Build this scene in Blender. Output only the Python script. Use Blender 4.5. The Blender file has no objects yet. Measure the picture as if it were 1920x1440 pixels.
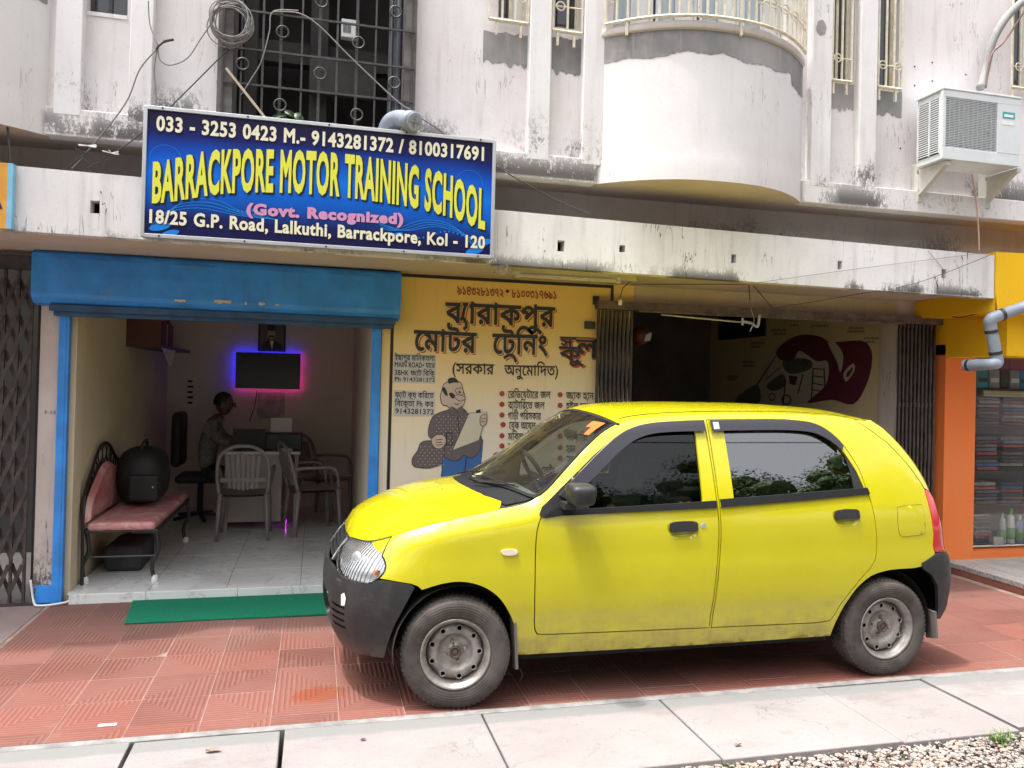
import bpy, bmesh, math, random
import numpy as np
from mathutils import Vector, Matrix
from mathutils.geometry import delaunay_2d_cdt
random.seed(7)
S = bpy.context.scene
COL = S.collection
R = math.radians
# ------------------------------------------------------------------ camera
CAMZ = 1.576
YAW, PITCH, ROLL, FPX, SHY = 0.243752, 0.0102745, 0.0244059, 1475.05, -19.99
def rotm():
    cy, s = math.cos(YAW), math.sin(YAW); cp, sp = math.cos(PITCH), math.sin(PITCH); cr, sr = math.cos(ROLL), math.sin(ROLL)
    return (np.array([[cr,-sr,0],[sr,cr,0],[0,0,1]]) @ np.array([[1,0,0],[0,cp,sp],[0,-sp,cp]]) @
            np.array([[1,0,0],[0,0,-1],[0,1,0]]) @ np.array([[cy,-s,0],[s,cy,0],[0,0,1]]))
CM = rotm()
cam = bpy.data.cameras.new('camera'); camo = bpy.data.objects.new('camera', cam); COL.objects.link(camo)
cam.sensor_width = 36; cam.lens = FPX / 1920 * 36; cam.shift_y = SHY / 1920; cam.clip_start = .05; cam.clip_end = 500
camo.matrix_world = Matrix(((CM[0][0], -CM[1][0], -CM[2][0], 0), (CM[0][1], -CM[1][1], -CM[2][1], 0),
                            (CM[0][2], -CM[1][2], -CM[2][2], CAMZ), (0, 0, 0, 1)))
S.camera = camo
# ------------------------------------------------------------------ light
SUN_EL, SUN_AZ = R(74), R(-82)          # azimuth measured from -Y (street side) towards +X; the sun stands high on the left
w = bpy.data.worlds.new('World'); S.world = w; w.use_nodes = True
nt = w.node_tree; bg = nt.nodes['Background']
sky = nt.nodes.new('ShaderNodeTexSky'); sky.sky_type = 'NISHITA'; sky.sun_disc = False
sky.sun_elevation = SUN_EL; sky.dust_density = 7.0; sky.air_density = 1.0; sky.ozone_density = 1.0
sd = Vector((math.sin(SUN_AZ) * math.cos(SUN_EL), -math.cos(SUN_AZ) * math.cos(SUN_EL), math.sin(SUN_EL)))  # to the sun
sky.sun_rotation = math.atan2(sd.x, sd.y)
hs = nt.nodes.new('ShaderNodeHueSaturation'); hs.inputs['Saturation'].default_value = .20; hs.inputs['Value'].default_value = 1.25
nt.links.new(sky.outputs[0], hs.inputs['Color']); nt.links.new(hs.outputs[0], bg.inputs[0]); bg.inputs[1].default_value = .15
sun = bpy.data.lights.new('sun', 'SUN'); sun.energy = 1.6; sun.angle = R(1.5); sun.color = (1, .96, .9)
suno = bpy.data.objects.new('sun', sun); COL.objects.link(suno)
suno.rotation_euler = sd.to_track_quat('Z', 'Y').to_euler()
S.view_settings.view_transform = 'Standard'; S.view_settings.look = 'None'; S.view_settings.exposure = 1.38
S.view_settings.gamma = 1; S.view_settings.use_curve_mapping = False
S.cycles.max_bounces = 8; S.cycles.transparent_max_bounces = 16; S.cycles.caustics_reflective = False; S.cycles.caustics_refractive = False
try:
    S.cycles.use_denoising = True
except Exception: pass

# ------------------------------------------------------------------ helpers
def ray(px, py):
    return CM.T @ np.array([(px - 960) / FPX, (py - (720 + SHY)) / FPX, 1])
def P(px, py, Y):            # the point of the plane y = Y seen at that place of the photograph
    d = ray(px, py); t = Y / d[1]; return (d[0] * t, Y, CAMZ + d[2] * t)
def PX(px, py, Y): return P(px, py, Y)[0]
def PZ(px, py, Y): return P(px, py, Y)[2]
def PXX(px, py, X):          # on the plane x = X
    d = ray(px, py); t = X / d[0]; return (X, d[1] * t, CAMZ + d[2] * t)
def G(px, py, z=0):          # on the ground
    d = ray(px, py); t = (z - CAMZ) / d[2]; return (d[0] * t, d[1] * t, z)

ROOTS = {}
def place(o, parent):
    if parent is not None:
        o.parent = parent
        if parent.name in ROOTS: o.location = -Vector(ROOTS[parent.name])
def mesh(name, v, f, m, parent=None, smooth=False):
    me = bpy.data.meshes.new(name); me.from_pydata([tuple(p) for p in v], [], f); me.update()
    if smooth: me.shade_smooth()
    ms = m if isinstance(m, (list, tuple)) else [m]
    for q in ms: me.materials.append(q)
    o = bpy.data.objects.new(name, me); COL.objects.link(o); place(o, parent); return o
class MB:
    def __init__(s): s.v = []; s.f = []; s.mi = []; s.cur = 0
    def add(s, v, f):
        n = len(s.v); s.v += [tuple(p) for p in v]; s.f += [tuple(i + n for i in q) for q in f]; s.mi += [s.cur] * len(f); return s
    def box(s, x0, x1, y0, y1, z0, z1, b=0):
        if b:
            bm = bmesh.new(); bmesh.ops.create_cube(bm, size=1)
            for q in bm.verts: q.co = Vector(((x0+x1)/2 + q.co.x*(x1-x0), (y0+y1)/2 + q.co.y*(y1-y0), (z0+z1)/2 + q.co.z*(z1-z0)))
            bmesh.ops.bevel(bm, geom=bm.edges[:], offset=b, segments=2, affect='EDGES', profile=.5)
            bm.verts.index_update(); s.add([q.co[:] for q in bm.verts], [[q.index for q in f.verts] for f in bm.faces]); bm.free(); return s
        v = [(x, y, z) for x in (x0, x1) for y in (y0, y1) for z in (z0, z1)]
        return s.add(v, [(0,1,3,2),(4,6,7,5),(0,4,5,1),(2,3,7,6),(0,2,6,4),(1,5,7,3)])
    def obox(s, c, hx, hy, hz):        # oriented box: centre and three half-axis vectors
        c = Vector(c); hx = Vector(hx); hy = Vector(hy); hz = Vector(hz)
        v = [c + a*hx + b*hy + d*hz for a in (-1, 1) for b in (-1, 1) for d in (-1, 1)]
        return s.add(v, [(0,1,3,2),(4,6,7,5),(0,4,5,1),(2,3,7,6),(0,2,6,4),(1,5,7,3)])
    def bar(s, a, b, wx=.01, wy=None):
        a = Vector(a); b = Vector(b); d = (b - a); L = d.length; d.normalize(); wy = wx if wy is None else wy
        u = d.cross(Vector((0, 1, 0)));
        if u.length < .1: u = d.cross(Vector((1, 0, 0)))
        u.normalize(); q = d.cross(u).normalized()
        return s.obox((a + b)/2, u*wx/2, q*wy/2, d*L/2)
    def tube(s, pts, r, n=8, closed=False, caps=True):
        pts = [Vector(p) for p in pts]; N = len(pts); rr = r if isinstance(r, (list, tuple)) else [r]*N
        T = []
        for i in range(N):
            a = pts[(i-1) % N] if (i > 0 or closed) else pts[i]; b = pts[(i+1) % N] if (i < N-1 or closed) else pts[i]
            T.append((b - a).normalized())
        u = T[0].cross(Vector((0, 0, 1)));
        if u.length < .05: u = T[0].cross(Vector((1, 0, 0)))
        u.normalize(); v = []
        for i in range(N):
            u = (u - T[i]*u.dot(T[i])).normalized(); q = T[i].cross(u)
            for k in range(n):
                a = 2*math.pi*k/n; v.append(pts[i] + (u*math.cos(a) + q*math.sin(a))*rr[i])
        f = []
        for i in range(N if closed else N-1):
            j = (i+1) % N
            for k in range(n): f.append((i*n+k, i*n+(k+1) % n, j*n+(k+1) % n, j*n+k))
        if caps and not closed: f.append(tuple(range(n))[::-1]); f.append(tuple((N-1)*n+k for k in range(n)))
        return s.add(v, f)
    def lathe(s, prof, c=(0,0,0), ax='Y', n=32, a0=0, a1=2*math.pi):   # prof: (r, h) along the axis
        c = Vector(c); full = abs(a1-a0-2*math.pi) < 1e-6; m = n if full else n+1; v = []
        for i in range(m):
            a = a0 + (a1-a0)*i/n; ca, sa = math.cos(a), math.sin(a)
            for r, h in prof:
                p = (r*ca, h, r*sa) if ax == 'Y' else ((r*ca, r*sa, h) if ax == 'Z' else (h, r*ca, r*sa))
                v.append(c + Vector(p))
        K = len(prof); f = []
        for i in range(n):
            j = (i+1) % m
            for k in range(K-1): f.append((i*K+k, i*K+k+1, j*K+k+1, j*K+k))
        return s.add(v, f)
    def prism(s, poly, y0, y1):          # polygon in (x, z), thickness along y
        n = len(poly); v = [(x, y0, z) for x, z in poly] + [(x, y1, z) for x, z in poly]
        return s.add(v, [tuple(range(n)), tuple(range(2*n-1, n-1, -1))] + [(i, i+n, (i+1) % n + n, (i+1) % n) for i in range(n)])
    def build(s, name, m, parent=None, smooth=False):
        o = mesh(name, s.v, s.f, m, parent, smooth)
        if any(s.mi): o.data.polygons.foreach_set('material_index', s.mi)
        return o
def thing(name, label, cat, loc=(0,0,0), group=None, rz=0):
    o = bpy.data.objects.new(name, None); COL.objects.link(o); o.location = loc; o.empty_display_size = .1
    o['label'] = label; o['category'] = cat
    if group: o['group'] = group
    ROOTS[o.name] = tuple(loc)
    return o
def local(name, label, cat, group=None):     # a thing whose parts are given in its own coordinates
    o = thing(name, label, cat, (0,0,0), group); ROOTS.pop(o.name); return o
def tag(o, label, cat, group=None, kind=None):
    me = o.data; n = len(me.vertices); a = np.empty(n*3); me.vertices.foreach_get('co', a); a = a.reshape(-1, 3)
    c = Vector(((a[:,0].min()+a[:,0].max())/2, (a[:,1].min()+a[:,1].max())/2, a[:,2].min()))
    me.transform(Matrix.Translation(-c)); o.location = o.location + c
    for ch in o.children: ch.location = ch.location - c
    o['label'] = label; o['category'] = cat
    if group: o['group'] = group
    if kind: o['kind'] = kind
    return o
def struct(o): o['kind'] = 'structure'; return o
def dup(root, loc, rz=None, label=None, group=None):
    def cp(o, par):
        c = o.copy(); COL.objects.link(c)
        if par: c.parent = par
        for ch in o.children: cp(ch, c)
        return c
    r = cp(root, None); r.location = loc
    if rz is not None: r.rotation_euler = (0, 0, rz)
    if label: r['label'] = label
    if group: r['group'] = group
    return r
def catmull(pts, n=8, closed=False):
    pts = [Vector(p) for p in pts]; out = []; N = len(pts)
    for i in range(N if closed else N-1):
        g = lambda k: pts[k % N] if closed else pts[max(0, min(N-1, k))]
        p0, p1, p2, p3 = g(i-1), g(i), g(i+1), g(i+2)
        for k in range(n):
            t = k/n
            out.append(.5*((2*p1) + (p2-p0)*t + (2*p0-5*p1+4*p2-p3)*t*t + (3*p1-p0-3*p2+p3)*t**3))
    if not closed: out.append(pts[-1])
    return out

# ------------------------------------------------------------------ materials
class NG:
    def __init__(s, name):
        s.m = bpy.data.materials.new(name); s.m.use_nodes = True; s.t = s.m.node_tree; s.b = s.t.nodes['Principled BSDF']
        s.tc = s.t.nodes.new('ShaderNodeTexCoord'); s.co = s.tc.outputs['Object']
    def L(s, a, b): s.t.links.new(a, b)
    def scaled(s, sc, loc=(0,0,0), rot=(0,0,0)):
        n = s.t.nodes.new('ShaderNodeMapping'); n.inputs['Scale'].default_value = sc; n.inputs['Location'].default_value = loc
        n.inputs['Rotation'].default_value = rot; s.L(s.co, n.inputs[0]); return n.outputs[0]
    def noise(s, scale, detail=4, rough=.6, co=None, dist=0):
        n = s.t.nodes.new('ShaderNodeTexNoise'); n.inputs['Scale'].default_value = scale; n.inputs['Detail'].default_value = detail
        n.inputs['Roughness'].default_value = rough; n.inputs['Distortion'].default_value = dist
        s.L(co or s.co, n.inputs['Vector']); return n.outputs[0]
    def voro(s, scale, co=None, feat='F1'):
        n = s.t.nodes.new('ShaderNodeTexVoronoi'); n.feature = feat; n.inputs['Scale'].default_value = scale; s.L(co or s.co, n.inputs['Vector']); return n.outputs[0]
    def ramp(s, x, lo, hi, a=0., b=1.):
        n = s.t.nodes.new('ShaderNodeMapRange'); n.interpolation_type = 'SMOOTHSTEP'
        for k, q in zip(('From Min', 'From Max', 'To Min', 'To Max'), (lo, hi, a, b)): n.inputs[k].default_value = q
        s.L(x, n.inputs['Value']); return n.outputs[0]
    def math(s, op, a, b=0.):
        n = s.t.nodes.new('ShaderNodeMath'); n.operation = op
        for i, q in enumerate((a, b)):
            if isinstance(q, (int, float)): n.inputs[i].default_value = q
            else: s.L(q, n.inputs[i])
        return n.outputs[0]
    def xyz(s, co=None):
        n = s.t.nodes.new('ShaderNodeSeparateXYZ'); s.L(co or s.co, n.inputs[0]); return n.outputs
    def mix(s, f, a, b):
        n = s.t.nodes.new('ShaderNodeMix'); n.data_type = 'RGBA'
        for k, q in ((0, f), (6, a), (7, b)):
            if isinstance(q, (int, float)): n.inputs[k].default_value = q
            elif isinstance(q, tuple): n.inputs[k].default_value = (*q, 1)
            else: s.L(q, n.inputs[k])
        return n.outputs[2]
    def bump(s, h, st=.3, d=.01, prev=None):
        n = s.t.nodes.new('ShaderNodeBump'); n.inputs['Strength'].default_value = st; n.inputs['Distance'].default_value = d
        s.L(h, n.inputs['Height']);
        if prev: s.L(prev, n.inputs['Normal'])
        s.L(n.outputs[0], s.b.inputs['Normal']); return n.outputs[0]
    def col(s, c):
        if isinstance(c, tuple): s.b.inputs['Base Color'].default_value = (*c, 1)
        else: s.L(c, s.b.inputs['Base Color'])
    def set(s, **k):
        for n, v in k.items():
            n = {'rough': 'Roughness', 'metal': 'Metallic', 'spec': 'Specular IOR Level', 'coat': 'Coat Weight', 'coatr': 'Coat Roughness',
                 'trans': 'Transmission Weight', 'ior': 'IOR', 'alpha': 'Alpha'}[n]
            if isinstance(v, (int, float)): s.b.inputs[n].default_value = v
            else: s.L(v, s.b.inputs[n])
        return s
def M(name, c, rough=.6, metal=0, var=.12, vs=6, bs=60, bst=.15, coat=0, spec=.5, dirt=0, dirtc=(.09,.075,.06), rnd=0):
    g = NG(name); n = g.noise(vs, 5)
    c1 = tuple(q*(1-var) for q in c); c2 = tuple(min(1, q*(1+var)) for q in c)
    cc = g.mix(g.ramp(n, .3, .7), c1, c2)
    if rnd:
        oi = g.t.nodes.new('ShaderNodeObjectInfo'); h = g.t.nodes.new('ShaderNodeHueSaturation')
        g.L(g.ramp(oi.outputs['Random'], 0, 1, 1-rnd, 1+rnd), h.inputs['Value']); g.L(cc, h.inputs['Color']); cc = h.outputs[0]
    if dirt:
        d = g.ramp(g.noise(vs*1.7, 8, .7), .62-dirt*.3, .75-dirt*.2); cc = g.mix(g.math('MULTIPLY', d, .8), cc, dirtc)
    g.col(cc); g.set(rough=rough, metal=metal, spec=spec)
    if coat: g.set(coat=coat, coatr=.05)
    if bst: g.bump(g.noise(bs, 3), bst, .004)
    return g.m
def plaster(name, base, base2, mould=0., zlo=0, zhi=1, crack=0., streak=.5, off=0, mcol=(.055,.052,.05), xs=1.1, mx=()):
    g = NG(name); co = g.scaled((1,1,1), (off, off*.7, off*.3))
    n1 = g.noise(1.3, 6, .6, co); c = g.mix(g.ramp(n1, .35, .65), base, base2)
    st = g.noise(1, 5, .65, g.scaled((14, 14, 1.1), (off,0,0))); c = g.mix(g.math('MULTIPLY', g.ramp(st, .50, .72), .24*streak), c, (.36,.31,.285))
    cl = g.noise(2.6, 6, .65, g.scaled((1,1,.6), (off+4,0,0))); c = g.mix(g.math('MULTIPLY', g.ramp(cl, .48, .68), .17*streak), c, (.42,.385,.37))
    sp = g.noise(38, 6, .75, co); c = g.mix(g.math('MULTIPLY', g.ramp(sp, .58, .68), .22), c, (.3,.26,.24))
    if crack:
        k = g.noise(1, 4, .55, g.scaled((9, 9, .9), (off, 3, 2)), .15)
        a = g.math('ABSOLUTE', g.math('SUBTRACT', k, .5)); msk = g.ramp(g.noise(2.2, 2, .5, co), .52, .6)
        c = g.mix(g.math('MULTIPLY', g.math('MULTIPLY', g.ramp(a, .006, .001), msk), crack), c, (.12,.09,.08))
    if mould:
        X, Y, Z = g.xyz()
        zz = g.math('MULTIPLY', g.ramp(Z, zlo, zlo+.03), g.ramp(Z, zhi, zhi-(zhi-zlo)*.85))
        big = g.ramp(g.noise(xs, 3, .6, co), .45, .62)
        for xa, xb in mx: big = g.math('MAXIMUM', big, g.math('MULTIPLY', g.ramp(X, xa, xa+.12), g.ramp(X, xb, xb-.25)))
        f1 = g.noise(44, 10, .85, g.scaled((1,1,.55), (off,1,0))); f2 = g.noise(5, 6, .7, g.scaled((1,1,.6), (off,2,0)))
        fine = g.ramp(g.math('ADD', g.math('ADD', g.math('MULTIPLY', f1, .66), g.math('MULTIPLY', f2, .34)), g.math('MULTIPLY', g.math('MULTIPLY', zz, big), .056*mould)), .535, .572)
        c = g.mix(g.math('MULTIPLY', g.math('MULTIPLY', fine, zz), g.ramp(big, 0, 1, .4, .9)), c, mcol)
    g.col(c); g.set(rough=.9, spec=.2)
    g.bump(g.math('ADD', g.noise(45, 4, .6, co), g.math('MULTIPLY', g.noise(6, 3, .5, co), 1.2)), .16, .006)
    return g.m
def glassm(name, tint=.6, refl=1., col=(1,1,1), ior=1.5, dust=0.):
    m = bpy.data.materials.new(name); m.use_nodes = True; t = m.node_tree; t.nodes.clear()
    o = t.nodes.new('ShaderNodeOutputMaterial'); tr = t.nodes.new('ShaderNodeBsdfTransparent'); gl = t.nodes.new('ShaderNodeBsdfGlossy')
    gl.inputs['Roughness'].default_value = .01; tr.inputs[0].default_value = (col[0]*tint, col[1]*tint, col[2]*tint, 1)
    gl.inputs[0].default_value = (refl, refl, refl, 1)
    fr = t.nodes.new('ShaderNodeFresnel'); fr.inputs[0].default_value = ior
    mx = t.nodes.new('ShaderNodeMixShader'); t.links.new(fr.outputs[0], mx.inputs[0]); t.links.new(tr.outputs[0], mx.inputs[1]); t.links.new(gl.outputs[0], mx.inputs[2])
    out = mx.outputs[0]
    if dust:
        df = t.nodes.new('ShaderNodeBsdfDiffuse'); df.inputs[0].default_value = (.55, .52, .45, 1); m2 = t.nodes.new('ShaderNodeMixShader')
        tc = t.nodes.new('ShaderNodeTexCoord'); nz = t.nodes.new('ShaderNodeTexNoise'); nz.inputs['Scale'].default_value = 5; nz.inputs['Detail'].default_value = 8
        mr = t.nodes.new('ShaderNodeMapRange'); mr.inputs['From Min'].default_value = .3; mr.inputs['From Max'].default_value = .8
        mr.inputs['To Min'].default_value = dust*.4; mr.inputs['To Max'].default_value = dust*1.8
        t.links.new(tc.outputs['Object'], nz.inputs[0]); t.links.new(nz.outputs[0], mr.inputs[0]); t.links.new(mr.outputs[0], m2.inputs[0])
        t.links.new(out, m2.inputs[1]); t.links.new(df.outputs[0], m2.inputs[2]); out = m2.outputs[0]
    t.links.new(out, o.inputs[0]); return m
def emis(name, c, st):
    g = NG(name); g.col((.02,.02,.02)); g.b.inputs['Emission Color'].default_value = (*c, 1); g.b.inputs['Emission Strength'].default_value = st; return g.m

# ------------------------------------------------------------------ flat shapes and lettering
def area2(c): return sum(c[i][0]*c[(i+1) % len(c)][1] - c[(i+1) % len(c)][0]*c[i][1] for i in range(len(c)))
def fill(contours):         # non-zero fill of overlapping outlines -> 2D verts, triangles
    pts = []; ed = []
    for c in contours:
        b = len(pts); pts += [Vector((float(p[0]), float(p[1]))) for p in c]; ed += [(b+i, b+(i+1) % len(c)) for i in range(len(c))]
    r = delaunay_2d_cdt(pts, ed, [], 0, 1e-6); V = [tuple(v) for v in r[0]]
    E0 = np.array([pts[a][:] for a, b in ed]); E1 = np.array([pts[b][:] for a, b in ed]); VA = np.array(V); fs = [tuple(f) for f in r[2]]; F = []
    C = np.array([VA[list(f)].mean(0) for f in fs])
    for i in range(0, len(C), 400):
        x = C[i:i+400,0][:,None]; y = C[i:i+400,1][:,None]; x0, y0, x1, y1 = E0[:,0][None], E0[:,1][None], E1[:,0][None], E1[:,1][None]
        s_ = (x1-x0)*(y-y0)-(x-x0)*(y1-y0)
        wn = ((y0 <= y) & (y1 > y) & (s_ > 0)).sum(1)-((y0 > y) & (y1 <= y) & (s_ < 0)).sum(1)
        F += [fs[i+k] for k in range(len(wn)) if wn[k]]
    return V, F
GL = {}
def rawtext(t):
    cu = bpy.data.curves.new('t', 'FONT'); cu.body = t; o = bpy.data.objects.new('t', cu); COL.objects.link(o)
    dg = bpy.context.evaluated_depsgraph_get(); dg.update(); c = o.evaluated_get(dg).to_curve(dg); out = []
    for sp in c.splines:
        p = sp.bezier_points; n = len(p); loop = []
        for i in range(n):
            a, b = p[i], p[(i+1) % n]; straight = (a.handle_right-a.co).length < 1e-5 and (b.handle_left-b.co).length < 1e-5
            dd = (b.co - a.co)
            if not straight:
                straight = abs((a.handle_right-a.co).cross(dd).z) < 1e-5 and abs((b.handle_left-a.co).cross(dd).z) < 1e-5
            loop.append((a.co.x, a.co.y))
            if not straight:
                for k in (1, 2):
                    s = k/3; q = a.co*(1-s)**3 + a.handle_right*3*s*(1-s)**2 + b.handle_left*3*s*s*(1-s) + b.co*s**3; loop.append((q.x, q.y))
        L2 = []
        for q in loop:
            if not L2 or abs(q[0]-L2[-1][0]) + abs(q[1]-L2[-1][1]) > 1e-4: L2.append(q)
        if len(L2) > 2: out.append(L2)
    bpy.data.objects.remove(o); bpy.data.curves.remove(cu); return out
def minx(cs): return min(p[0] for c in cs for p in c)
def stroke(pts, wd):
    pts = [Vector(p) for p in pts]; Lf, Rt = [], []
    for i, p in enumerate(pts):
        a = pts[max(0, i-1)]; b = pts[min(len(pts)-1, i+1)]; d = (b-a).normalized(); n = Vector((-d.y, d.x))*wd/2
        Lf.append(tuple(p+n)); Rt.append(tuple(p-n))
    return Rt + Lf[::-1]
def glyph(ch):
    if ch in GL: return GL[ch]
    if ch == ' ': GL[ch] = ([], .3); return GL[ch]
    W = .06
    if ch == '\ue001':      # ya-phala
        GL[ch] = ([stroke([(-.06,.10),(.02,.16),(.10,.10),(.16,-.02),(.16,-.14),(.08,-.20)], W), stroke([(.12,.58),(.06,.40),(.02,.16)], W), stroke([(-.05,.61),(.26,.61)], W)], .22); return GL[ch]
    if ch == '\ue002':      # ra-phala
        GL[ch] = ([stroke([(-.48,-.14),(-.3,-.05),(-.12,-.06),(-.04,-.16),(.02,-.26)], W*.9)], 0); return GL[ch]
    ref = minx(rawtext('|')); cs = rawtext(ch); adv = max(minx(a) for a in [[c] for c in rawtext(ch + '|')]) - ref
    GL[ch] = (cs, adv); return GL[ch]
def layout(t, bold=0., track=0.):
    out = []; x = 0
    for ch in t:
        cs, adv = glyph(ch)
        if cs:
            big = max(cs, key=lambda c: abs(area2(c))); sg = 1 if area2(big) > 0 else -1
            for c in cs:
                if bold:
                    n = len(c); q = []
                    for i in range(n):
                        a = Vector(c[i-1]); b = Vector(c[i]); d = Vector(c[(i+1) % n]); e1 = (b-a); e2 = (d-b)
                        if e1.length < 1e-6 or e2.length < 1e-6: continue
                        e1.normalize(); e2.normalize(); n1 = Vector((e1.y, -e1.x))*sg; n2 = Vector((e2.y, -e2.x))*sg; m = n1+n2
                        if m.length < .2: m = n1
                        else: m = m.normalized()/max(.55, m.normalized().dot(n1))
                        q.append((b.x+m.x*bold, b.y+m.y*bold))
                    c = q
                out.append([(p[0]+x, p[1]) for p in c])
        x += adv + (track if ch != ' ' else 0) + (bold*1.2 if adv > .05 else 0)
    return out
for _c in 'BARRACKPORE MOTOR TRAINING SCHOOL(Govt. Recognized)18/25 G.P. Road, Lalkuthi, Barrackpore, Kol - 120 9143281372 / M.-•HhPAINKmF-|':
    glyph(_c)
for _c in '৯১৪৩২৮০৭৬বারাকপুরেমাটেিনংসলুঅদতডয়জগড়ীঅলি.টায়ারহঁইনচছফYৃ':
    if _c not in 'Y': glyph(_c)
def flat(name, contours, fn, m, parent):
    v, f = fill(contours); return mesh(name, [fn(*p) for p in v], f, m, parent)
def text_on(name, t, x0, x1, z0, h, y, m, parent, bold=0., warp=None, cap=.7, track=0., dx=0, dz=0, slope=0.):
    cs = layout(t, bold, track); a = min(p[0] for c in cs for p in c); b = max(p[0] for c in cs for p in c); k = (x1-x0)/(b-a)
    def fn(u, v):
        X = (u-a)*k; s = X/(x1-x0); Z = v/cap*h
        if warp: Z = warp(s, v/cap)
        return (x0+X+dx, y, z0+Z+dz+slope*X)
    return flat(name, cs, fn, m, parent)
def circle(cx, cy, r, n=16, ry=None): ry = r if ry is None else ry; return [(cx+r*math.cos(2*math.pi*i/n), cy+ry*math.sin(2*math.pi*i/n)) for i in range(n)]
def ragged(x0, x1, z0, z1, amp=.02, n=10, top=True, seed=1):
    rr = random.Random(seed); pts = []
    for i in range(n+1): pts.append((x0+(x1-x0)*i/n, z0 + rr.uniform(-amp, amp)))
    for i in range(n+1): pts.append((x1-(x1-x0)*i/n, z1 + (rr.uniform(-amp, amp)*.4 if top else 0)))
    return pts
# ================================================================== materials
m_wall = plaster('plaster upper wall', (.69,.635,.635), (.74,.71,.715), 1.8, 3.10, 3.44, .5, 1., 0, mx=((.55,.95),(-1.15,-.6)))
m_band = plaster('plaster band', (.69,.66,.66), (.74,.72,.725), 2.4, 2.955, 3.22, .5, .8, 3, xs=.9, mx=((1.1,2.0),(3.7,4.3),(-1.4,-.6)))
m_pil = plaster('plaster pilaster', (.71,.685,.69), (.75,.74,.745), 1.0, 3.05, 3.5, .5, 1., 7)
m_bay = plaster('plaster bay', (.64,.61,.61), (.68,.66,.665), 0, crack=.35, streak=.5, off=11)
m_ledge = plaster('worn ledge', (.50,.44,.41), (.60,.55,.52), 0, crack=.6, streak=2, off=13)
m_fas = plaster('plaster fascia', (.70,.675,.68), (.75,.735,.74), 2.6, 2.31, 2.46, 1., 1.2, 5, xs=1.7, mx=((1.05,2.05),(2.35,3.1),(4.55,5.2)))
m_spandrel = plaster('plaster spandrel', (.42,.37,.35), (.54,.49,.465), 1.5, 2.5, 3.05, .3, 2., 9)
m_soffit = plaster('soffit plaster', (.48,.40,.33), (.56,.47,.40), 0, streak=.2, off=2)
m_cement = plaster('cement patch', (.17,.167,.172), (.29,.285,.285), 0, streak=3, off=4)
m_pier = plaster('pier plaster', (.50,.43,.39), (.60,.53,.49), 1.5, 0, .5, .8, 1.5, 8)
m_cream = plaster('cream office wall', (.60,.52,.36), (.66,.57,.41), 0, streak=.3, off=1)
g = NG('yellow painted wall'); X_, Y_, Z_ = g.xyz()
c = g.mix(g.ramp(g.math('ADD', Z_, g.math('MULTIPLY', g.noise(2, 4), .25)), 1.05, 2.35), (.86,.77,.63), (.85,.57,.18))  # canopy's shade is put into the colour, deeper orange towards the top
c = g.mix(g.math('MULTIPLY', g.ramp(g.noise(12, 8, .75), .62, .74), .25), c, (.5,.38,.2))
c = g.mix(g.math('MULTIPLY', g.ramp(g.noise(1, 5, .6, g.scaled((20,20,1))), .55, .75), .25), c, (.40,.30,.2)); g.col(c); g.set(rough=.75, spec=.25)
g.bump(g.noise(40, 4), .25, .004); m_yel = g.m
m_lintel = plaster('lintel paint', (.52,.40,.26), (.58,.46,.32), 0, crack=.3, streak=.8, off=6)
m_black = M('black paint', (.02,.018,.018), .6, bst=0)
m_blue = M('blue enamel', (.035,.26,.74), .45, var=.16, vs=5, bst=.12, bs=18, dirt=.12, dirtc=(.13,.24,.42))
m_blued = M('dark blue enamel', (.02,.07,.16), .5, var=.3, dirt=.3)
m_rust = M('dark rusty iron', (.045,.036,.034), .6, var=.4, vs=14, bst=.3, dirt=.35, dirtc=(.10,.05,.035))
m_iron = M('grey iron bar', (.045,.042,.042), .55, var=.3, vs=20)
m_creamg = M('cream grille paint', (.62,.56,.44), .5, var=.15, vs=20, dirt=.15, dirtc=(.25,.16,.1))
m_dark = M('dark interior', (.018,.016,.016), .9, var=.3, bst=0)
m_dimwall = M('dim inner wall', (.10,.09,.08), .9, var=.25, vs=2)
m_alu = M('aluminium frame', (.55,.56,.58), .35, .6, var=.05, bst=0)
m_pane = NG('sky tinted pane'); m_pane.col((.30,.36,.40)); m_pane.set(rough=.06, spec=.9); m_pane = m_pane.m  # pale sky reflection is put into the base colour
m_paned = NG('dark window pane'); m_paned.col((.03,.033,.036)); m_paned.set(rough=.06, spec=.7); m_paned = m_paned.m
m_curtain = M('pale curtain', (.62,.64,.64), .8, var=.1, bst=0)
m_pvc = M('grey pvc', (.25,.285,.34), .4, var=.1, vs=8, dirt=.12, dirtc=(.2,.18,.16))
m_cable = M('black cable', (.05,.045,.045), .6, bst=0)
m_cableg = M('grey cable', (.20,.19,.185), .6, bst=0)
m_white = M('white plastic', (.72,.72,.72), .4, var=.04, bst=0)
m_wood = M('bamboo', (.50,.42,.32), .6, var=.2)
m_leaf = M('leaf green', (.045,.09,.035), .45, var=.3, bst=0)
m_green = NG('green mat'); m_green.col(m_green.mix(m_green.ramp(m_green.noise(350, 2), .35, .65), (.006,.12,.065), (.02,.21,.125))); m_green.set(rough=.95, spec=.1)
m_green.bump(m_green.noise(400, 2), .8, .004); m_green = m_green.m
g = NG('marble'); n = g.noise(2.2, 8, .62, dist=1.6); a = g.math('ABSOLUTE', g.math('SUBTRACT', n, .5))
c = g.mix(g.math('MULTIPLY', g.ramp(a, .02, .0), .6), (.72,.73,.73), (.38,.39,.40)); c = g.mix(g.math('MULTIPLY', g.ramp(g.noise(1.1, 4), .5, .7), .5), c, (.46,.46,.45)); g.col(c); g.set(rough=.16, spec=.5); m_marble = g.m
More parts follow.
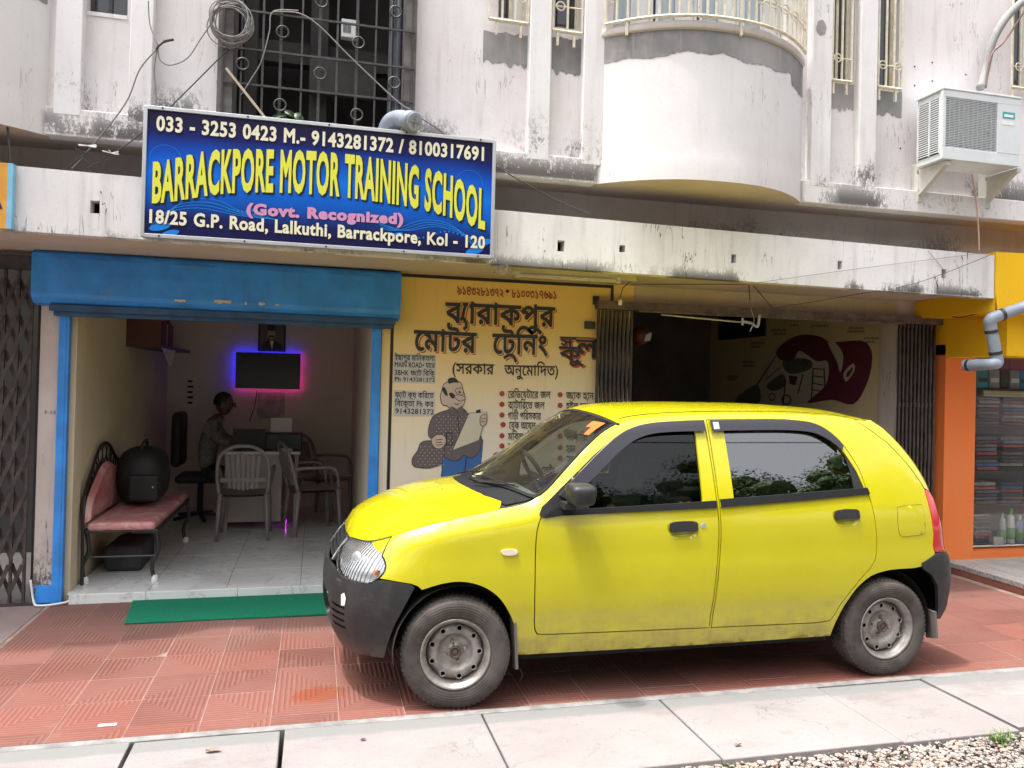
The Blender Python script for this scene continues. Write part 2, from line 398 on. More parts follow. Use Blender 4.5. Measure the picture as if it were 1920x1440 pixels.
g = NG('kerb concrete'); n = g.noise(1.5, 6); c = g.mix(g.ramp(n, .3, .7), (.215,.192,.188), (.25,.228,.224))
X_, Y_, Z_ = g.xyz()
c = g.mix(g.math('MULTIPLY', g.ramp(g.noise(55, 8, .8), .56, .66), .5), c, (.12,.10,.09))
c = g.mix(g.math('MULTIPLY', g.ramp(g.noise(1.1, 8, .75, g.scaled((1,2.2,1),(3,1,0))), .52, .66), .38), c, (.125,.108,.10))
kk = g.math('ABSOLUTE', g.math('SUBTRACT', g.noise(1.7, 6, .6, g.scaled((1,1,1),(9,2,0))), .5)); c = g.mix(g.math('MULTIPLY', g.math('MULTIPLY', g.ramp(kk, .006, .001), g.ramp(g.noise(1.3, 2), .5, .6)), .35), c, (.04,.035,.03))
c = g.mix(g.math('MULTIPLY', g.ramp(g.noise(3, 5, .7), .60, .75), .5), c, (.20,.14,.10))
ed = g.ramp(g.math('ADD', Y_, g.math('MULTIPLY', g.noise(9, 4), .05)), 3.555, 3.585); c = g.mix(g.math('MULTIPLY', ed, .8), c, (.165,.168,.165))
g.col(c); g.set(rough=.9, spec=.2)
g.bump(g.math('ADD', g.noise(90, 6, .75), g.noise(1, 2, .5, g.scaled((2, 70, 2)))), .45, .006); m_kerb = g.m
m_mortar = M('cement mortar', (.19,.182,.175), .9, var=.3, vs=10, bst=.5, bs=50)
# red chequered pavement tile: grooves run one way in one half of the tile and the other way in the other
g = NG('red pavement tile'); X_, Y_, Z_ = g.xyz()
dg_ = g.math('LESS_THAN', X_, Y_)
u = g.math('ADD', X_, Y_); v = g.math('SUBTRACT', X_, Y_)
sc = 2*math.pi/.0245
ra = g.math('SINE', g.math('MULTIPLY', X_, sc)); rb = g.math('SINE', g.math('MULTIPLY', Y_, sc))
mx = g.t.nodes.new('ShaderNodeMix'); g.L(dg_, mx.inputs[0]); g.L(ra, mx.inputs[2]); g.L(rb, mx.inputs[3])
rib = g.ramp(mx.outputs[0], -.5, .5)
wear = g.ramp(g.noise(2.2, 4, .6, g.scaled((1,1,1))), .35, .65)
geo = g.t.nodes.new('ShaderNodeNewGeometry'); wn = g.noise(.9, 5, .6, geo.outputs['Position']); wn2 = g.noise(7, 8, .75, geo.outputs['Position'])
oi = g.t.nodes.new('ShaderNodeObjectInfo')
base = g.mix(oi.outputs['Random'], (.108,.036,.027), (.185,.060,.043)); base = g.mix(g.math('MULTIPLY', g.ramp(wn, .38, .62), .55), base, (.185,.083,.066))
base = g.mix(g.math('MULTIPLY', rib, .22), base, (.27,.145,.115))
base = g.mix(g.math('MULTIPLY', g.ramp(wn2, .55, .75), .28), base, (.25,.185,.165))
px_ = g.t.nodes.new('ShaderNodeSeparateXYZ'); g.L(geo.outputs['Position'], px_.inputs[0])
yy = px_.outputs[1]; base = g.mix(g.math('MULTIPLY', g.ramp(g.math('ADD', yy, g.math('MULTIPLY', wn, .8)), 4.9, 5.7), .35), base, (.19,.13,.12))
# a damp spot by the front wheel
dx_ = g.math('SUBTRACT', px_.outputs[0], .05); dy_ = g.math('SUBTRACT', yy, 4.03)
rr_ = g.math('ADD', g.math('ADD', g.math('MULTIPLY', g.math('MULTIPLY', dx_, dx_), 12.), g.math('MULTIPLY', g.math('MULTIPLY', dy_, dy_), 30.)), g.math('MULTIPLY', wn2, 1.6))
wet = g.ramp(rr_, 1.15, .95); base = g.mix(g.math('MULTIPLY', wet, .7), base, (.20,.05,.02))
g.col(base); g.set(rough=g.ramp(wet, 0, 1, .78, .5), spec=.3); g.bump(rib, .9, .0035, g.bump(g.noise(60, 4), .2, .003)); m_tile = g.m
g = NG('dusty ground'); n = g.noise(3, 8, .7); c = g.mix(g.ramp(n, .35, .65), (.16,.135,.115), (.22,.19,.165)); c = g.mix(g.math('MULTIPLY', g.ramp(g.noise(70, 4, .8), .5, .65), .6), c, (.22,.19,.17))
g.col(c); g.set(rough=.95, spec=.1); g.bump(g.noise(60, 6, .8), .8, .02); m_ground = g.m
m_asph = M('asphalt', (.055,.053,.05), .9, var=.2, vs=3, bst=.5, bs=120)
m_stone = M('gravel stone', (.42,.37,.34), .9, var=.45, vs=25, bst=.3)
m_orange = plaster('orange paint', (.74,.19,.05), (.78,.22,.06), 0, streak=.2, off=3)
m_amber = plaster('amber paint', (.82,.47,.012), (.85,.50,.02), 0, streak=.2, off=5)
m_glass = glassm('shop glass', .95, .8, ior=1.28)
GF = 5.95; UP = 5.15; UW = 5.22; FA = 5.10

# ================================================================== ground
gr = struct(mesh('ground', [(-150,-150,-.12),(150,-150,-.12),(150,150,-.12),(-150,150,-.12)], [(0,1,2,3)], m_ground))
rd = struct(mesh('road', [(-60,-4.6,-.112),(60,-4.6,-.112),(60,1.6,-.112),(-60,1.6,-.112)], [(0,1,2,3)], m_asph))
pav = MB(); pav.box(-1.71, 5.40, 3.66, 5.95, -.12, -.0012); pav = struct(pav.build('pavement', M('tile grout', (.25,.175,.15), .9, var=.25, vs=9, bst=.4)))
tm = []
T = .305; gp = .0035
bx = MB().box(-T/2+gp/2, T/2-gp/2, -T/2+gp/2, T/2-gp/2, -.012, 0, .0012)
tbase = mesh('tile', bx.v, bx.f, m_tile); tme = tbase.data; bpy.data.objects.remove(tbase)
rt = random.Random(3)
x0t = -1.077 - 2*T
for i in range(24):
    for j in range(8):
        x = x0t + (i+.5)*T; y = 5.945 - (j+.5)*T
        if x - T/2 < -1.75 or x + T/2 > 5.5: continue
        if y + T/2 < 3.66: continue
        if y - T/2 < 3.70:
            q = MB().box(-T/2+gp/2, T/2-gp/2, max(-T/2+gp/2, 3.705-y), T/2-gp/2, -.012, 0, .001); o = q.build('tile', m_tile)
        else:
            o = bpy.data.objects.new('tile', tme); COL.objects.link(o)
            o.rotation_euler = (rt.uniform(-.002,.002), rt.uniform(-.002,.002), R(90)*rt.choice((0,1,2,3)) if (i+j) % 3 else R(90)*((i+2*j) % 4))
        o.location = (x, y, rt.uniform(-.001, .001)); o.parent = pav
side = MB(); side.box(-6, -1.72, 3.70, 5.95, -.12, -.006); struct(side.build('side_pavement', plaster('side concrete', (.20,.15,.14), (.25,.20,.185), 0, streak=0, off=2)))
# kerb: a cement strip and loose concrete slabs on the drain
st = MB(); st.box(-6, 8, 3.655, 3.703, -.12, .001, .003); struct(st.build('kerb', m_mortar)).location = (0,0,0)
kerb = bpy.data.objects['kerb']
jx = [-3.4, -2.6, -1.70, -.722, -.11, .80, 1.71, 2.61, 3.255, 4.15, 5.06, 6.0]
rk = random.Random(5)
for i in range(len(jx)-1):
    a, b = jx[i], jx[i+1]; gl = .016 if abs(a+.11) < .01 else (.011 if abs(a+.722) < .02 else .006)
    q = MB().box(a+gl, b-.004, 3.025+rk.uniform(-.012,.012), 3.652, -.10, rk.uniform(-.004,.004)-.001, .005)
    vs = q.v; q.v = [(x + (.0 if y > 3.4 else rk.uniform(-.003,.003)), y, z) for x, y, z in vs]
    q.build('kerb_slab', m_kerb, kerb)
dr = MB(); dr.box(-6, 8, 3.03, 3.66, -.4, -.115); struct(dr.build('drain', m_dark))
# gravel: stones one could not count
def gravel():
    r = random.Random(11); me_v = []; me_f = []
    ico = [(0,0,1),(.89,0,.45),(.28,.85,.45),(-.72,.53,.45),(-.72,-.53,.45),(.28,-.85,.45),(.72,.53,-.45),(-.28,.85,-.45),(-.89,0,-.45),(-.28,-.85,-.45),(.72,-.53,-.45),(0,0,-1)]
    fa = [(0,1,2),(0,2,3),(0,3,4),(0,4,5),(0,5,1),(1,6,2),(2,7,3),(3,8,4),(4,9,5),(5,10,1),(6,7,2),(7,8,3),(8,9,4),(9,10,5),(10,6,1),(11,7,6),(11,8,7),(11,9,8),(11,10,9),(11,6,10)]
    for k in range(15000):
        x = r.uniform(-1.5, 5.2); y = 3.03 - abs(r.gauss(0, .42)) ; s = r.uniform(.004, .013) * (1 if r.random() < .93 else 1.7)
        if y < 1.7: continue
        zz = -.115 + .085*max(0, 1-(3.03-y)/.9) + r.uniform(0, .012)
        a = r.uniform(0, 6.28); ca, sa = math.cos(a), math.sin(a); sx, sy, sz = s*r.uniform(.7,1.5), s*r.uniform(.7,1.2), s*r.uniform(.4,.8)
        b = len(me_v)
        for p in ico:
            q = (p[0]*sx*r.uniform(.85,1.15), p[1]*sy*r.uniform(.85,1.15), p[2]*sz); me_v.append((x+q[0]*ca-q[1]*sa, y+q[0]*sa+q[1]*ca, zz+q[2]))
        me_f += [tuple(i+b for i in f) for f in fa]
    return me_v, me_f
g = NG('gravel stones'); c = g.mix(g.ramp(g.noise(55, 2), .3, .7), (.19,.16,.145), (.34,.305,.28)); c = g.mix(g.ramp(g.noise(35, 2, .5, g.scaled((1,1,1),(5,5,5))), .58, .62), c, (.36,.22,.17)); g.col(c); g.set(rough=.95, spec=.15); m_grav = g.m
v, f = gravel(); o = mesh('gravel', v, f, m_grav); tag(o, 'pale loose gravel heaped along the front edge of the kerb slabs', 'gravel', kind='stuff')
hb = []
for i in range(60):
    for j in range(12):
        x = -3+i*.16; y = 3.03-j*.12; hb.append((x, y, -.13+.085*max(0, 1-(3.03-y)/.9) + .01*math.sin(x*9+j)))
ff = [(i*12+j, (i+1)*12+j, (i+1)*12+j+1, i*12+j+1) for i in range(59) for j in range(11)]
struct(mesh('gravel_bed', hb, ff, m_ground, smooth=True))
def tuft(cx, cy, cz, n, s, seed):
    r = random.Random(seed); q = MB()
    for k in range(n):
        a = r.uniform(0, 6.28); l = s*r.uniform(.5, 1.2); x = cx+r.gauss(0, s*.6); y = cy+r.gauss(0, s*.3); dx, dy = math.cos(a), math.sin(a); w_ = .0022
        p0 = Vector((x, y, cz)); p1 = p0+Vector((dx*l*.3, dy*l*.3, l*.7)); p2 = p0+Vector((dx*l*.9, dy*l*.9, l*.95)); s_ = Vector((-dy, dx, 0))*w_
        q.add([p0-s_, p0+s_, p1+s_, p1-s_, p2], [(0,1,2,3),(3,2,4)])
    return q
m_grass = M('grass blade', (.10,.17,.04), .6, var=.3, bst=0)
for nm, (cx, cy), n, s in (('small green grass tuft at the joint of two kerb slabs, in the gravel', (1.72,3.02), 60, .04), ('wider grass tuft growing beside the gravel at the far right of the kerb', (3.10,2.98), 150, .06)):
    o = tuft(cx, cy, -.05, n, s, int(cx*10)).build('grass_tuft', m_grass); tag(o, nm, 'grass tuft', kind='stuff')
for (px, py, sz, lb) in ((398,1408,.035,'curled brown dry leaf lying on the pale kerb slab'), (680,1388,.016,'tiny dry leaf on the kerb slab under the front wheel'), (1385,1398,.02,'small dry leaf on the kerb slab near the grass tuft')):
    x, y, z = G(px, py, .004); q = MB(); r = random.Random(px)
    pts = [(x+sz*math.cos(a)*r.uniform(.6,1.1), y+sz*.5*math.sin(a)*r.uniform(.6,1.1), .006+r.uniform(0,.012)) for a in [k*.785 for k in range(8)]]
    q.add(pts+[(x, y, .006)], [(i, (i+1) % 8, 8) for i in range(8)]); tag(q.build('dry_leaf', M('dry leaf', (.22,.16,.12), .8, bst=0)), lb, 'leaf')
q = MB().box(*(lambda a: (a[0]-.035, a[0]+.04, a[1]-.012, a[1]+.012))(G(200, 1360)), .0015, .003); tag(q.build('paper_scrap', m_white), 'white scrap of paper lying on the red tiles at the left', 'paper scrap')

# ================================================================== building
bld = thing('building', 'weathered pale plastered two storey building with shops below and grilled windows above', 'building', (1.8, 5.95, 0))
def slab(name, outer, holes, y0, y1, m, parent):      # wall with openings, in (x, z)
    if area2(outer) < 0: outer = outer[::-1]
    hs_ = [h if area2(h) < 0 else h[::-1] for h in holes]
    v2, f2 = fill([outer]+hs_); q = MB()
    q.add([(x, y0, z) for x, z in v2], [f if True else f for f in f2]); q.add([(x, y1, z) for x, z in v2], [f[::-1] for f in f2])
    for lp in [outer]+hs_:
        n = len(lp); q.add([(x, y0, z) for x, z in lp]+[(x, y1, z) for x, z in lp], [(i, i+n, (i+1) % n+n, (i+1) % n) for i in range(n)])
    return q.build(name, m, parent)
def rect(x0, x1, z0, z1): return [(x0,z0),(x1,z0),(x1,z1),(x0,z1)]
# ground floor masonry
q = MB(); q.box(PX(80,800,GF)-.03, PX(106,800,GF), GF, GF+.2, 0, 2.45); q.build('pier', m_pier, bld)
q = MB(); q.box(-1.70, -1.60, GF+.02, GF+.2, 0, 2.45); q.build('door_jamb', m_cream, bld)
q = MB(); q.box(.40, .475, GF+.02, GF+.2, 0, 2.45); q.build('door_jamb', m_cream, bld)
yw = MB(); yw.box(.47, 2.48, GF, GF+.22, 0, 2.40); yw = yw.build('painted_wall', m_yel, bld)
q = MB(); q.box(4.985, 5.50, GF, GF+.2, 0, 2.45); q.build('pier', m_pier, bld)
q = MB(); q.box(2.48, 4.99, GF+.003, GF+.2, 2.215, 2.45); q.build('lintel', m_lintel, bld)
q = MB(); q.box(-1.62, .42, GF+.05, GF+.2, 1.97, 2.45); q.build('lintel', m_cream, bld)
q = MB(); q.box(-6, -1.88, GF+.1, GF+.25, 2.3, 2.45); q.build('lintel', m_pier, bld)
# painted border
q = MB(); q.box(.533, .556, GF-.004, GF, .0, 2.05); q.box(.60, 2.306, GF-.004, GF, 2.345, 2.37); q.box(2.282, 2.306, GF-.004, GF, 2.2, 2.345); q.build('border', m_black, bld)
# canopy
def fz(top, x): return (2.752 - .0128*(x+1.7)) if top else (2.378 - .0078*(x+1.75))
FR = PX(1864, 520, FA)
holes = []
for px, py, w_, h_ in ((1052,461,.05,.075),(1167,466,.045,.05),(1376,485,.04,.065),(1575,497,.04,.065),(1770,513,.045,.07),(178,388,.05,.075)):
    x, _, z = P(px, py, FA); holes.append(rect(x-w_/2, x+w_/2, z-h_/2, z+h_/2))
slab('fascia', [(-6, fz(0,-6)), (-1.75, fz(0,-1.75)), (FR, fz(0,FR)), (FR, fz(1,FR)), (-1.7, fz(1,-1.7)), (-6, fz(1,-6))], holes, FA, FA+.09, m_fas, bld)
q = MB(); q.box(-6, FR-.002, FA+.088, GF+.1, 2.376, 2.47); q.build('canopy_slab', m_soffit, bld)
q = MB(); q.box(-6, FR-.004, FA+.12, FA+.3, 2.47, 2.66); q.build('canopy_fill', m_dark, bld)
# upper floor
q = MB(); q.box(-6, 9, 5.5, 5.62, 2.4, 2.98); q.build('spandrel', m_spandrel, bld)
BZ0, BZ1 = 2.965, 3.13
def bayy(x, c, hw, dep=.36, base=UP+.03): t = abs((x-c)/hw); return base - dep*max(0, 1-t**2.3)
bays = [(PX(1320,300,UP)-.0, .815), (-2.42, .83)]
def xs_for(c, hw, n=40): return [c+hw*math.sin(-math.pi/2+math.pi*i/n) for i in range(n+1)]
bl, br = bays[0][0]-bays[0][1], bays[0][0]+bays[0][1]
l2, r2 = bays[1][0]-bays[1][1], bays[1][0]+bays[1][1]
q = MB(); q.box(-6, l2, UP, UP+.12, BZ0, BZ1, .006); q.box(r2, bl, UP, UP+.12, BZ0, BZ1, .006); q.box(br, 9, UP, UP+.12, BZ0, BZ1, .006); q.build('band', m_band, bld)
q = MB(); q.box(-6, 9, UP+.118, 5.52, BZ0+.006, BZ0+.12); q.build('floor_slab', m_soffit, bld)
for c_, hw in bays:
    xs = xs_for(c_, hw); q = MB(); n = len(xs); v = []
    # wall skin: lower lip, body, moulded ledge
    prof = [(2.965, .0), (3.0, 0), (3.08, .0), (3.12, .003), (3.16, .005), (3.2, .006), (3.4, .006), (3.7, .006), (3.97, .006), (3.98, .004), (3.985, -.014), (3.99, -.018), (4.03, -.018), (4.04, -.01), (4.04, .10)]
    for x in xs:
        for z, ins in prof: v.append((x, bayy(x, c_, hw) + ins, z))
    K = len(prof); q.add(v, [(i*K+k, (i+1)*K+k, (i+1)*K+k+1, i*K+k+1) for i in range(n-1) for k in range(K-1)])
    b = [(x, bayy(x, c_, hw)+.001, 2.9655) for x in xs]+[(xs[-1], UP+.4, 2.965), (xs[0], UP+.4, 2.965)]
    q.mi = [1 if q.v[f_[0]][2] > 3.972 else 0 for f_ in q.f]; o = q.build('bay_wall', [m_bay, m_ledge], bld, smooth=True)
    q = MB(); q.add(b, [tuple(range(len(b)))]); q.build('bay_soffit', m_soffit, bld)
    # bare cement under the ledge with a ragged lower edge
    r = random.Random(int(hw*100)); K2 = 90; v = []; f = []
    for i in range(K2+1):
        x = c_-hw+.01+(2*hw-.02)*i/K2; low = 3.815-.016*math.sin(i*.13)-.010*math.sin(i*.37+1)+r.uniform(-.007,.007) - (.08 if i > K2-12 else 0)
        y = bayy(x, c_, hw)+.006-.003; v += [(x, y, low), (x, y, 3.984)]
    q = MB(); q.add(v, [(2*i, 2*i+2, 2*i+3, 2*i+1) for i in range(K2)]); q.build('cement_patch', m_cement, bld, smooth=True)
# pilasters
pil = [(PX(100,200,UP), PX(150,200,UP)), (PX(240,200,UP), PX(283,200,UP)), (PX(989,290,UP), PX(1028.5,290,UP)), (PX(1091,290,UP), PX(1133,300,UP)),
       (PX(1521.5,250,UP), PX(1556,330,UP)), (PX(1610,340,UP), PX(1641,340,UP))]
for a, b in pil:
    q = MB(); q.box(a, b, UP-.002, UW+.05, 3.09, 6.2, .004); q.build('pilaster', m_pil, bld)
# main upper wall with window openings
W = {}
def win(k, px0, px1, py, Y=UW, top=6.0): W[k] = (PX(px0, py, Y), PX(px1, py, Y), PZ(px0, py, Y), top)
win('left', 163, 239, 22); win('grille', 413, 778, 205); win('a', 933, 989, 34); win('b', 1040, 1089, 52)
win('c', 1557, 1601, 150); win('d', 1647, 1684, 165); win('e', 1895, 1960, 160)
W['grille'] = (W['grille'][0], W['grille'][1], 3.16, 5.2)
W['bay'] = (bl+.12, br-.12, 4.04, 5.6)
W['c'] = (*W['c'][:3], 5.6); W['d'] = (*W['d'][:3], 5.6)
slab('upper_wall', rect(-6, 9, 3.05, 6.2), [rect(*W[k]) for k in W], UW, UW+.14, m_wall, bld)
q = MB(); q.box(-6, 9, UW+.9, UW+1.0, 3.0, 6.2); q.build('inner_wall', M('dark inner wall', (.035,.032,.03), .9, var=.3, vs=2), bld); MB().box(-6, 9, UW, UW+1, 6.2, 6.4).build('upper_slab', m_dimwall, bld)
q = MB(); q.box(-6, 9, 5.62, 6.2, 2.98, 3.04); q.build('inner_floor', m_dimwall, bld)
# cement patches under the grilles
for (x0, x1, z0, z1, sd_) in ((905,988,120,62,1), (1034,1089,138,72,2), (1557,1600,205,158,3), (1641,1690,215,170,4)):
    a = PX(x0, z0, UW); b = PX(x1, z0, UW); c0 = PZ((x0+x1)/2, z0, UW); c1 = PZ((x0+x1)/2, z1, UW)
    flat('cement_patch', [ragged(a, b, c0, c1, .022, 14, True, sd_)], lambda u, v: (u, UW-.003, v), m_cement, bld)
x_, _, z_ = P(1540, 52, UP-.002); r = random.Random(9)
flat('cement_patch', [[(x_+.045*math.cos(t)*r.uniform(.8,1.15), z_+.06*math.sin(t)*r.uniform(.8,1.15)) for t in [k*.35 for k in range(18)]]], lambda u, v: (u, UP-.006, v), m_cement, bld)
# windows: frame > panes
def window(x0, x1, z0, z1, n, mp, fm=m_creamg, y=UW+.09, fw=.022):
    q = MB(); q.box(x0, x1, y-.02, y+.02, z0, z0+fw); q.box(x0, x1, y-.02, y+.02, z1-fw, z1)
    for i in range(n+1):
        x = x0+(x1-x0-fw)*i/n; q.box(x, x+fw, y-.018, y+.018, z0+fw, z1-fw)
    fr_ = q.build('window', fm, bld)
    for i in range(n):
        a = x0+(x1-x0-fw)*i/n+fw; b = x0+(x1-x0-fw)*(i+1)/n
        MB().box(a, b, y-.004, y+.004, z0+fw, z1-fw).build('pane', mp[i % len(mp)], fr_)
    MB().box(x0-.0, x1+.0, UW-.006, UW+.07, z0-.02, z0+.004).build('sill', m_creamg if fm is not m_iron else m_pil, fr_)
    return fr_
wl = window(*W['left'][:3], 6, 2, [m_paned], m_iron); window(*W['a'][:3], 6, 2, [m_paned, m_curtain]); window(*W['b'][:3], 6, 1, [m_paned])
window(*W['c'][:3], 5.6, 2, [m_paned]); window(*W['d'][:3], 5.6, 1, [m_paned]); window(*W['e'][:3], 6, 2, [m_paned, m_pane])
for k in range(4):
    a = W['bay'][0]+(W['bay'][1]-W['bay'][0])*k/4; b = W['bay'][0]+(W['bay'][1]-W['bay'][0])*(k+1)/4
    window(a+.01, b-.01, 4.045, 5.6, 2, [m_pane, m_curtain], m_alu)
# grilles (cream): one part per bar
def cgrille(pts_fn, s0, s1, n, z0, z1, foot, rings=True, rz=None, rr_=.045):
    q = MB(); pts = [pts_fn(s0+(s1-s0)*i/24) for i in range(25)]
    q.tube([(x, y, z0) for x, y in pts], .012, 6); q.tube([(x, y, z0+.17) for x, y in pts], .006, 5); fr_ = q.build('grille', m_creamg, bld)
    for i in range(n+1):
        x, y = pts_fn(s0+(s1-s0)*i/n); MB().bar((x, y, z0), (x, y, z1), .013).build('grille_bar', m_creamg, fr_)
    for s in foot:
        x, y = pts_fn(s); MB().bar((x, y+.006, z0), (x, y+.006, z0-.10), .016).build('grille_foot', m_creamg, fr_)
    if rings:
        for i in range(0, n, 2):
            x, y = pts_fn(s0+(s1-s0)*(i+.5)/n); zz = z0+.17
            MB().tube([(x+rr_*math.cos(a), y-.006, zz+rr_*math.sin(a)) for a in [k*math.pi/8 for k in range(16)]], .005, 5, closed=True).build('grille_ring', m_creamg, fr_)
    return fr_
cgrille(lambda s: (s, bayy(s, bays[0][0], bays[0][1])-.03), bl+.03, br-.02, 26, 4.062, 5.6, (PX(1193,80,4.85), PX(1382,70,4.85)), True, rr_=.03)
gy = UW-.05
def straight(px0, px1, py, n, foot, rr_=.03, ring=True):
    x0, x1 = PX(px0, py, gy), PX(px1, py, gy); z0 = PZ((px0+px1)/2, py, gy)
    cgrille(lambda s: (s, gy), x0, x1, n, z0, 6.0, [PX(f_, py, gy) for f_ in foot], ring, rr_=rr_)
straight(917, 990, 40, 3, (931, 977)); straight(1036, 1091, 60, 2, (1046, 1077))
straight(1560, 1596, 152, 2, (1563, 1588)); straight(1646, 1690, 165, 3, (1649, 1680)); straight(1897, 1965, 168, 3, (1900,))
# iron grille of the large opening
big = thing('window_grille', 'rusty iron window grille with rings over the dark opening above the blue sign', 'window grille', (0, UP, 3.2))
GY = UP-.01
x0, x1 = PX(420,100,GY), PX(777,100,GY)
for i, px in enumerate((420, 455, 495, 568, 634, 706, 732, 775)):
    a = P(px, 30, GY); MB().bar((a[0], GY, 3.16), (a[0], GY, 5.2), .011 if i % 2 else .013).build('bar', m_iron, big)
for px in (527, 600, 670, 742): # flat bars with rings
    a = P(px, 60, GY); MB().bar((a[0], GY+.02, 3.16), (a[0], GY+.02, 5.2), .018, .005).build('flat_bar', m_iron, big)
for py in (-55, 20, 92, 158):
    z = PZ(460, py, GY); MB().bar((x0, GY-.006, z), (x1, GY-.006, z), .012).build('bar', m_iron, big)
for px, py in ((455,120),(530,60),(600,138),(603,3),(672,80),(742,22),(739,155),(525,197),(669,215)):
    a = P(px, py, GY-.01); MB().tube([(a[0]+.036*math.cos(t), GY-.012, a[2]+.036*math.sin(t)) for t in [k*math.pi/10 for k in range(20)]], .006, 6, closed=True).build('ring', m_iron, big)
# things in the dim opening behind the grille
m_jamb = M('grey jamb', (.13,.12,.115), .8, var=.3, vs=7)
MB().box(PX(412,60,GY)-.01, PX(438,60,GY), UP+.0, UW+.2, 3.16, 5.2).build('window_jamb', m_jamb, bld); MB().box(PX(760,60,GY), PX(779,60,GY)+.01, UP, UW+.2, 3.16, 5.2).build('window_jamb', m_jamb, bld)
q = MB(); q.box(-.5, .55, 5.8, 5.9, 3.8, 3.95); q.box(-.1, .02, 5.72, 5.8, 3.0, 5); q.box(-.52,-.44, 5.5, 5.6, 3.0, 5); q.box(-.1, .35, 5.6, 5.68, 3.55, 3.80); q.build('beam', M('grey beam', (.05,.047,.045), .9, var=.3, vs=4), bld)
q = MB(); q.tube([(PX(747,60,5.35), 5.35, 3.1), (PX(747,60,5.35)-.01, 5.35, 5.2)], .028, 10); tag(q.build('drain_pipe', m_pvc, smooth=True), 'tall grey pipe standing inside the barred opening at its right', 'pipe')
q = MB(); q.tube([(PX(735,60,5.3), 5.3, 3.1), (PX(732,60,5.3), 5.3, 5.2)], .010, 8); tag(q.build('conduit', m_pvc, smooth=True), 'thin conduit beside the tall grey pipe in the barred opening', 'pipe')
mb_ = thing('meter_box', 'white electricity meter box seen through the rusty window grille', 'meter box', (.25, 5.55, 3.9))
a = P(640, 40, 5.55); b = P(672, 78, 5.55)
MB().box(a[0], b[0], 5.5, 5.56, b[2], a[2], .004).build('casing', m_white, mb_); q = MB()
for k in range(7): q.box(a[0]+.012+.008*k, a[0]+.016+.008*k, 5.497, 5.5, b[2]+.03, a[2]-.03)
q.build('vent', m_dark, mb_)
MB().bar(P(424, 128, UP-.05), P(498, 222, UP-.05), .014).build('bamboo_pole', m_wood); o = bpy.data.objects['bamboo_pole']; tag(o, 'pale bamboo pole leaning between the iron grille and the sign', 'pole')
# money plant leaves peeping over the sign
pl = thing('potted_plant', 'green climbing plant peeping over the top of the blue sign', 'plant', P(540, 235, UP-.03))
for k, (px, py, rx, rz_, tl) in enumerate(((523,218,.05,.010,.35),(545,214,.035,.012,-.5),(561,222,.035,.018,-.9),(536,227,.04,.012,.1))):
    c_ = Vector(P(px, py, UP-.05-.01*k)); v = []; n = 10
    for i in range(n):
        t = 2*math.pi*i/n; u = rx*math.cos(t)*(1 if math.cos(t) > 0 else 1.3); w_ = rz_*math.sin(t)*1.3; v.append(c_+Vector((u*math.cos(tl)-w_*math.sin(tl), .02*math.cos(t*2), u*math.sin(tl)+w_*math.cos(tl))))
    q = MB(); q.add(v+[c_+Vector((0,-.012,.01))], [(i, (i+1) % n, n) for i in range(n)]); q.build('leaf', m_leaf, pl, smooth=True)
MB().tube([P(560,260,UP-.04), P(545,225,UP-.05), P(520,222,UP-.05)], .004, 5).build('stem', m_leaf, pl)
# pvc elbow above the sign
el = thing('pipe_elbow', 'grey plastic pipe bend with a screw cap above the right end of the blue sign', 'pipe', P(740,240,UP-.12))
pth = catmull([P(722,290,UP+.02), P(722,258,UP+.02), P(725,242,UP+.012), P(734,228,UP-.03), P(748,223,UP-.08), P(762,225,UP-.13)], 6)
MB().tube(pth, .056, 18).build('bend', m_pvc, el, smooth=True)
MB().tube([P(722,262,UP+.02), P(722,250,UP+.02)], .062, 18).build('socket', m_pvc, el, smooth=True)
a = Vector(P(762,225,UP-.13)); b = Vector(P(776,228,UP-.20)); MB().tube([a, a+(b-a)*.35, b], [.056,.064,.064], 20).build('socket', m_pvc, el, smooth=True)
d_ = (b-a).normalized(); MB().tube([b, b+d_*.010], .055, 20).build('cap', M('pale cap', (.30,.33,.38), .4), el)
u_ = d_.cross(Vector((0,0,1))).normalized(); w_ = d_.cross(u_)
q = MB(); q.bar(b+d_*.013-u_*.038, b+d_*.013+u_*.038, .008); q.bar(b+d_*.015-w_*.038, b+d_*.015+w_*.038, .008); q.build('cap_cross', M('cross grey', (.22,.24,.26), .5), el)

# grit on the kerb and the tiles
r = random.Random(31); q = MB()
for k in range(420):
    x = r.uniform(-1.6, 4.4); y = r.choice((r.uniform(3.03, 3.7), r.uniform(3.03, 3.25), r.uniform(3.6, 5.8))); s = r.uniform(.0018, .0045) if y < 3.8 else r.uniform(.0012, .003)
    if .3 < x < 3.8 and y > 3.7 and r.random() < .5: continue
    if y > 3.03 and -1.12 < x < .42 and y > 5.3: continue
    v = [(x+s*a, y+s*b*.8, .0005+s*c_*r.uniform(.5,.9)) for a, b, c_ in ((1,0,0),(0,1,0),(-1,0,0),(0,-1,0),(.3,.2,1),(-.3,-.2,.9))]; q.add(v, [(0,1,4),(1,2,4),(2,5,4),(2,3,5),(3,0,5),(0,4,5)])
o = q.build('grit', m_grav); tag(o, 'loose grit and tiny pebbles scattered over the kerb slabs and red tiles', 'grit', kind='stuff')
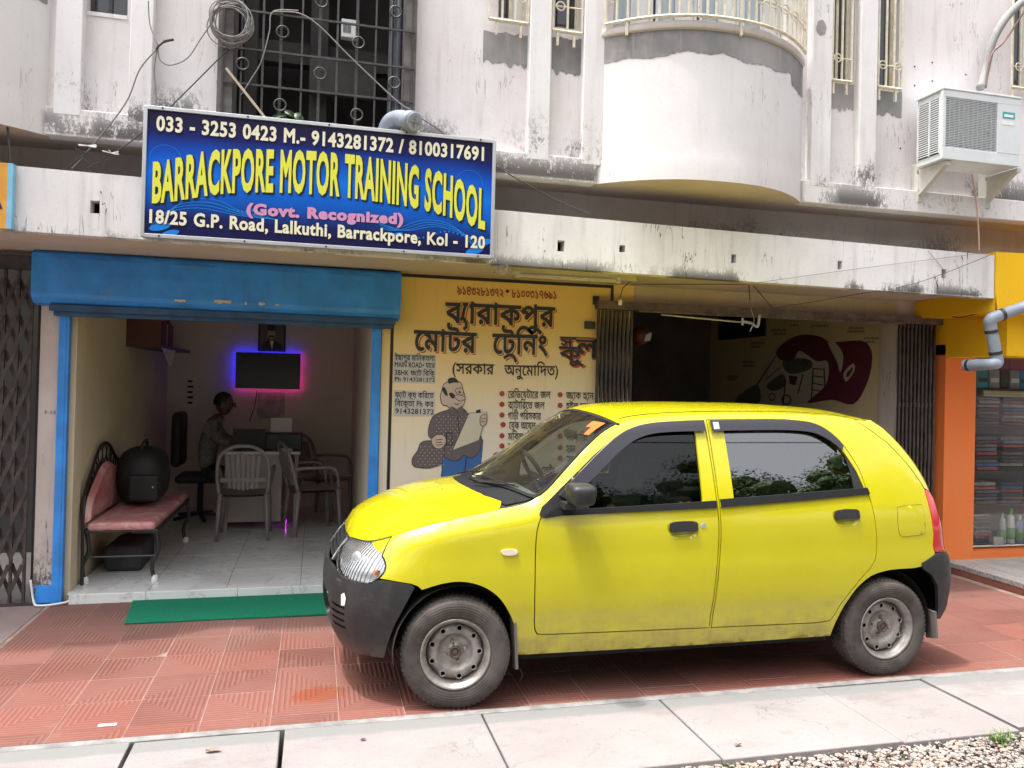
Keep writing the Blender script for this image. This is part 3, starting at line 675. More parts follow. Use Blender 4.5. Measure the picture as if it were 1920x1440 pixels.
# ================================================================== rolling shutter box, posts
SB = 5.80
sh = thing('rolling_shutter', 'blue rolling shutter rolled up into its long box over the open office doorway', 'shutter', (-.6, SB, 2.06))
a = P(60, 468, SB); b = P(753, 513, SB); c_ = P(57, 556, SB)
x0, x1 = a[0], b[0]; zt, zb = 2.372, PZ(60, 556, SB)
q = MB(); prof = [(SB+.14, zt), (SB+.03, zt), (SB+.008, zt-.02), (SB, zt-.05), (SB-.004, (zt+zb)/2), (SB, zb+.03), (SB+.012, zb), (SB+.05, zb-.035), (SB+.14, zb-.045)]
n = 30; v = []
for i in range(n+1):
    x = x0+(x1-x0)*i/n; wv = .004*math.sin(i*.9)+.003*math.sin(i*2.3)
    for k, (y, z) in enumerate(prof): v.append((x, y+wv*(1 if 2 < k < 6 else 0), z-.012*(x-x0)/(x1-x0)))
K = len(prof); q.add(v, [(i*K+k, (i+1)*K+k, (i+1)*K+k+1, i*K+k+1) for i in range(n) for k in range(K-1)])
q.add([v[k] for k in range(K)], [tuple(range(K))[::-1]]); q.add([v[n*K+k] for k in range(K)], [tuple(range(K))])
q.build('shutter_box', m_blue, sh)
q = MB(); q.box(x0+.10, x1-.03, SB+.03, SB+.07, zb-.085, zb-.04, .004); q.box(x0+.12, x1-.05, SB+.06, SB+.12, zb-.115, zb-.07, .004); q.build('bottom_rail', m_blued, sh)
for px, py, w_, h_, s_ in ((338,564,.07,.008,1),(418,566,.11,.011,2),(461,569,.012,.01,3),(491,570,.04,.008,4),(520,572,.025,.007,5)):
    x, _, z = P(px, py, SB); flat('paint_chip', [ragged(x-w_/2, x+w_/2, z-h_, z+h_, .004, 8, True, s_)], lambda u, v: (u, SB-.009, v), m_cream, sh)
for (a_, b_) in ((-1.70, -1.635), (.395, .462)):
    q = MB(); q.box(a_, b_, GF-.035, GF+.015, .0 if a_ < 0 else 0, 1.955, .003); q.box(a_+.018, b_-.018, GF-.038, GF-.034, .02, 1.95) ; q.build('guide_rail', m_blue, sh)
    q = MB(); q.box(a_-.03, b_+.03, GF-.05, GF+.01, 1.945, 2.02, .004); q.build('bracket', m_blued, sh)
q = MB(); q.box(-1.80, -1.70, GF-.02, GF-.005, 0, .12, .003); q.build('bracket', m_blue, sh)
q = MB(); q.tube(catmull([(-1.83,5.93,.16),(-1.80,5.90,.03),(-1.76,5.85,.008),(-1.66,5.86,.008),(-1.58,5.88,.02),(-1.56,5.93,.03)], 6), .008, 6); tag(q.build('hose', m_white, smooth=True), 'short white cable lying at the foot of the blue door post', 'cable')

# ================================================================== collapsible gates
def gate(label, x0, x1, z0, z1, y, n, loose, seed):
    t = thing('collapsible_gate', label, 'gate', ((x0+x1)/2, y, z0)); r = random.Random(seed); w_ = (x1-x0)/n
    for i in range(n):
        x = x0+w_*(i+.5); MB().box(x-.009, x+.009, y-.012, y+.012, z0, z1, .002).build('upright', m_rust, t)
    dxp = w_*.92
    nz = 9 if loose else 3
    H = (z1-z0-.1)/nz
    for k in range(nz):
        zc = z0+.05+H*k
        for i in range(n-1):
            x = x0+w_*(i+.5)
            q = MB(); sw_ = .026 if loose else .012; q.bar((x, y-.017 if loose else y+.012, zc+.02), (x+dxp, y-.017 if loose else y+.012, zc+H-.02), sw_, .004); q.bar((x+dxp, y+.017, zc+.02), (x, y+.017, zc+H-.02), sw_, .004)
            q.build('cross_slat', m_rust, t)
    return t
g1 = gate('dark collapsible steel gate pulled half closed at the far left', -3.3, PX(68,800,GF), .0, 2.25, GF-.02, 18, True, 1)
MB().box(-3.4, PX(72,500,GF), GF-.05, GF+.03, 2.25, 2.34).build('track', m_rust, g1); MB().box(-3.4, PX(70,1000,GF), GF-.05, GF+.03, -.02, .012).build('track', m_rust, g1)
g2 = gate('folded collapsible gate against the painted yellow wall', PX(1117,650,GF-.06), PX(1187,650,GF-.06), .0, PZ(1150,578,GF-.06), GF-.06, 9, False, 2)
q = MB(); q.box(PX(1100,610,GF-.06), PX(1118,610,GF-.06), GF-.03, GF-.002, PZ(1105,617,GF), PZ(1105,603,GF)); q.box(PX(1116,560,GF-.06), PX(1126,560,GF-.06), GF-.03, GF-.002, PZ(1120,572,GF), PZ(1120,556,GF)); q.build('hook', m_rust, g2)
g3 = gate('folded collapsible gate at the right side of the dark shop opening', PX(1683,650,GF-.06), PX(1755,650,GF-.06), .0, PZ(1720,600,GF-.06), GF-.06, 10, False, 3)
tr = MB(); tr.box(2.15, 5.40, GF-.09, GF-.005, 2.17, 2.235); tr.box(2.48, 5.0, GF-.1, GF-.09, 2.155, 2.175); tag(tr.build('gate_track', M('rusty track', (.13,.095,.08), .8, var=.4, vs=12, dirt=.3)), 'long rusty steel track over the dark shop opening', 'gate track')
# dark shop left of the first gate
q = MB(); q.box(-6, -1.9, 7.6, 7.7, 0, 2.5); q.box(-1.9, -1.8, 6.15, 7.7, 0, 2.5); q.box(-6, -1.8, 5.97, 7.7, -.1, 0.0); q.build('inner_wall', M('grey back wall', (.07,.066,.066), .9, var=.2, vs=2), bld)

# ================================================================== the blue sign
SY = 5.02
sg = thing('sign_board', 'blue driving school sign board with yellow capitals and white edge over the doorway', 'sign', (.04, SY, 2.385))
sx0, sx1, sz0, sz1 = PX(268,320,SY), PX(926,380,SY), 2.378, 3.148
q = MB(); q.box(sx0, sx1, SY, FA-.004, sz0, sz1); q.build('backing', m_alu, sg)
q = MB(); fw = .018
for b_ in ((sx0-.004, sx0+fw, sz0, sz1), (sx1-fw, sx1+.004, sz0, sz1)): q.box(b_[0], b_[1], SY-.012, SY+.01, b_[2], b_[3], .002)
for b_ in ((sx0, sx1, sz0-.004, sz0+fw), (sx0, sx1, sz1-fw, sz1+.004)): q.box(b_[0]+fw-.004, b_[1]-fw+.004, SY-.011, SY+.01, b_[2], b_[3], .002)
q.build('frame', m_alu, sg)
q = MB()
for i in range(5):
    x = sx0+.1+(sx1-sx0-.2)*i/4
    for z in (sz0+.006, sz1-.006): q.box(x-.005, x+.005, SY-.016, SY-.011, z-.005, z+.005)
q.build('rivet', m_black, sg)
g = NG('sign print'); X_, Y_, Z_ = g.xyz(); t = g.ramp(Z_, sz0, sz1); cr = g.t.nodes.new('ShaderNodeValToRGB'); g.L(g.math('ADD', g.math('DIVIDE', g.math('SUBTRACT', Z_, sz0), sz1-sz0), g.math('MULTIPLY', g.math('SUBTRACT', g.noise(1.5, 2), .5), .15)), cr.inputs[0])
e = cr.color_ramp.elements; e[0].position = 0; e[0].color = (.007,.006,.045,1); e[1].position = 1; e[1].color = (.010,.007,.035,1)
for p_, c_ in ((.14,(.008,.010,.09,1)), (.30,(.002,.085,.45,1)), (.5,(.001,.15,.70,1)), (.66,(.002,.07,.46,1)), (.8,(.006,.012,.12,1)), (.88,(.010,.008,.05,1))):
    k = e.new(p_); k.color = c_
g.col(cr.outputs[0]); g.set(rough=.4, spec=.2); m_sign = g.m
q = MB(); q.add([(sx0+.01, SY-.002, sz0+.01), (sx1-.01, SY-.002, sz0+.01), (sx1-.01, SY-.002, sz1-.01), (sx0+.01, SY-.002, sz1-.01)], [(0,1,2,3)]); q.build('sign_panel', m_sign, sg)
m_swirl = NG('swirl blue'); m_swirl.col((.006,.20,.66)); m_swirl.set(rough=.3); m_swirl = m_swirl.m
def SP(px, py): x, y, z = P(px, py, SY-.003); return (x, z)
sw = []
def stk(pts, w_): sw.append(stroke([tuple(p) for p in catmull([(x, z, 0) for x, z in pts], 6)] and [(p.x, p.y) for p in catmull([(x, z, 0) for x, z in pts], 6)], w_))
for k in range(4): stk([SP(282+k*8,425-k*4), SP(310+k*12,400-k*8), SP(370+k*12,390-k*5), SP(450,404-k*3), SP(520,412)], .004)
for k in range(4): stk([SP(905-k*6,470-k*3), SP(880-k*12,445-k*8), SP(820-k*10,425-k*4), SP(760-k*10,432), SP(700,415-k*4)], .004)
for cx, cy, r0 in ((310,300,.09), (880,345,.09)):
    x, z = SP(cx, cy); sw.append(stroke([(x+r0*math.cos(a), z+r0*math.sin(a)) for a in [k*.25 for k in range(0, 14)]], .0025))
for px, py, s_ in ((300,425,.05), (320,437,.04), (890,470,.05), (905,455,.05), (470,395,.025), (745,440,.03)):
    x, z = SP(px, py); sw.append([(x+s_*1.2*math.cos(a), z+s_*.45*math.sin(a)+s_*.3*math.cos(a)) for a in [k*.4 for k in range(15)]])
for k in range(16): x, z = SP(762+k*8, 440+6*math.sin(k*.5)); sw.append(circle(x, z, .006, 8))
for k in range(10): x, z = SP(430+k*8, 392+k*1.5); sw.append(circle(x, z, .005, 8))
for c_ in list(sw):
    if area2(c_) < 0: sw[sw.index(c_)] = c_[::-1]
flat('ornament', sw, lambda u, v: (u, SY-.0035, v), m_swirl, sg)
mk = lambda nm, c_, r_=.35: (lambda g: (g.col(c_), g.set(rough=r_), g.m)[2])(NG(nm))
m_lw = mk('sign cream letters', (.72,.68,.52)); m_ly = mk('sign yellow letters', (.66,.66,.06)); m_lk = mk('letter shadow', (.006,.006,.02)); m_lp = mk('sign pink letters', (.55,.25,.45))
def sline(t, px0, px1, py, h, mat_, bold, shd=.006, name='lettering', outline=0, cap=.69):
    xa, za = SP(*py[0]); xb, zb_ = SP(*py[1]); sl = (zb_-za)/(xb-xa)
    if shd: text_on('letter_shadow', t, xa, xb, za, h, SY-.005, m_lk, sg, bold+.012, dx=shd, dz=-shd*.6, slope=sl, cap=cap)
    return text_on(name, t, xa, xb, za, h, SY-.008, mat_, sg, bold, slope=sl, cap=cap)
sline('033 - 3253 0423 M.- 9143281372 / 8100317691', 0, 0, ((293,244),(907,301)), .083, m_lw, .034, .004)
sline('18/25 G.P. Road, Lalkuthi, Barrackpore, Kol - 120', 0, 0, ((280,417),(909,466)), .075, m_lw, .034, .004)
sline('(Govt. Recognized)', 0, 0, ((462,401),(756,420)), .062, m_lp, .06, .004)
# the arched title: top and bottom edges follow two bowed lines
tb = [SP(285,378), SP(420,360), SP(530,358), SP(640,366), SP(760,383), SP(840,403), SP(909,428)]
tt = [SP(284,307), SP(400,285), SP(525,284), SP(640,291), SP(760,309), SP(840,330), SP(908,358)]
def interp(L, x):
    for i in range(len(L)-1):
        if x <= L[i+1][0] or i == len(L)-2:
            t = (x-L[i][0])/(L[i+1][0]-L[i][0]); t = max(0, min(1, t)); 
            g0 = L[max(i-1,0)]; g3 = L[min(i+2, len(L)-1)]; p1, p2 = L[i][1], L[i+1][1]
            return .5*((2*p1)+(p2-g0[1])*t+(2*g0[1]-5*p1+4*p2-g3[1])*t*t+(3*p1-g0[1]-3*p2+g3[1])*t**3)
def wp(s, v):
    x = tb[0][0]+(tb[-1][0]-tb[0][0])*s; b_ = interp(tb, x); t_ = interp(tt, x); return b_+(t_-b_)*v
for nm, mt, bo, dx, dz, y in (('letter_shadow', m_lk, .046, .010, -.008, SY-.005), ('letter_shadow', m_lk, .046, .004, -.003, SY-.0056), ('lettering', m_ly, .036, 0, 0, SY-.008)):
    text_on(nm, 'BARRACKPORE MOTOR TRAINING SCHOOL', tb[0][0], tb[-1][0], 0, 1, y, mt, sg, bo, warp=wp, cap=.69, dx=dx, dz=dz)

# ================================================================== painted yellow wall
m_pblk = mk('painted black', (.028,.030,.034), .6); m_pred = mk('painted red', (.50,.10,.05), .6); m_pdr = mk('painted dark red', (.28,.03,.03), .6)
m_pgrey = mk('shirt grey', (.15,.12,.125), .7); m_pskin = mk('painted pale skin', (.60,.47,.38), .7); m_pblue = mk('painted blue', (.05,.15,.40), .7); m_pwh = mk('painted cream white', (.66,.60,.47), .7)
m_ppap = plaster('paper notice', (.55,.53,.50), (.62,.60,.57), 0, streak=.2)
WY = GF
def WP(px, py): x, y, z = P(px, py, WY); return (x, z)
def wtext(t, p0, p1, h, mat_, bold=.0, y=.004, dx=0, dz=0, cap=.62, name='painted_lettering'):
    (xa, za), (xb, zb_) = WP(*p0), WP(*p1); return text_on(name, t, xa, xb, za, h, WY-y, mat_, yw, bold, cap=cap, dx=dx, dz=dz, slope=(zb_-za)/(xb-xa))
wtext('৯১৪৩২৮১৩৭২ ', (857,552), (944,557), .062, m_pdr, .015); wtext('৮১০০৩১৭৬৯১', (959,558), (1043,561), .062, m_pdr, .015)
flat('painted_dot', [circle(*WP(951,546), .014)], lambda u, v: (u, WY-.004, v), m_pblk, yw)
for t, a, b, h in (('ব\ue001ারাকপুর', (834,604), (1040,612), .145), ('েমাটর', (775,656), (893,661), .145), ('েট\ue002িনং', (922,662), (1027,665), .145)):
    wtext(t, a, b, h, m_pred, .036, .003, .013, -.011); wtext(t, a, b, h, m_yel, .024, .0045, .006, -.005); wtext(t, a, b, h, m_pblk, .026, .006)
# the last word is half behind the folded gate
sx_, sz_ = WP(1050, 668)
for mt, bo, dx, dz, y in ((m_pred, .042, .013, -.011, .003), (m_pblk, .026, 0, 0, .006)):
    cs = [[(p[0]*.62, p[1]*.45+.33) for p in c] for c in layout('স', bo)] + [[(p[0]*.9-.02, p[1]*.72-.12) for p in c] for c in layout('কু', bo)] + [[(p[0]+.58, p[1]) for p in c] for c in layout('ল', bo)]
    cs.append([(-.03,.60), (1.2,.60), (1.2,.68), (-.03,.68)])
    flat('painted_lettering', cs, lambda u, v: (min(sx_+u*.235+dx, 2.2), WY-y, sz_+v*.23+dz), mt, yw)
wtext('(সরকার', (848,700), (926,702), .075, m_pblk, .016); wtext('অনুেমািদত)', (945,703), (1046,705), .075, m_pblk, .016)
rows1 = [('রেডিয়েটারে জল', 'েরিডেয়টাের জল', 952, 746, 1032), ('', 'ব\ue001াটািরেত জল', 952, 766, 1021), ('', 'গাড়ী পিরসকার', 952, 786, 1014), ('', 'েব\ue002ক অেয়ল', 954, 804, 1004), ('', 'মিবল. িগয়ার', 952, 825, 1018), ('', 'েপট\ue002ল', 952, 844, 985), ('', 'েটায়ার', 952, 862, 985)]
for _, t, px, py, px1 in rows1:
    wtext(t, (px, py), (px1, py+1), .052, m_pblk, .012)
    flat('painted_dot', [circle(*WP(px-11, py-8), .021)], lambda u, v: (u, WY-.004, v), m_pred if 0 else mk('dot red', (.42,.05,.045), .6), yw)
rows2 = [('জ\ue001াক হ\ue001ান', 1061, 748, 1113), ('হুইল েরনচ', 1061, 768, 1113), ('চাকার', 1061, 788, 1113), ('সটয়ািরং', 1061, 826, 1103), ('হরন', 1061, 847, 1078), ('সমস', 1061, 867, 1100), ('েসািটং', 1015, 888, 1040)]
for t, px, py, px1 in rows2:
    wtext(t, (px, py), (px1, py+1), .052, m_pblk, .012)
    if px > 1050: flat('painted_dot', [circle(*WP(px-11, py-8), .021)], lambda u, v: (u, WY-.004, v), mk('dot red', (.42,.05,.045), .6), yw)
# two paper notices
for (a, b), lines in ((((739,662),(816,719)), (('ইছাপুর মািনকতলা', 740, 675, 815, .038), ('MAIN ROAD• ঘাের', 740, 688, 815, .034), ('3BHK ফ\ue001াট িবিক\ue002', 740, 703, 815, .034), ('Ph 9143281372', 740, 714, 815, .026))),
                      (((739,731),(815,781)), (('ফ\ue001াট ক\ue002য় কিরেত', 740, 745, 813, .038), ('িবেক\ue002তা Ph কর', 740, 761, 813, .038), ('9143281372', 741, 775, 813, .034)))):
    (xa, za), (xb, zb_) = WP(*a), WP(*b); q = MB(); q.add([(xa, WY-.003, za), (xb, WY-.003, za-.008), (xb, WY-.003, zb_), (xa, WY-.003, zb_)], [(0,1,2,3)]); q.build('paper_notice', m_ppap, yw)
    for t, px, py, px1, h in lines: wtext(t, (px, py), (px1, py+2), h, m_pblk, .016, .005, name='notice_lettering')
# painted cartoon man with polka dot shirt and clip board
def Z6(x, y): return WP(700+x/3, 480+y/3)
def pat(name, pts, m, y, sm=True, outline=True):
    p = [Z6(*q) for q in pts]
    if sm: p = [(v.x, v.y) for v in catmull([(a, b, 0) for a, b in p], 4, True)]
    if area2(p) < 0: p = p[::-1]
    if outline:
        cx_ = sum(a for a, b in p)/len(p); n = len(p); o_ = []
        for i in range(n):
            d = Vector(p[(i+1) % n])-Vector(p[i-1]); 
            if d.length < 1e-6: continue
            d.normalize(); o_.append((p[i][0]+d.y*.005, p[i][1]-d.x*.005))
        flat(name+'_outline', [o_], lambda u, v: (u, WY-y+.0008, v), m_pblk, yw)
    flat(name, [p], lambda u, v: (u, WY-y, v), m, yw)
pat('painted_trousers', [(392,1130),(400,1110),(480,1105),(600,1035),(612,1060),(600,1180),(585,1240),(560,1290),(400,1260),(388,1200)], m_pblue, .004)
pat('painted_bag', [(270,1050),(330,1040),(400,1060),(385,1160),(340,1185),(300,1192),(255,1188),(225,1178),(220,1140),(250,1095)], m_pgrey, .005)
pat('painted_shirt', [(335,905),(425,865),(480,850),(530,890),(545,1000),(600,1010),(605,1060),(590,1105),(550,1135),(510,1120),(470,1150),(420,1140),(398,1120),(402,1040),(340,1030),(310,1000)], m_pgrey, .006)
pat('painted_head', [(385,760),(400,720),(440,705),(490,715),(500,750),(512,790),(508,830),(480,862),(440,858),(410,838),(385,820),(378,790)], m_pskin, .007)
pat('painted_ear', [(380,790),(395,780),(410,800),(412,832),(395,838),(383,818)], m_pskin, .0075)
pat('painted_nose', [(455,790),(480,783),(508,792),(514,802),(500,812),(480,812)], m_pskin, .008)
pat('painted_hair', [(418,698),(430,686),(455,685),(472,698),(478,712),(450,712),(425,718)], m_pblk, .008, outline=False)
pat('painted_hair', [(384,745),(400,738),(412,760),(418,785),(404,782),(390,762)], m_pblk, .008, outline=False)
pat('painted_eye', [(462,760),(475,745),(500,748),(502,775),(485,780)], m_pskin, .0085)
pat('painted_eye', [(478,764),(486,758),(492,766),(486,774)], m_pblk, .009, outline=False)
pat('painted_moustache', [(425,775),(440,768),(458,785),(452,800),(438,798)], m_pblk, .009, outline=False)
pat('painted_mouth', [(448,822),(465,832),(488,826),(466,838)], m_pblk, .009, outline=False)
pat('painted_collar', [(425,865),(440,900),(470,870),(492,905),(512,872),(495,845),(470,866),(440,848)], m_pgrey, .0078, sm=False)
pat('painted_board', [(538,885),(636,877),(592,1035),(447,1090)], m_pwh, .0085, sm=False)
pat('painted_hand', [(603,905),(630,890),(636,905),(632,940),(615,955),(602,945)], m_pskin, .0095)
pat('painted_hand', [(335,1020),(365,1005),(400,1015),(405,1050),(380,1080),(350,1078),(328,1050)], m_pskin, .0085)
q = []
for (x, y) in [(615,915),(612,930)]: q.append([Z6(x-10, y), Z6(x+18, y-4), Z6(x+18, y-1), Z6(x-10, y+3)])
for (x, y) in [(350,1032),(348,1048),(352,1062)]: q.append([Z6(x, y), Z6(x+38, y-4), Z6(x+38, y), Z6(x, y+4)])
q += [[Z6(470,900), Z6(474,900), Z6(486,1000), Z6(482,1000)], [Z6(519,1130), Z6(523,1130), Z6(512,1240), Z6(508,1240)], [Z6(408,992), Z6(444,992), Z6(444,996), Z6(408,996)], [Z6(408,992), Z6(412,992), Z6(412,1060), Z6(408,1060)], [Z6(440,992), Z6(444,992), Z6(444,1062), Z6(440,1062)], [Z6(408,1060), Z6(444,1060), Z6(444,1064), Z6(408,1064)], [Z6(575,868), Z6(600,862), Z6(603,880), Z6(578,884)]]
flat('painted_lines', [a if area2(a) > 0 else a[::-1] for a in q], lambda u, v: (u, WY-.0105, v), m_pblk, yw)
dots = []; r = random.Random(4)
for i in range(14):
    for j in range(18):
        x = 225+i*26+(13 if j % 2 else 0); y = 885+j*17
        inb = (x < 400 and 1060 < y < 1180 and x > 240+max(0, (1110-y)*.6)) or (345 < x < 530 and 900 < y < 1020) or (410 < x < 590 and 1095 < y < 1125) or (412 < x < 450 and 1010 < y < 1110)
        if inb and not (x > 450 and y > 1020 and y < 1088) and not (y > 890 and x > 538-(y-885)*.45): dots.append(circle(*Z6(x, y), .0035, 6))
flat('painted_polka_dots', dots, lambda u, v: (u, WY-.0082 if u < -9 else WY-.0072, v), m_pwh, yw)

# ================================================================== office
BY = 9.5
m_offw = plaster('office plaster', (.68,.62,.50), (.72,.66,.54), 0, streak=.3, off=12)
of = struct(MB().box(-1.60, .42, 5.90, BY, -.05, .058).build('office_floor', m_mortar))
for i in range(4):
    for j in range(7):
        xa = -1.60+i*.51; ya = 5.905+j*.55
        if i == 3: xb = .42
        else: xb = xa+.506
        q = MB().box(xa, min(xb, .419), ya, min(ya+.547, BY), .055, .0625, .001); o = q.build('tile', m_marble, of); 
for k, (xa, xb) in enumerate(((-1.58,-1.10),(-1.098,-.50),(-.498,.10),(.102,.42))):
    q = MB().box(xa, xb, 5.872, 5.902, -.01, .066, .003); q.build('threshold_stone', m_marble, of)
wz = MB().box(-1.72, -1.62, 6.0, BY+.1, 0, 2.9); struct(wz.build('office_left_wall', m_cream))
struct(MB().box(.42, .52, 6.16, BY+.1, 0, 2.9).build('office_right_wall', m_offw)); struct(MB().box(-1.62, .42, BY, BY+.1, 0, 2.9).build('office_back_wall', m_offw))
struct(MB().box(-1.72, .52, 6.0, BY+.1, 2.9, 3.0).build('office_ceiling', m_offw))
mt = MB().box(-1.12, .42, 5.345, 5.862, .0015, .014, .003); o = mt.build('door_mat', m_green); tag(o, 'long green door mat laid along the marble office step', 'door mat')
vv = o.data.vertices
for v_ in vv:
    if v_.co.x < 0 and v_.co.y > 0: v_.co.x -= .06
# bench
be = thing('bench', 'black iron bench with pink padded seat and curled back along the office left wall', 'bench', (-1.35, 6.8, .06))
m_pink = NG('pink marbled cushion'); n_ = m_pink.noise(5, 6, .7, dist=1.2); m_pink.col(m_pink.mix(m_pink.ramp(n_, .42, .62), (.55,.19,.20), (.66,.40,.38))); m_pink.set(rough=.45); m_pink.bump(m_pink.noise(8, 4), .4, .01); m_pink = m_pink.m
bx0, bx1, by0, by1 = -1.57, -1.10, 6.14, 7.62
MB().box(bx0+.02, bx1, by0, by1, .44, .50, .022).build('seat', m_pink, be, smooth=False)
m_iron2 = M('black iron tube', (.02,.02,.02), .4, bst=0)
q = MB()
for z in (.435,): q.tube([(bx0, by0, z), (bx1+.01, by0, z), (bx1+.01, by1, z), (bx0, by1, z)], .013, 8, closed=True)
q.tube([(bx0, by0+.03, .25), (bx1, by0+.03, .25)], .008, 6); q.build('seat_frame', m_iron2, be)
for x, y in ((bx1, by0+.04), (bx1, by1-.05), (bx0+.01, by0+.04), (bx0+.01, by1-.05)):
    l_ = MB().tube(catmull([(x, y, .435), (x+.02, y, .3), (x-.02, y, .18), (x, y, .065)], 5), [.015]*16, 8).build('leg', m_iron2, be, smooth=True)
    MB().lathe([(0,.062),(.022,.062),(.024,.085),(.016,.11),(.0,.11)], (x, y, 0), 'Z', 12).build('foot_cap', m_white, l_)
# serpentine back along the wall
top = catmull([(bx0, by0-.02, .55), (bx0-.01, by0+.05, .70), (bx0-.02, by0+.22, .82), (bx0-.02, by0+.48, 1.0), (bx0-.02, by0+.72, 1.0), (bx0-.02, by0+1.0, .86), (bx0, by0+1.3, .80), (bx0, by1, .62)], 6)
q = MB(); q.tube(top, .012, 8); q.tube([(bx0, by0, .06), (bx0, by0-.02, .55)], .012, 8); q.tube([(bx0, by1, .06), (bx0, by1, .62)], .012, 8)
inn = [(p.x, p.y, .5+(p.z-.5)*.72) for p in top]; q.tube(inn, .008, 6)
for i in range(3, len(top)-2, 3):
    a = top[i]; b = Vector(inn[i]); c0 = (a+b)/2; rr0 = (a-b).length*.42
    q.tube([(c0.x, c0.y+rr0*math.cos(t), c0.z+rr0*math.sin(t)) for t in [k*math.pi/5 for k in range(10)]], .005, 5, closed=True)
q.build('backrest_frame', m_iron2, be)
v = []; n = len(inn)
for i, p in enumerate(inn): v += [(p[0]+.012, p[1], .50), (p[0]+.045, p[1], .52), (p[0]+.05, p[1], max(.53, p[2]-.03)), (p[0]+.012, p[1], p[2])]
q = MB(); q.add(v, [(i*4+k, i*4+(k+1) % 4, (i+1)*4+(k+1) % 4, (i+1)*4+k) for i in range(n-1) for k in range(4)]+[(0,1,2,3), (4*n-1,4*n-2,4*n-3,4*n-4)]); q.build('back_cushion', m_pink, be)
# black backpack on the bench
bp = thing('backpack', 'bulky black backpack standing on the pink bench', 'backpack', (-1.36, 7.05, .5))
m_bag = M('black nylon', (.012,.012,.014), .6, var=.3)
bm = bmesh.new(); bmesh.ops.create_icosphere(bm, subdivisions=3, radius=1)
for p in bm.verts:
    c0 = p.co; k = lambda t, e_: math.copysign(abs(t)**e_, t); p.co = Vector((-1.36+.19*k(c0.x,.7), 7.05+.26*k(c0.y,.7), .735+.235*k(c0.z,.75)-.02*c0.y))
bm.verts.index_update(); q = MB(); q.add([p.co[:] for p in bm.verts], [[p.index for p in f.verts] for f in bm.faces]); bm.free(); q.build('bag_body', m_bag, bp, smooth=True)
MB().box(-1.42, -1.20, 6.75, 6.80, .55, .76, .02).build('front_pocket', m_bag, bp); MB().tube(catmull([(-1.36,6.90,.94),(-1.34,6.92,1.01),(-1.34,7.02,1.02),(-1.34,7.05,.95)], 5), .012, 7).build('handle', m_bag, bp, smooth=True)
q = MB().box(-1.24, -1.232, 6.745, 6.75, .66, .675); q.build('buckle', m_alu, bp)
# things under the bench
q = MB().box(-1.52, -1.25, 6.5, 7.0, .063, .26, .03); tag(q.build('storage_bag', M('dark bag', (.03,.03,.035), .7, var=.4)), 'dark bag pushed under the pink bench', 'bag')
# television
tv = thing('television', 'flat black television on the back wall with a blue and magenta backlight', 'television', (-.54, BY-.08, 1.4))
a = P(443, 660, BY-.07); b = P(562, 730, BY-.07); X0, X1, Z0, Z1 = a[0], b[0], (a[2]+b[2])/2-.205, (a[2]+b[2])/2+.205
MB().box(X0, X1, BY-.09, BY-.055, Z0, Z1, .004).build('screen', (lambda g: (g.col((.008,.009,.009)), g.set(rough=.25), g.m)[2])(NG('tv screen')), tv)
MB().box(X0+.2, X1-.2, BY-.055, BY-.001, Z0+.1, Z1-.1).build('wall_mount', m_black, tv)
mbl = emis('blue led', (.02,.02,1.0), 5.5); mmg = emis('magenta led', (1,.04,.42), 1.8)
MB().box(X0+.004, X0+.012, BY-.05, BY-.04, Z0+.03, Z1).build('light_strip', mbl, tv); MB().box(X0, X0+.5, BY-.05, BY-.04, Z1-.012, Z1-.004).build('light_strip', mbl, tv)
MB().box(X1-.3, X1, BY-.05, BY-.04, Z1-.012, Z1-.004).build('light_strip', mbl, tv)
MB().box(X1-.012, X1-.004, BY-.05, BY-.04, Z0, Z1).build('light_strip', mmg, tv); MB().box(X0, X1, BY-.05, BY-.04, Z0+.004, Z0+.012).build('light_strip', mmg, tv)
q = MB(); q.box(X0+.04, X0+.15, BY-.091, BY-.0905, Z1-.045, Z1-.02); q.build('screen_label', m_dimwall, tv)
MB().tube([P(482,732,BY-.03), P(478,760,BY-.03), P(468,790,BY-.03)], .005, 5).build('cord', m_black, tv)
# portrait
pf = thing('portrait', 'framed portrait photograph of a man with a moustache above the television', 'picture', P(510,655,BY-.03))
a = P(485, 600, BY-.03); b = P(535, 658, BY-.03); MB().box(a[0], b[0], BY-.035, BY-.005, Z1+.02, a[2]+.02, .004).build('frame', m_black, pf)
PM = lambda u, v: (u, BY-.04, v)
def pp(px, py): x, y, z = P(px, py, BY-.04); return (x, z)

flat('photo', [[pp(488,656), pp(532,658), pp(532,606), pp(488,604)]], lambda u, v: (u, BY-.038, v), mk('photo grey', (.10,.09,.08)), pf)
flat('photo_print', [circle(*pp(509,626), .045, 16, .06)], lambda u, v: (u, BY-.040, v), mk('photo face', (.30,.26,.22)), pf)
flat('photo_print', [[pp(490,656), pp(492,645), pp(503,638), pp(515,638), pp(528,646), pp(531,657)], circle(*pp(509,615), .05, 14, .035)], lambda u, v: (u, BY-.041, v), m_black, pf)
flat('photo_print', [[pp(506,639), pp(513,639), pp(510,655)], ], lambda u, v: (u, BY-.042, v), m_white, pf)
flat('photo_print', [[pp(504,629), pp(514,629), pp(514,632), pp(504,632)]], lambda u, v: (u, BY-.042, v), m_black, pf)
q = MB(); a = P(483,735,BY-.01); b = P(533,785,BY-.01); q.box(a[0], b[0], BY-.006, BY-.002, b[2], a[2]); tag(q.build('wall_paper', M('dim poster', (.45,.40,.36), .8, var=.3, vs=8)), 'sheet of printed paper taped to the wall below the television', 'paper')
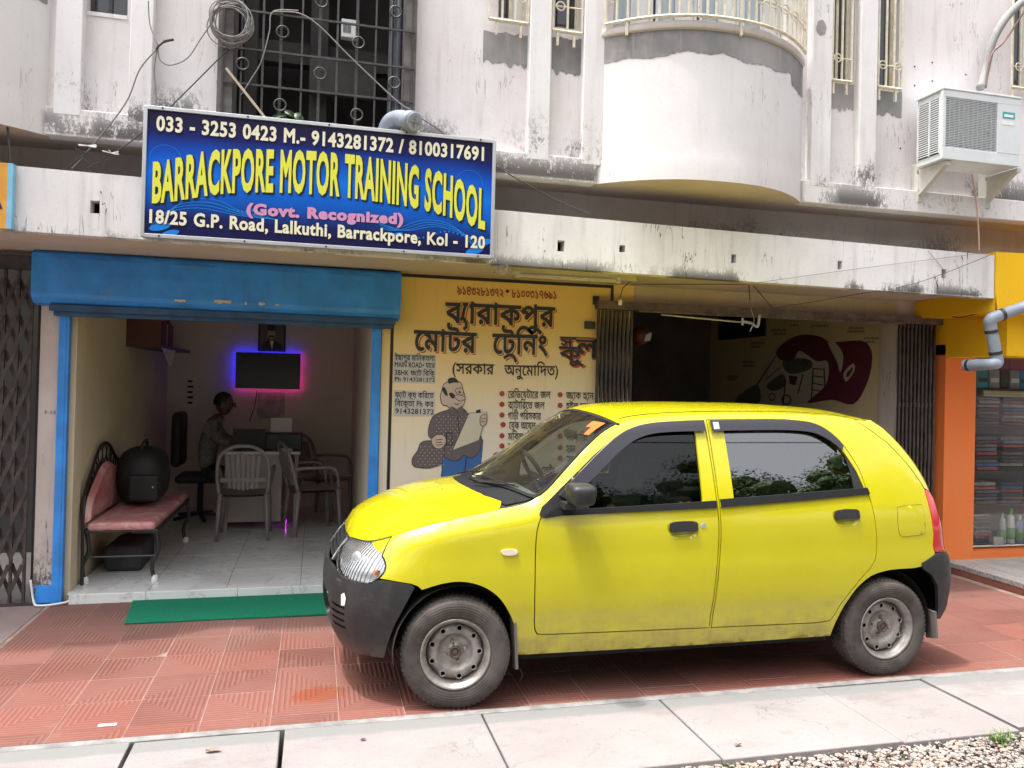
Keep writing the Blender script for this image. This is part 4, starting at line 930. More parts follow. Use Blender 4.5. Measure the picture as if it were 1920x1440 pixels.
for k in range(5):
    a = P(357, 715+k*10, BY-.01); q = MB().box(a[0]-.03, a[0]+.02+.01*(k % 2), BY-.006, BY-.002, a[2]-.012, a[2]+.012); tag(q.build('key_tag', m_black), ('topmost','second highest','middle','second lowest','lowest')[k]+' of five small dark tags on the back wall left of the television', 'tag', 'dark tags on the back wall')
# wall shelf with books at the upper left
ws = thing('wall_shelf', 'dark wooden wall shelf high on the office left wall holding books', 'shelf', (-1.5, 8.2, 1.8))
MB().box(-1.62, -1.36, 7.5, 9.3, 1.80, 1.83).build('board', m_iron2, ws)
MB().box(-1.62, -1.34, 7.48, 7.50, 1.80, 2.12).build('side_panel', M('brown wood', (.10,.04,.03), .5), ws)
for k in range(9):
    c_ = ((.12,.02,.02),(.25,.20,.16),(.05,.02,.03),(.2,.03,.03))[k % 4]; y = 7.55+k*.09
    tag(MB().box(-1.60, -1.38, y, y+.07, 1.832, 2.08-.02*(k % 3)).build('book', M('book cover', c_, .6, bst=0)), ('red-brown','pale','black','dark red')[k % 4]+' book, '+('nearest the door','second','third','fourth','fifth, in the middle','sixth','seventh','eighth','ninth, farthest in')[k]+' on the high wall shelf', 'book', 'books on the wall shelf')
a = [PXX(241,641,-1.35), PXX(303,652,-1.35), PXX(296,684,-1.35)]
q = MB(); q.add([(-1.33, 7.48, 1.80), (-1.33, 8.2, 1.79), (-1.35, 8.05, 1.62), (-1.31, 7.9, 1.66)], [(0,1,2,3)]); tag(q.build('hanging_paper', M('hanging paper', (.55,.52,.48), .8)), 'pale sheet of paper hanging from the wall shelf', 'paper')
# desk
dk = thing('desk', 'pale office desk with a marbled top in front of the seated man', 'desk', (-.5, 8.3, .06))
m_desk = M('desk laminate', (.42,.38,.34), .5, var=.05)
DX0, DX1, DY0, DY1 = PX(418,850,8.05), PX(563,850,8.05), 8.05, 8.55
MB().box(DX0, DX1, DY0, DY1, .80, .83, .006).build('table_top', m_marble, dk)
MB().box(DX0+.02, DX0+.55, DY0+.05, DY0+.07, .14, .80).build('front_panel', m_desk, dk)
for x in (DX0+.02, DX1-.05): MB().box(x, x+.03, DY0+.02, DY1-.02, .062, .80).build('side_panel', m_desk, dk)
lp = thing("laptop", "open dark laptop on the office desk", "laptop", (-.65, 8.3, .83))
xa, xb = PX(441,800,8.3), PX(500,800,8.3)
MB().box(xa, xb, 8.15, 8.38, .831, .846, .003).build('keyboard', m_iron2, lp); MB().obox(((xa+xb)/2, 8.12, .94), ((xb-xa)/2, 0, 0), (0, .005, 0), (0, -.02, .11)).build('display', m_iron2, lp)
pr = thing('printer', 'black printer with a white sheet standing in its feeder', 'printer', (-.3, 8.35, .83)); xa, xb = PX(497,800,8.3), PX(567,800,8.3)
MB().box(xa, xb, 8.2, 8.5, .831, 1.0, .012).build('printer_body', m_iron2, pr); MB().obox(((xa*.5+xb*.5)-.03, 8.42, 1.06), (.105, 0, 0), (0, .003, 0), (0, .03, .08)).build('paper_sheet', m_white, pr)
q = MB().box(PX(525,840,8.1), PX(548,840,8.1), 8.08, 8.2, .831, .856, .01); tag(q.build('crumpled_paper', m_white), 'crumpled white paper at the edge of the office desk', 'paper')
# white plastic chair
def chair():
    t = local('plastic_chair', 'pale moulded plastic chair with its back to the door in front of the desk', 'chair', 'plastic chairs around the desk')
    m = m_chair; q = MB()
    v = []
    for j in range(7):
        for i in range(9): u = i/8*2-1; w_ = j/6; v.append((u*(.21+.01*w_), -.20+.40*w_, .43-.012*(1-u*u)+.02*(1-w_)**2*0))
    q.add(v, [(j*9+i, j*9+i+1, (j+1)*9+i+1, (j+1)*9+i) for j in range(6) for i in range(8)])
    v2 = [(x, y, z-.02) for x, y, z in v]; q.add(v2, [(j*9+i, (j+1)*9+i, (j+1)*9+i+1, j*9+i+1) for j in range(6) for i in range(8)]); q.build('seat', m, t, smooth=True)
    f = MB(); arc = [Vector((-.21,-.20,.43)), Vector((-.225,-.25,.62)), Vector((-.20,-.29,.78)), Vector((-.10,-.315,.86)), Vector((0,-.32,.875)), Vector((.10,-.315,.86)), Vector((.20,-.29,.78)), Vector((.225,-.25,.62)), Vector((.21,-.20,.43))]
    f.tube(catmull(arc, 5), .017, 8); f.build('back_frame', m, t, smooth=True)
    for i in range(-3, 4):
        x = i*.042; MB().obox((x, -.262, .635), (.013, 0, 0), (0, .004, 0), (x*.1, -.05, .175-.02*abs(i)/3)).build('back_slat', m, t)
    MB().obox((0, -.238, .56), (.20, 0, 0), (0, .006, 0), (0, -.005, .02)).build('back_rail', m, t)
    for sx_ in (-1, 1):
        MB().tube(catmull([(sx_*.22,-.24,.64),(sx_*.25,-.05,.65),(sx_*.25,.14,.63),(sx_*.215,.19,.45)], 5), .015, 8).build('armrest', m, t, smooth=True)
        for sy_ in (-1, 1):
            MB().tube([(sx_*.20, sy_*.19, .43), (sx_*.225, sy_*.22-.005, .0)], [.024, .015], 8).build('leg', m, t, smooth=True)
    return t
m_chair = M('pale grey plastic', (.24,.215,.215), .45, var=.05, bst=0)
ch = chair(); ch.location = (-.62, 7.78, .06)
dup(ch, (.0, 7.95, .06), R(-75), 'pale plastic chair turned sideways at the right of the desk')
dup(ch, (.12, 8.75, .06), R(-120), 'plastic chair standing in the dim right back of the office')
# office chair and seated man
oc = thing('office_chair', 'high backed black office chair behind the desk', 'office chair', (-1.12, 8.75, .06))
cx, cy = PX(335,860,8.75), 8.75
MB().box(cx-.05, cx+.05, cy-.22, cy+.22, .62, 1.18, .045).build('backrest', m_bag, oc, smooth=False); MB().box(cx, cx+.45, cy-.23, cy+.23, .46, .54, .03).build('seat', m_bag, oc)
MB().tube([(cx+.22, cy, .12), (cx+.22, cy, .46)], .03, 8).build('pillar', m_iron2, oc)
for k in range(5): MB().bar((cx+.22, cy, .13), (cx+.22+.28*math.cos(k*1.257), cy+.28*math.sin(k*1.257), .09), .035, .02).build('base_arm', m_iron2, oc)
def skin(name, joints, edges, m, parent, root=0, sub=2):
    me = bpy.data.meshes.new(name); me.from_pydata([j[:3] for j in joints], edges, []); o = bpy.data.objects.new(name, me); COL.objects.link(o)
    o.modifiers.new('skin', 'SKIN'); sk = me.skin_vertices[0].data if me.skin_vertices else None
    if sk is None:
        bpy.context.view_layer.objects.active = o
    for i, j in enumerate(joints):
        r_ = j[3]; me.skin_vertices[0].data[i].radius = (r_, j[4] if len(j) > 4 else r_); me.skin_vertices[0].data[i].use_root = (i == root)
    s_ = o.modifiers.new('sub', 'SUBSURF'); s_.levels = sub; s_.render_levels = sub
    dg = bpy.context.evaluated_depsgraph_get(); dg.update(); nm = bpy.data.meshes.new_from_object(o.evaluated_get(dg)); o.modifiers.clear(); o.data = nm; nm.name = name
    nm.materials.clear(); nm.materials.append(m); nm.shade_smooth(); place(o, parent); return o
man = thing('person', 'seated person in a grey shirt leaning over the desk beside the dark office chair', 'person', (PX(405,870,8.62), 8.62, .06))
mx_, my_ = PX(392,870,8.62), 8.62
m_shirt = M('grey check shirt', (.20,.19,.18), .85, var=.3, vs=40); m_hair = M('black hair', (.008,.008,.008), .6, bst=0); m_skin = M('brown skin', (.13,.065,.04), .5, var=.05, bst=0); m_tr = M('dark trousers', (.02,.02,.025), .8)
J = [(mx_-.08, my_, .60, .14, .11), (mx_-.04, my_, .78, .14, .11), (mx_+.02, my_, .98, .17, .11), (mx_+.07, my_, 1.10, .10, .08), (mx_+.11, my_-.0, 1.17, .055), (mx_+.02, my_-.16, 1.04, .075), (mx_+.12, my_-.22, .90, .05), (mx_+.33, my_-.16, .87, .036), (mx_+.02, my_+.16, 1.04, .075), (mx_+.12, my_+.22, .90, .05), (mx_+.33, my_+.14, .87, .036),
     (mx_+.02, my_-.10, .55, .09), (mx_+.36, my_-.11, .54, .065), (mx_+.36, my_-.11, .14, .04), (mx_+.46, my_-.11, .10, .035), (mx_+.02, my_+.10, .55, .09), (mx_+.36, my_+.11, .54, .065), (mx_+.36, my_+.11, .14, .04), (mx_+.46, my_+.11, .10, .035)]
E_ = [(0,1),(1,2),(2,3),(3,4),(2,5),(5,6),(6,7),(2,8),(8,9),(9,10),(0,11),(11,12),(12,13),(13,14),(0,15),(15,16),(16,17),(17,18)]
body = skin('body', J, E_, [m_shirt][0], man)
body.data.materials.append(m_tr); body.data.materials.append(m_skin)
for p in body.data.polygons:
    z = p.center[2]; x = p.center[0]
    p.material_index = 1 if z < .66 and not (x < mx_+.0 and z > .62) else (2 if z > 1.125 or x > mx_+.22 else 0)
hd = MB(); bm = bmesh.new(); bmesh.ops.create_icosphere(bm, subdivisions=3, radius=1); hx, hy, hz = mx_+.135, my_-.01, 1.27
for p in bm.verts:
    c0 = p.co.copy(); s_ = 1-.18*max(0, -c0.z); p.co = Vector((hx+.092*c0.x*s_, hy+.075*c0.y*s_, hz+.115*c0.z))
bm.verts.index_update(); hd.add([p.co[:] for p in bm.verts], [[p.index for p in f.verts] for f in bm.faces]); bm.free()
head = hd.build('head', m_skin, man, smooth=True)
MB().obox((hx+.095, hy, hz-.01), (.018,0,-.006), (0,.012,0), (0,0,.025)).build('nose', m_skin, head)
for s_ in (-1, 1): MB().obox((hx-.005, hy+s_*.077, hz-.01), (.016,0,0), (0,.007,0), (0,0,.028)).build('ear', m_skin, head); MB().obox((hx+.082, hy+s_*.03, hz+.012), (.006,0,0), (0,.012,0), (0,0,.005)).build('eye', m_black, head)
MB().obox((hx+.085, hy, hz-.055), (.005,0,0), (0,.022,0), (0,0,.005)).build('mouth', m_pdr, head)
bm = bmesh.new(); bmesh.ops.create_icosphere(bm, subdivisions=3, radius=1); q = MB()
for p in bm.verts: c0 = p.co.copy(); p.co = Vector((hx-.012+.098*c0.x, hy+.083*c0.y, hz+.022+.108*c0.z))
bmesh.ops.delete(bm, geom=[p for p in bm.verts if (p.co.z < hz-.03) or (p.co.x > hx+.045 and p.co.z < hz+.055)], context='VERTS')
bm.verts.index_update(); q.add([p.co[:] for p in bm.verts], [[p.index for p in f.verts] for f in bm.faces]); bm.free(); q.build('hair', m_hair, man, smooth=True)
for s_ in (-1, 1):   # hands resting on the desk edge
    hx_, hy_ = mx_+.36, my_+(-.16 if s_ < 0 else .14); q = MB(); q.box(hx_-.03, hx_+.045, hy_-.035, hy_+.035, .855, .88, .01)
    hnd = q.build('hand', m_skin, man)
    for k in range(4): MB().tube([(hx_+.04, hy_-.028+k*.018, .868), (hx_+.07, hy_-.028+k*.019, .866), (hx_+.088-.004*abs(k-1.5), hy_-.028+k*.019, .85)], [.008,.0075,.006], 6).build('finger', m_skin, hnd)
    MB().tube([(hx_-.01, hy_-s_*.0+.035, .868), (hx_+.02, hy_+.055, .862), (hx_+.04, hy_+.058, .855)], [.009,.008,.007], 6).build('thumb', m_skin, hnd)
# small magenta lamp glow on the floor is a charger cable light
q = MB().tube(catmull([P(533,960,8.3), P(536,975,8.3), P(533,990,8.3), P(531,1003,8.3)], 4), .006, 5); tag(q.build('light_cable', emis('magenta cable', (.8,.05,1), 1.6)), 'short glowing magenta cable hanging near the office desk', 'cable')

# ================================================================== dark shop with a mural
RX = 5.02
struct(MB().box(RX, RX+.1, 6.15, 9.5, 0, 2.6).build('shop_right_wall', plaster('shop yellow', (.64,.53,.31), (.68,.57,.35), 0, streak=.2, off=4)))
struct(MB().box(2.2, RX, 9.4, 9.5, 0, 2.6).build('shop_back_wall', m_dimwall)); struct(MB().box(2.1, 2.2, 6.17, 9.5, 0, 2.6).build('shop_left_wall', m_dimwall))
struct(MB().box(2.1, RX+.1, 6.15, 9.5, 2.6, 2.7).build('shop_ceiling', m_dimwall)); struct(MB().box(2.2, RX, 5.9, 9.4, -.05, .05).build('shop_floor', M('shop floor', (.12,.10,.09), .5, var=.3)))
mu = thing('mural', 'mural of a maroon cap shape over machine parts painted on the inner shop wall', 'mural', (RX-.004, 7.2, 1.2))
def M5(x, y): p = PXX(1180+x/3.692, 560+y/3.692, RX-.004); return (p[1], p[2])
m_mar = mk('maroon paint', (.12,.018,.04), .7); m_mw = mk('mural pale', (.56,.51,.40), .7); m_mg = mk('mural grey green', (.10,.12,.11), .7)
def mfl(nm, pts, m, off, sm=True):
    p = [M5(*a) for a in pts]
    if sm: p = [(v.x, v.y) for v in catmull([(a, b, 0) for a, b in p], 4, True)]
    if area2(p) < 0: p = p[::-1]
    flat(nm, [p], lambda u, v: (RX-off, u, v), m, mu)
mfl('painted_machine', [(710,690),(880,590),(940,440),(1050,330),(1380,330),(1390,560),(1250,700),(1000,760),(760,740)], m_mw, .003)
mfl('painted_machine', [(740,690),(860,600),(900,620),(900,720),(760,740)], m_mg, .004); mfl('painted_machine', [(1070,420),(1240,420),(1260,480),(1150,520),(1080,500)], m_mg, .004)
mfl('painted_machine', [(950,600),(1060,520),(1080,600),(1000,640)], m_mg, .004); mfl('painted_machine', [(1105,530),(1165,540),(1150,600),(1110,590)], m_mar, .0045, False)
mfl('painted_cap', [(1020,360),(1100,285),(1200,250),(1320,262),(1400,300),(1600,290),(1670,345),(1680,450),(1640,600),(1550,730),(1400,700),(1230,720),(1360,600),(1375,440),(1290,430),(1180,360),(1130,430),(1040,420)], m_mar, .005)
mfl('painted_cap', [(1375,300),(1420,300),(1475,370),(1480,450),(1460,510),(1440,440),(1405,370)], m_mw, .006)
mfl('painted_mark', [(1485,515),(1520,470),(1555,450),(1560,500),(1510,570),(1490,560)], m_mw, .0065); mfl('painted_mark', [(1505,520),(1530,490),(1545,475),(1545,500),(1512,545)], m_mar, .007)
ls = []
for a, b in (((1275,480),(1340,485)),((1270,530),(1345,540)),((1268,580),(1345,595)),((1265,625),(1340,640))): ls.append([M5(a[0], a[1]), M5(b[0], b[1]), M5(b[0], b[1]+7), M5(a[0], a[1]+7)])
for a, b in (((1270,480),(1258,700)),((1345,480),(1352,620)),((1080,560),(1060,740)),((1200,520),(1165,660)),((940,560),(1050,470)),((880,600),(1010,400))): ls.append([M5(a[0], a[1]), M5(a[0]+9, a[1]), M5(b[0]+9, b[1]), M5(b[0], b[1])])
flat('painted_lines', [a if area2(a) > 0 else a[::-1] for a in ls], lambda u, v: (RX-.008, u, v), m_black, mu)
for cx_, cy_, r_ in ((990,680,30),(1090,700,40),(1215,450,26),(1215,450,14)):
    u, v = M5(cx_, cy_); k = r_/3.692/1475*8; flat('painted_ring', [circle(u, v, k*1.6, 16, k), circle(u, v, k*1.2, 16, k*.75)[::-1]], lambda u, v: (RX-.0085, u, v), m_black, mu)
tl = []
for cx_, cy_, w_ in ((1040,220,120),(1040,245,90),(1150,185,60),(1325,190,130),(1570,205,110),(1575,228,130),(1680,275,110),(1670,300,70),(890,310,100),(880,335,70),(825,440,90),(830,465,90),(720,540,80),(715,560,60)):
    for k in range(int(w_/11)):
        x = cx_-w_/2+k*11; h_ = 8+3*((k*7) % 3); tl.append([M5(x, cy_+6), M5(x+7, cy_+6), M5(x+7, cy_-h_+2), M5(x, cy_-h_+2)])
flat('painted_caption', [a if area2(a) > 0 else a[::-1] for a in tl], lambda u, v: (RX-.004, u, v), mk('caption ink', (.17,.13,.08)), mu)
q = MB(); a = PXX(1350, 605, RX-.01); b = PXX(1435, 630, RX-.01); q.box(RX-.03, RX-.003, b[1], a[1], b[2]-.0, a[2]+.12); tag(q.build('dark_banner', m_black), 'black banner high on the shop wall at the back', 'banner')
MB().box(RX-.012, RX-.004, 6.15, 6.2, 0, 2.2).build('edge_strip', m_pier, mu)
q = MB().box(3.2, 3.9, 9.3, 9.39, .05, 1.9); tag(q.build('inner_door', M('dark door', (.03,.02,.02), .6)), 'dark inner door at the back of the unlit shop', 'door')
hp = thing('hanging_helmet', 'red and white helmet hanging in the dark shop beside the folded gate', 'helmet', P(1205,632,6.4)); a = P(1200,630,6.4)
bm = bmesh.new(); bmesh.ops.create_icosphere(bm, subdivisions=2, radius=.085); bm.verts.index_update(); q = MB(); q.add([(p.co.x+a[0], p.co.y+6.4, p.co.z+a[2]) for p in bm.verts], [[p.index for p in f.verts] for f in bm.faces]); bm.free(); q.build('shell', M('dull red', (.10,.02,.02), .5), hp, smooth=True)
flat('white_mark', [[(a[0]+.0, a[2]-.05), (a[0]+.06, a[2]-.04), (a[0]+.07, a[2]+.03), (a[0]+.02, a[2]+.01)]], lambda u, v: (u, 6.31, v), M('dull white', (.4,.4,.4), .6), hp)
# ================================================================== air conditioner
AY = 4.84
ac = thing('air_conditioner', 'white outdoor air conditioner unit on steel brackets at the upper right wall', 'air conditioner', (4.77, 5.0, 3.33))
AX0 = PX(1768, 230, AY); AX1 = PX(1913, 240, AY); AZ0 = PZ(1768, 297, AY); AZ1 = PZ(1768, 166, AY); AB = UP-.04
m_ac = M('white enamel', (.62,.64,.66), .4, var=.04, bst=0, dirt=.05, dirtc=(.4,.36,.3)); m_acd = M('dark fin', (.035,.035,.04), .6, bst=0)
gx1 = AX0+(AX1-AX0)*.70; gz0 = AZ0+.09; gz1 = AZ1-.055
q = MB(); q.box(AX0+.012, AX1, AY+.03, AB, AZ0, AZ1-.002, .006); q.box(AX0, AX1, AY, AY+.03, gz1, AZ1-.002, .004); q.box(AX0, AX1, AY, AY+.03, AZ0, gz0, .004)
q.box(AX0, AX0+.025, AY, AY+.03, gz0, gz1); q.box(gx1, AX1, AY-.001, AY+.03, gz0, gz1); q.box(AX0-.004, AX1+.004, AY-.005, AB+.004, AZ1-.002, AZ1+.014, .004); q.build('casing', m_ac, ac)
MB().box(AX0+.025, gx1, AY+.024, AY+.029, gz0, gz1).build('recess', m_acd, ac)
n = 30
for i in range(n): z = gz0+(gz1-gz0)*(i+.5)/n; MB().box(AX0+.025, gx1, AY+.004, AY+.010, z-.0022, z+.0022).build('grille_slat', m_ac, ac)
q = MB()
for i in range(12): x = AX0+.03+(gx1-AX0-.03)*i/11; q.box(x-.001, x+.001, AY+.010, AY+.022, gz0, gz1)
q.build('grille_wires', m_ac, ac)
MB().box(AX0+.008, AX0+.0115, AY+.04, AB-.02, AZ0+.05, AZ1-.05).build('recess', m_acd, ac)
n = 24
for i in range(n): z = AZ0+.055+(AZ1-AZ0-.11)*(i+.5)/n; MB().box(AX0+.001, AX0+.009, AY+.04, AB-.02, z-.004, z+.003).build('side_slat', m_ac, ac)
for y in (AY+.035, (AY+AB)/2, AB-.02): MB().box(AX0-.002, AX0+.009, y-.005, y+.005, AZ0+.05, AZ1-.05).build('side_post', m_ac, ac)
a = P(1880, 209, AY-.002); b = P(1903, 224, AY-.002); MB().box(a[0], b[0], AY-.003, AY-.001, b[2], a[2]).build('badge', M('teal badge', (.04,.33,.28), .5, bst=0), ac)
a = P(1880, 226, AY-.002); b = P(1901, 236, AY-.002); MB().box(a[0], b[0], AY-.003, AY-.001, b[2], a[2]).build('label', m_white, ac)
a = P(1883, 218, AY-.004); b = P(1900, 216, AY-.004); MB().box(a[0], b[0], AY-.0045, AY-.003, a[2]-.003, b[2]).build('badge_mark', m_white, ac)
for px in (1722, 1850):
    x = PX(px, 320, UP-.01)+.02; q = MB(); q.box(x-.02, x+.02, UP-.012, UW, AZ0-.25, AZ0+.05) ; q.box(x-.02, x+.02, AY+.02, UP, AZ0-.035, AZ0-.004)
    q.add([(x-.018, UW-.01, AZ0-.25), (x-.018, AY+.05, AZ0-.035), (x-.018, UW-.01, AZ0-.035), (x-.018, UW-.01, AZ0-.22), (x-.018, AY+.05, AZ0-.03),
           (x+.018, UW-.01, AZ0-.25), (x+.018, AY+.05, AZ0-.035), (x+.018, UW-.01, AZ0-.20)], [(0,1,2),(0,5,6,1),(5,7,6)]); q.build('bracket', M('bracket paint', (.50,.485,.45), .5, var=.1, dirt=.12, dirtc=(.3,.2,.14)), ac)
tag(MB().tube(catmull([P(1915,5,5.1), P(1885,35,5.1), P(1860,80,5.12), P(1848,130,5.14), P(1838,165,5.1)], 8), .032, 12).build('insulated_pipe', M('grey insulation', (.27,.265,.265), .8, bs=90, bst=.5), smooth=True), 'thick grey insulated hose rising from the air conditioner', 'hose')
tag(MB().tube(catmull([P(1925,15,5.08), P(1885,75,5.08), P(1858,105,5.09), P(1848,165,5.08)], 8), .008, 8).build('copper_pipe', M('brown pipe', (.18,.10,.08), .6), smooth=True), 'thin brown pipe beside the insulated hose above the air conditioner', 'pipe')
tag(MB().tube(catmull([P(1822,326,UP-.03), P(1828,360,UP-.03), P(1834,420,FA-.0), P(1836,470,FA-.02)], 8), .006, 6).build('drain_tube', M('pale brown tube', (.55,.36,.28), .5, bst=0), smooth=True), 'thin pale brown drain tube hanging below the air conditioner', 'tube')
for i, (px, py) in enumerate(((1715,125),(1748,117),(1715,160),(1748,152),(1811,140),(1688,278))):
    x, _, z = P(px, py, UW-.002); MB().lathe([(0,-.004),(.006,-.004),(.006,0)], (x, UW-.001, z), 'Y', 8).build('drill_hole', m_black, bld)

# ================================================================== cables
def cable(lb, pts, r_=.0045, m=m_cable, nm='cable', cat='cable', grp=None):
    o = MB().tube(catmull(pts, 8), r_, 6).build(nm, m, smooth=True); tag(o, lb, cat, grp); return o
CY = UP-.05
coil = thing('cable_coil', 'untidy coil of grey cable hung on the left corner of the rusty window grille', 'cable coil', P(434,50,CY))
c0 = P(434, 48, CY); r = random.Random(2)
for k in range(13):
    rx_, rz_ = .112+r.uniform(-.022,.014), .118+r.uniform(-.02,.012); ox, oz = r.uniform(-.018,.018), r.uniform(-.014,.014)
    MB().tube([(c0[0]+ox+rx_*math.cos(t)+.006*math.sin(3*t+k), CY-.012*k*.6+.006*math.sin(2*t+k), c0[2]+oz+rz_*math.sin(t)) for t in [j*math.pi/16 for j in range(32)]], .0035, 6, closed=True).build('loop', m_cableg, coil, smooth=True)
cable('grey cable looping from the facade top to the cable joint left of the blue sign', [P(278,0,CY), P(281,45,CY), P(296,85,CY-.02)], .004, m_cableg)
cable('grey cable sagging between the cable joint and the cable coil', [P(296,88,CY), P(300,112,CY), P(320,122,CY), P(352,108,CY), P(378,70,CY), P(402,35,CY)], .004, m_cableg)
cable('thick black taped cable joint sticking out left of the coil', [P(292,92,CY-.01), P(308,78,CY-.02), P(326,74,CY-.03)], [.006]*8+[.009]*8+[.004], m_cable)
cable('cable running from the joint down into the gap at the upper left', [P(294,92,CY), P(262,130,CY), P(240,185,CY), P(205,235,CY), P(150,300,5.2), P(135,316,5.2)], .0045, m_cableg)
cable('straight grey cable hanging from the joint behind the left end of the sign', [P(295,92,CY), P(289,130,CY), P(294,200,CY), P(295,215,CY)], .005, m_cableg)
cable('taut cable slanting from the coil down behind the sign to the left gap', [P(428,92,CY), P(322,198,CY+.02), P(250,262,CY+.02), P(190,300,5.2), P(172,318,5.2)], .004, m_cable)
cable('black cable dropping down the far left of the facade', [P(-6,60,CY), P(3,140,CY), P(14,235,CY-.02), P(20,308,FA-.02)], .007, m_cable)
cable('thin cable drooping under the first floor right of the sign', [P(925,310,UP-.02), P(1000,352,UP-.04), P(1060,382,FA+.02), P(1110,402,FA+.02)], .004, m_cable)
cable('cable crossing the window grille from upper left to lower right', [P(512,22,UP-.04), P(560,25,UP-.04), P(600,50,UP-.04), P(660,110,UP-.04), P(745,190,UP-.04), P(770,205,UP-.05)], .0045, m_cableg)
cable('cable curving down from the coil across the left of the window grille', [P(560,20,UP-.035), P(512,22,UP-.035), P(505,60,UP-.035), P(490,115,UP-.035), P(470,150,UP-.035), P(452,178,UP-.035)], .004, m_cableg)
cable('thin wire poking out beside the grey pipe bend', [P(790,222,UP-.04), P(818,240,UP-.04), P(835,254,UP-.03)], .003, m_cable)
cable('thin wire stretched from the concrete edge to the yellow shop sign', [P(1420,530,FA-.02), P(1600,505,FA-.02), P(1860,472,FA-.02)], .0022, m_cableg)
cable('wire rising from under the canopy to the corner of the yellow shop sign', [P(1450,578,5.4), P(1600,553,5.2), P(1720,530,FA-.03), P(1862,476,FA-.03)], .0025, m_cable)
cable('thin wire hanging from the facade to the drain hole at the right', [P(1740,470,FA-.01), P(1765,500,FA-.01), P(1770,508,FA-.01)], .002, m_cableg)
cable('thin wire hooked along the canopy underside', [P(1182,533,5.5), P(1300,533,5.5), P(1403,533,5.5)], .003, m_cable)
# twigs and wire ends bound together in the gap under the first floor
for k, (a, b) in enumerate((((100,332),(172,278)),((125,335),(205,295)),((140,278),(178,300)),((150,292),(175,322)),((185,310),(212,290)))):
    cable(('dark','short','thin','bent','frayed')[k]+' twig of old wire in the gap above the canopy at the left', [P(*a, 5.18), P((a[0]+b[0])/2+3, (a[1]+b[1])/2-2, 5.17), P(*b, 5.18)], .0035, m_cable, 'wire_end', 'wire')
for (px, py, lb) in ((165,273,'left'), (208,287,'right')):
    q = MB(); c = Vector(P(px, py, 5.14)); r = random.Random(px)
    for k in range(6):
        a = r.uniform(-.6, 3.6); p1 = c+Vector((math.cos(a)*.05, -.01, math.sin(a)*.018)); q.bar(c, p1, .006, .002)
    tag(q.build('torn_tape', m_white), 'torn white tape knot on the '+lb+' wire end above the canopy', 'tape')
# scribbly wire under the sign's right corner
q = MB(); r = random.Random(8); c0 = P(935, 498, FA-.02); pts = [(c0[0]+r.uniform(-.05,.06), FA-.02+r.uniform(-.02,.02), c0[2]+r.uniform(-.06,.04)) for _ in range(14)]
tag(q.tube(catmull(pts, 5), .0022, 5).build('wire_tangle', m_cableg, smooth=True), 'tangle of thin wire below the right corner of the blue sign', 'wire')
# tube light and its fittings below the canopy
tl_ = thing('tube_light', 'unlit cream tube light fitting under the canopy above the yellow wall', 'lamp', P(1060,512,5.3))
a = P(960, 504, 5.3); b = P(1192, 518, 5.3)
MB().bar((a[0], 5.3, 2.345), (b[0], 5.3, 2.345), .05, .03).build('housing', M('cream batten', (.50,.44,.28), .5), tl_); MB().bar((a[0]+.05, 5.285, 2.312), (b[0]-.16, 5.285, 2.312), .022).build('tube', M('dusty tube', (.55,.50,.38), .4), tl_)
for x in (a[0]+.04, b[0]-.14): MB().box(x-.015, x+.015, 5.28, 5.32, 2.30, 2.34).build('holder', m_creamg, tl_)
sk_ = thing('lamp_holder', 'small pendant lamp holder on a bent wire beside the tube light', 'lamp holder', P(1163,565,5.45))
MB().tube([P(1190,520,5.45), P(1168,540,5.45), P(1162,560,5.45)], .004, 5).build('wire', m_cable, sk_); a = P(1163,562,5.45); MB().tube([a, (a[0], a[1], a[2]-.04)], .014, 10).build('socket', m_creamg, sk_)
gm = M('galvanised rod', (.45,.45,.44), .35, .5, bst=0)
rod = thing('hanging_rod', 'galvanised rod and bent pipe end tied up under the canopy over the dark opening', 'rod', P(1413,600,5.6))
MB().tube([P(1240,590,5.75), P(1398,605,5.6)], .007, 7).build('rod', gm, rod); MB().tube(catmull([P(1392,603,5.58), P(1408,606,5.58), P(1420,612,5.58), P(1424,590,5.58)], 5), .012, 8).build('bent_pipe', gm, rod, smooth=True)
MB().tube([P(1392,596,5.58), P(1392,610,5.58)], .009, 7).build('collar', gm, rod); MB().tube(catmull([P(1413,532,5.58), P(1416,560,5.58), P(1409,580,5.57), P(1414,600,5.56), P(1406,622,5.56)], 6), .003, 5).build('tie_wire', gm, rod)
MB().tube([P(1404,532,5.55), P(1406,563,5.55)], .004, 5).build('hook', m_rust, rod); MB().tube([P(1413,536,5.5), P(1449,578,5.7)], .004, 5).build('stay_wire', m_rust, rod)

# ================================================================== left neighbour's sign
ls_ = thing('shop_sign', 'orange shop sign with dark letter A and light blue edge cut by the left edge', 'sign', (-1.75, FA, 2.38))
a = P(27, 310, FA-.03); z0, z1 = fz(0,-1.75)+.0, fz(1,-1.7)+.002
MB().box(-3.4, a[0]-.025, FA-.045, FA-.003, z0, z1).build('panel', M('sign orange', (.72,.34,.05), .5, bst=0), ls_)
MB().box(a[0]-.028, a[0], FA-.047, FA-.003, z0, z1, .002).build('edge', M('light blue edge', (.22,.50,.72), .5, bst=0), ls_)
text_on('lettering', 'A', PX(-48,385,FA-.05), PX(5,385,FA-.05), z0+.12, .14, FA-.048, mk('navy letters', (.02,.03,.14)), ls_, .05)

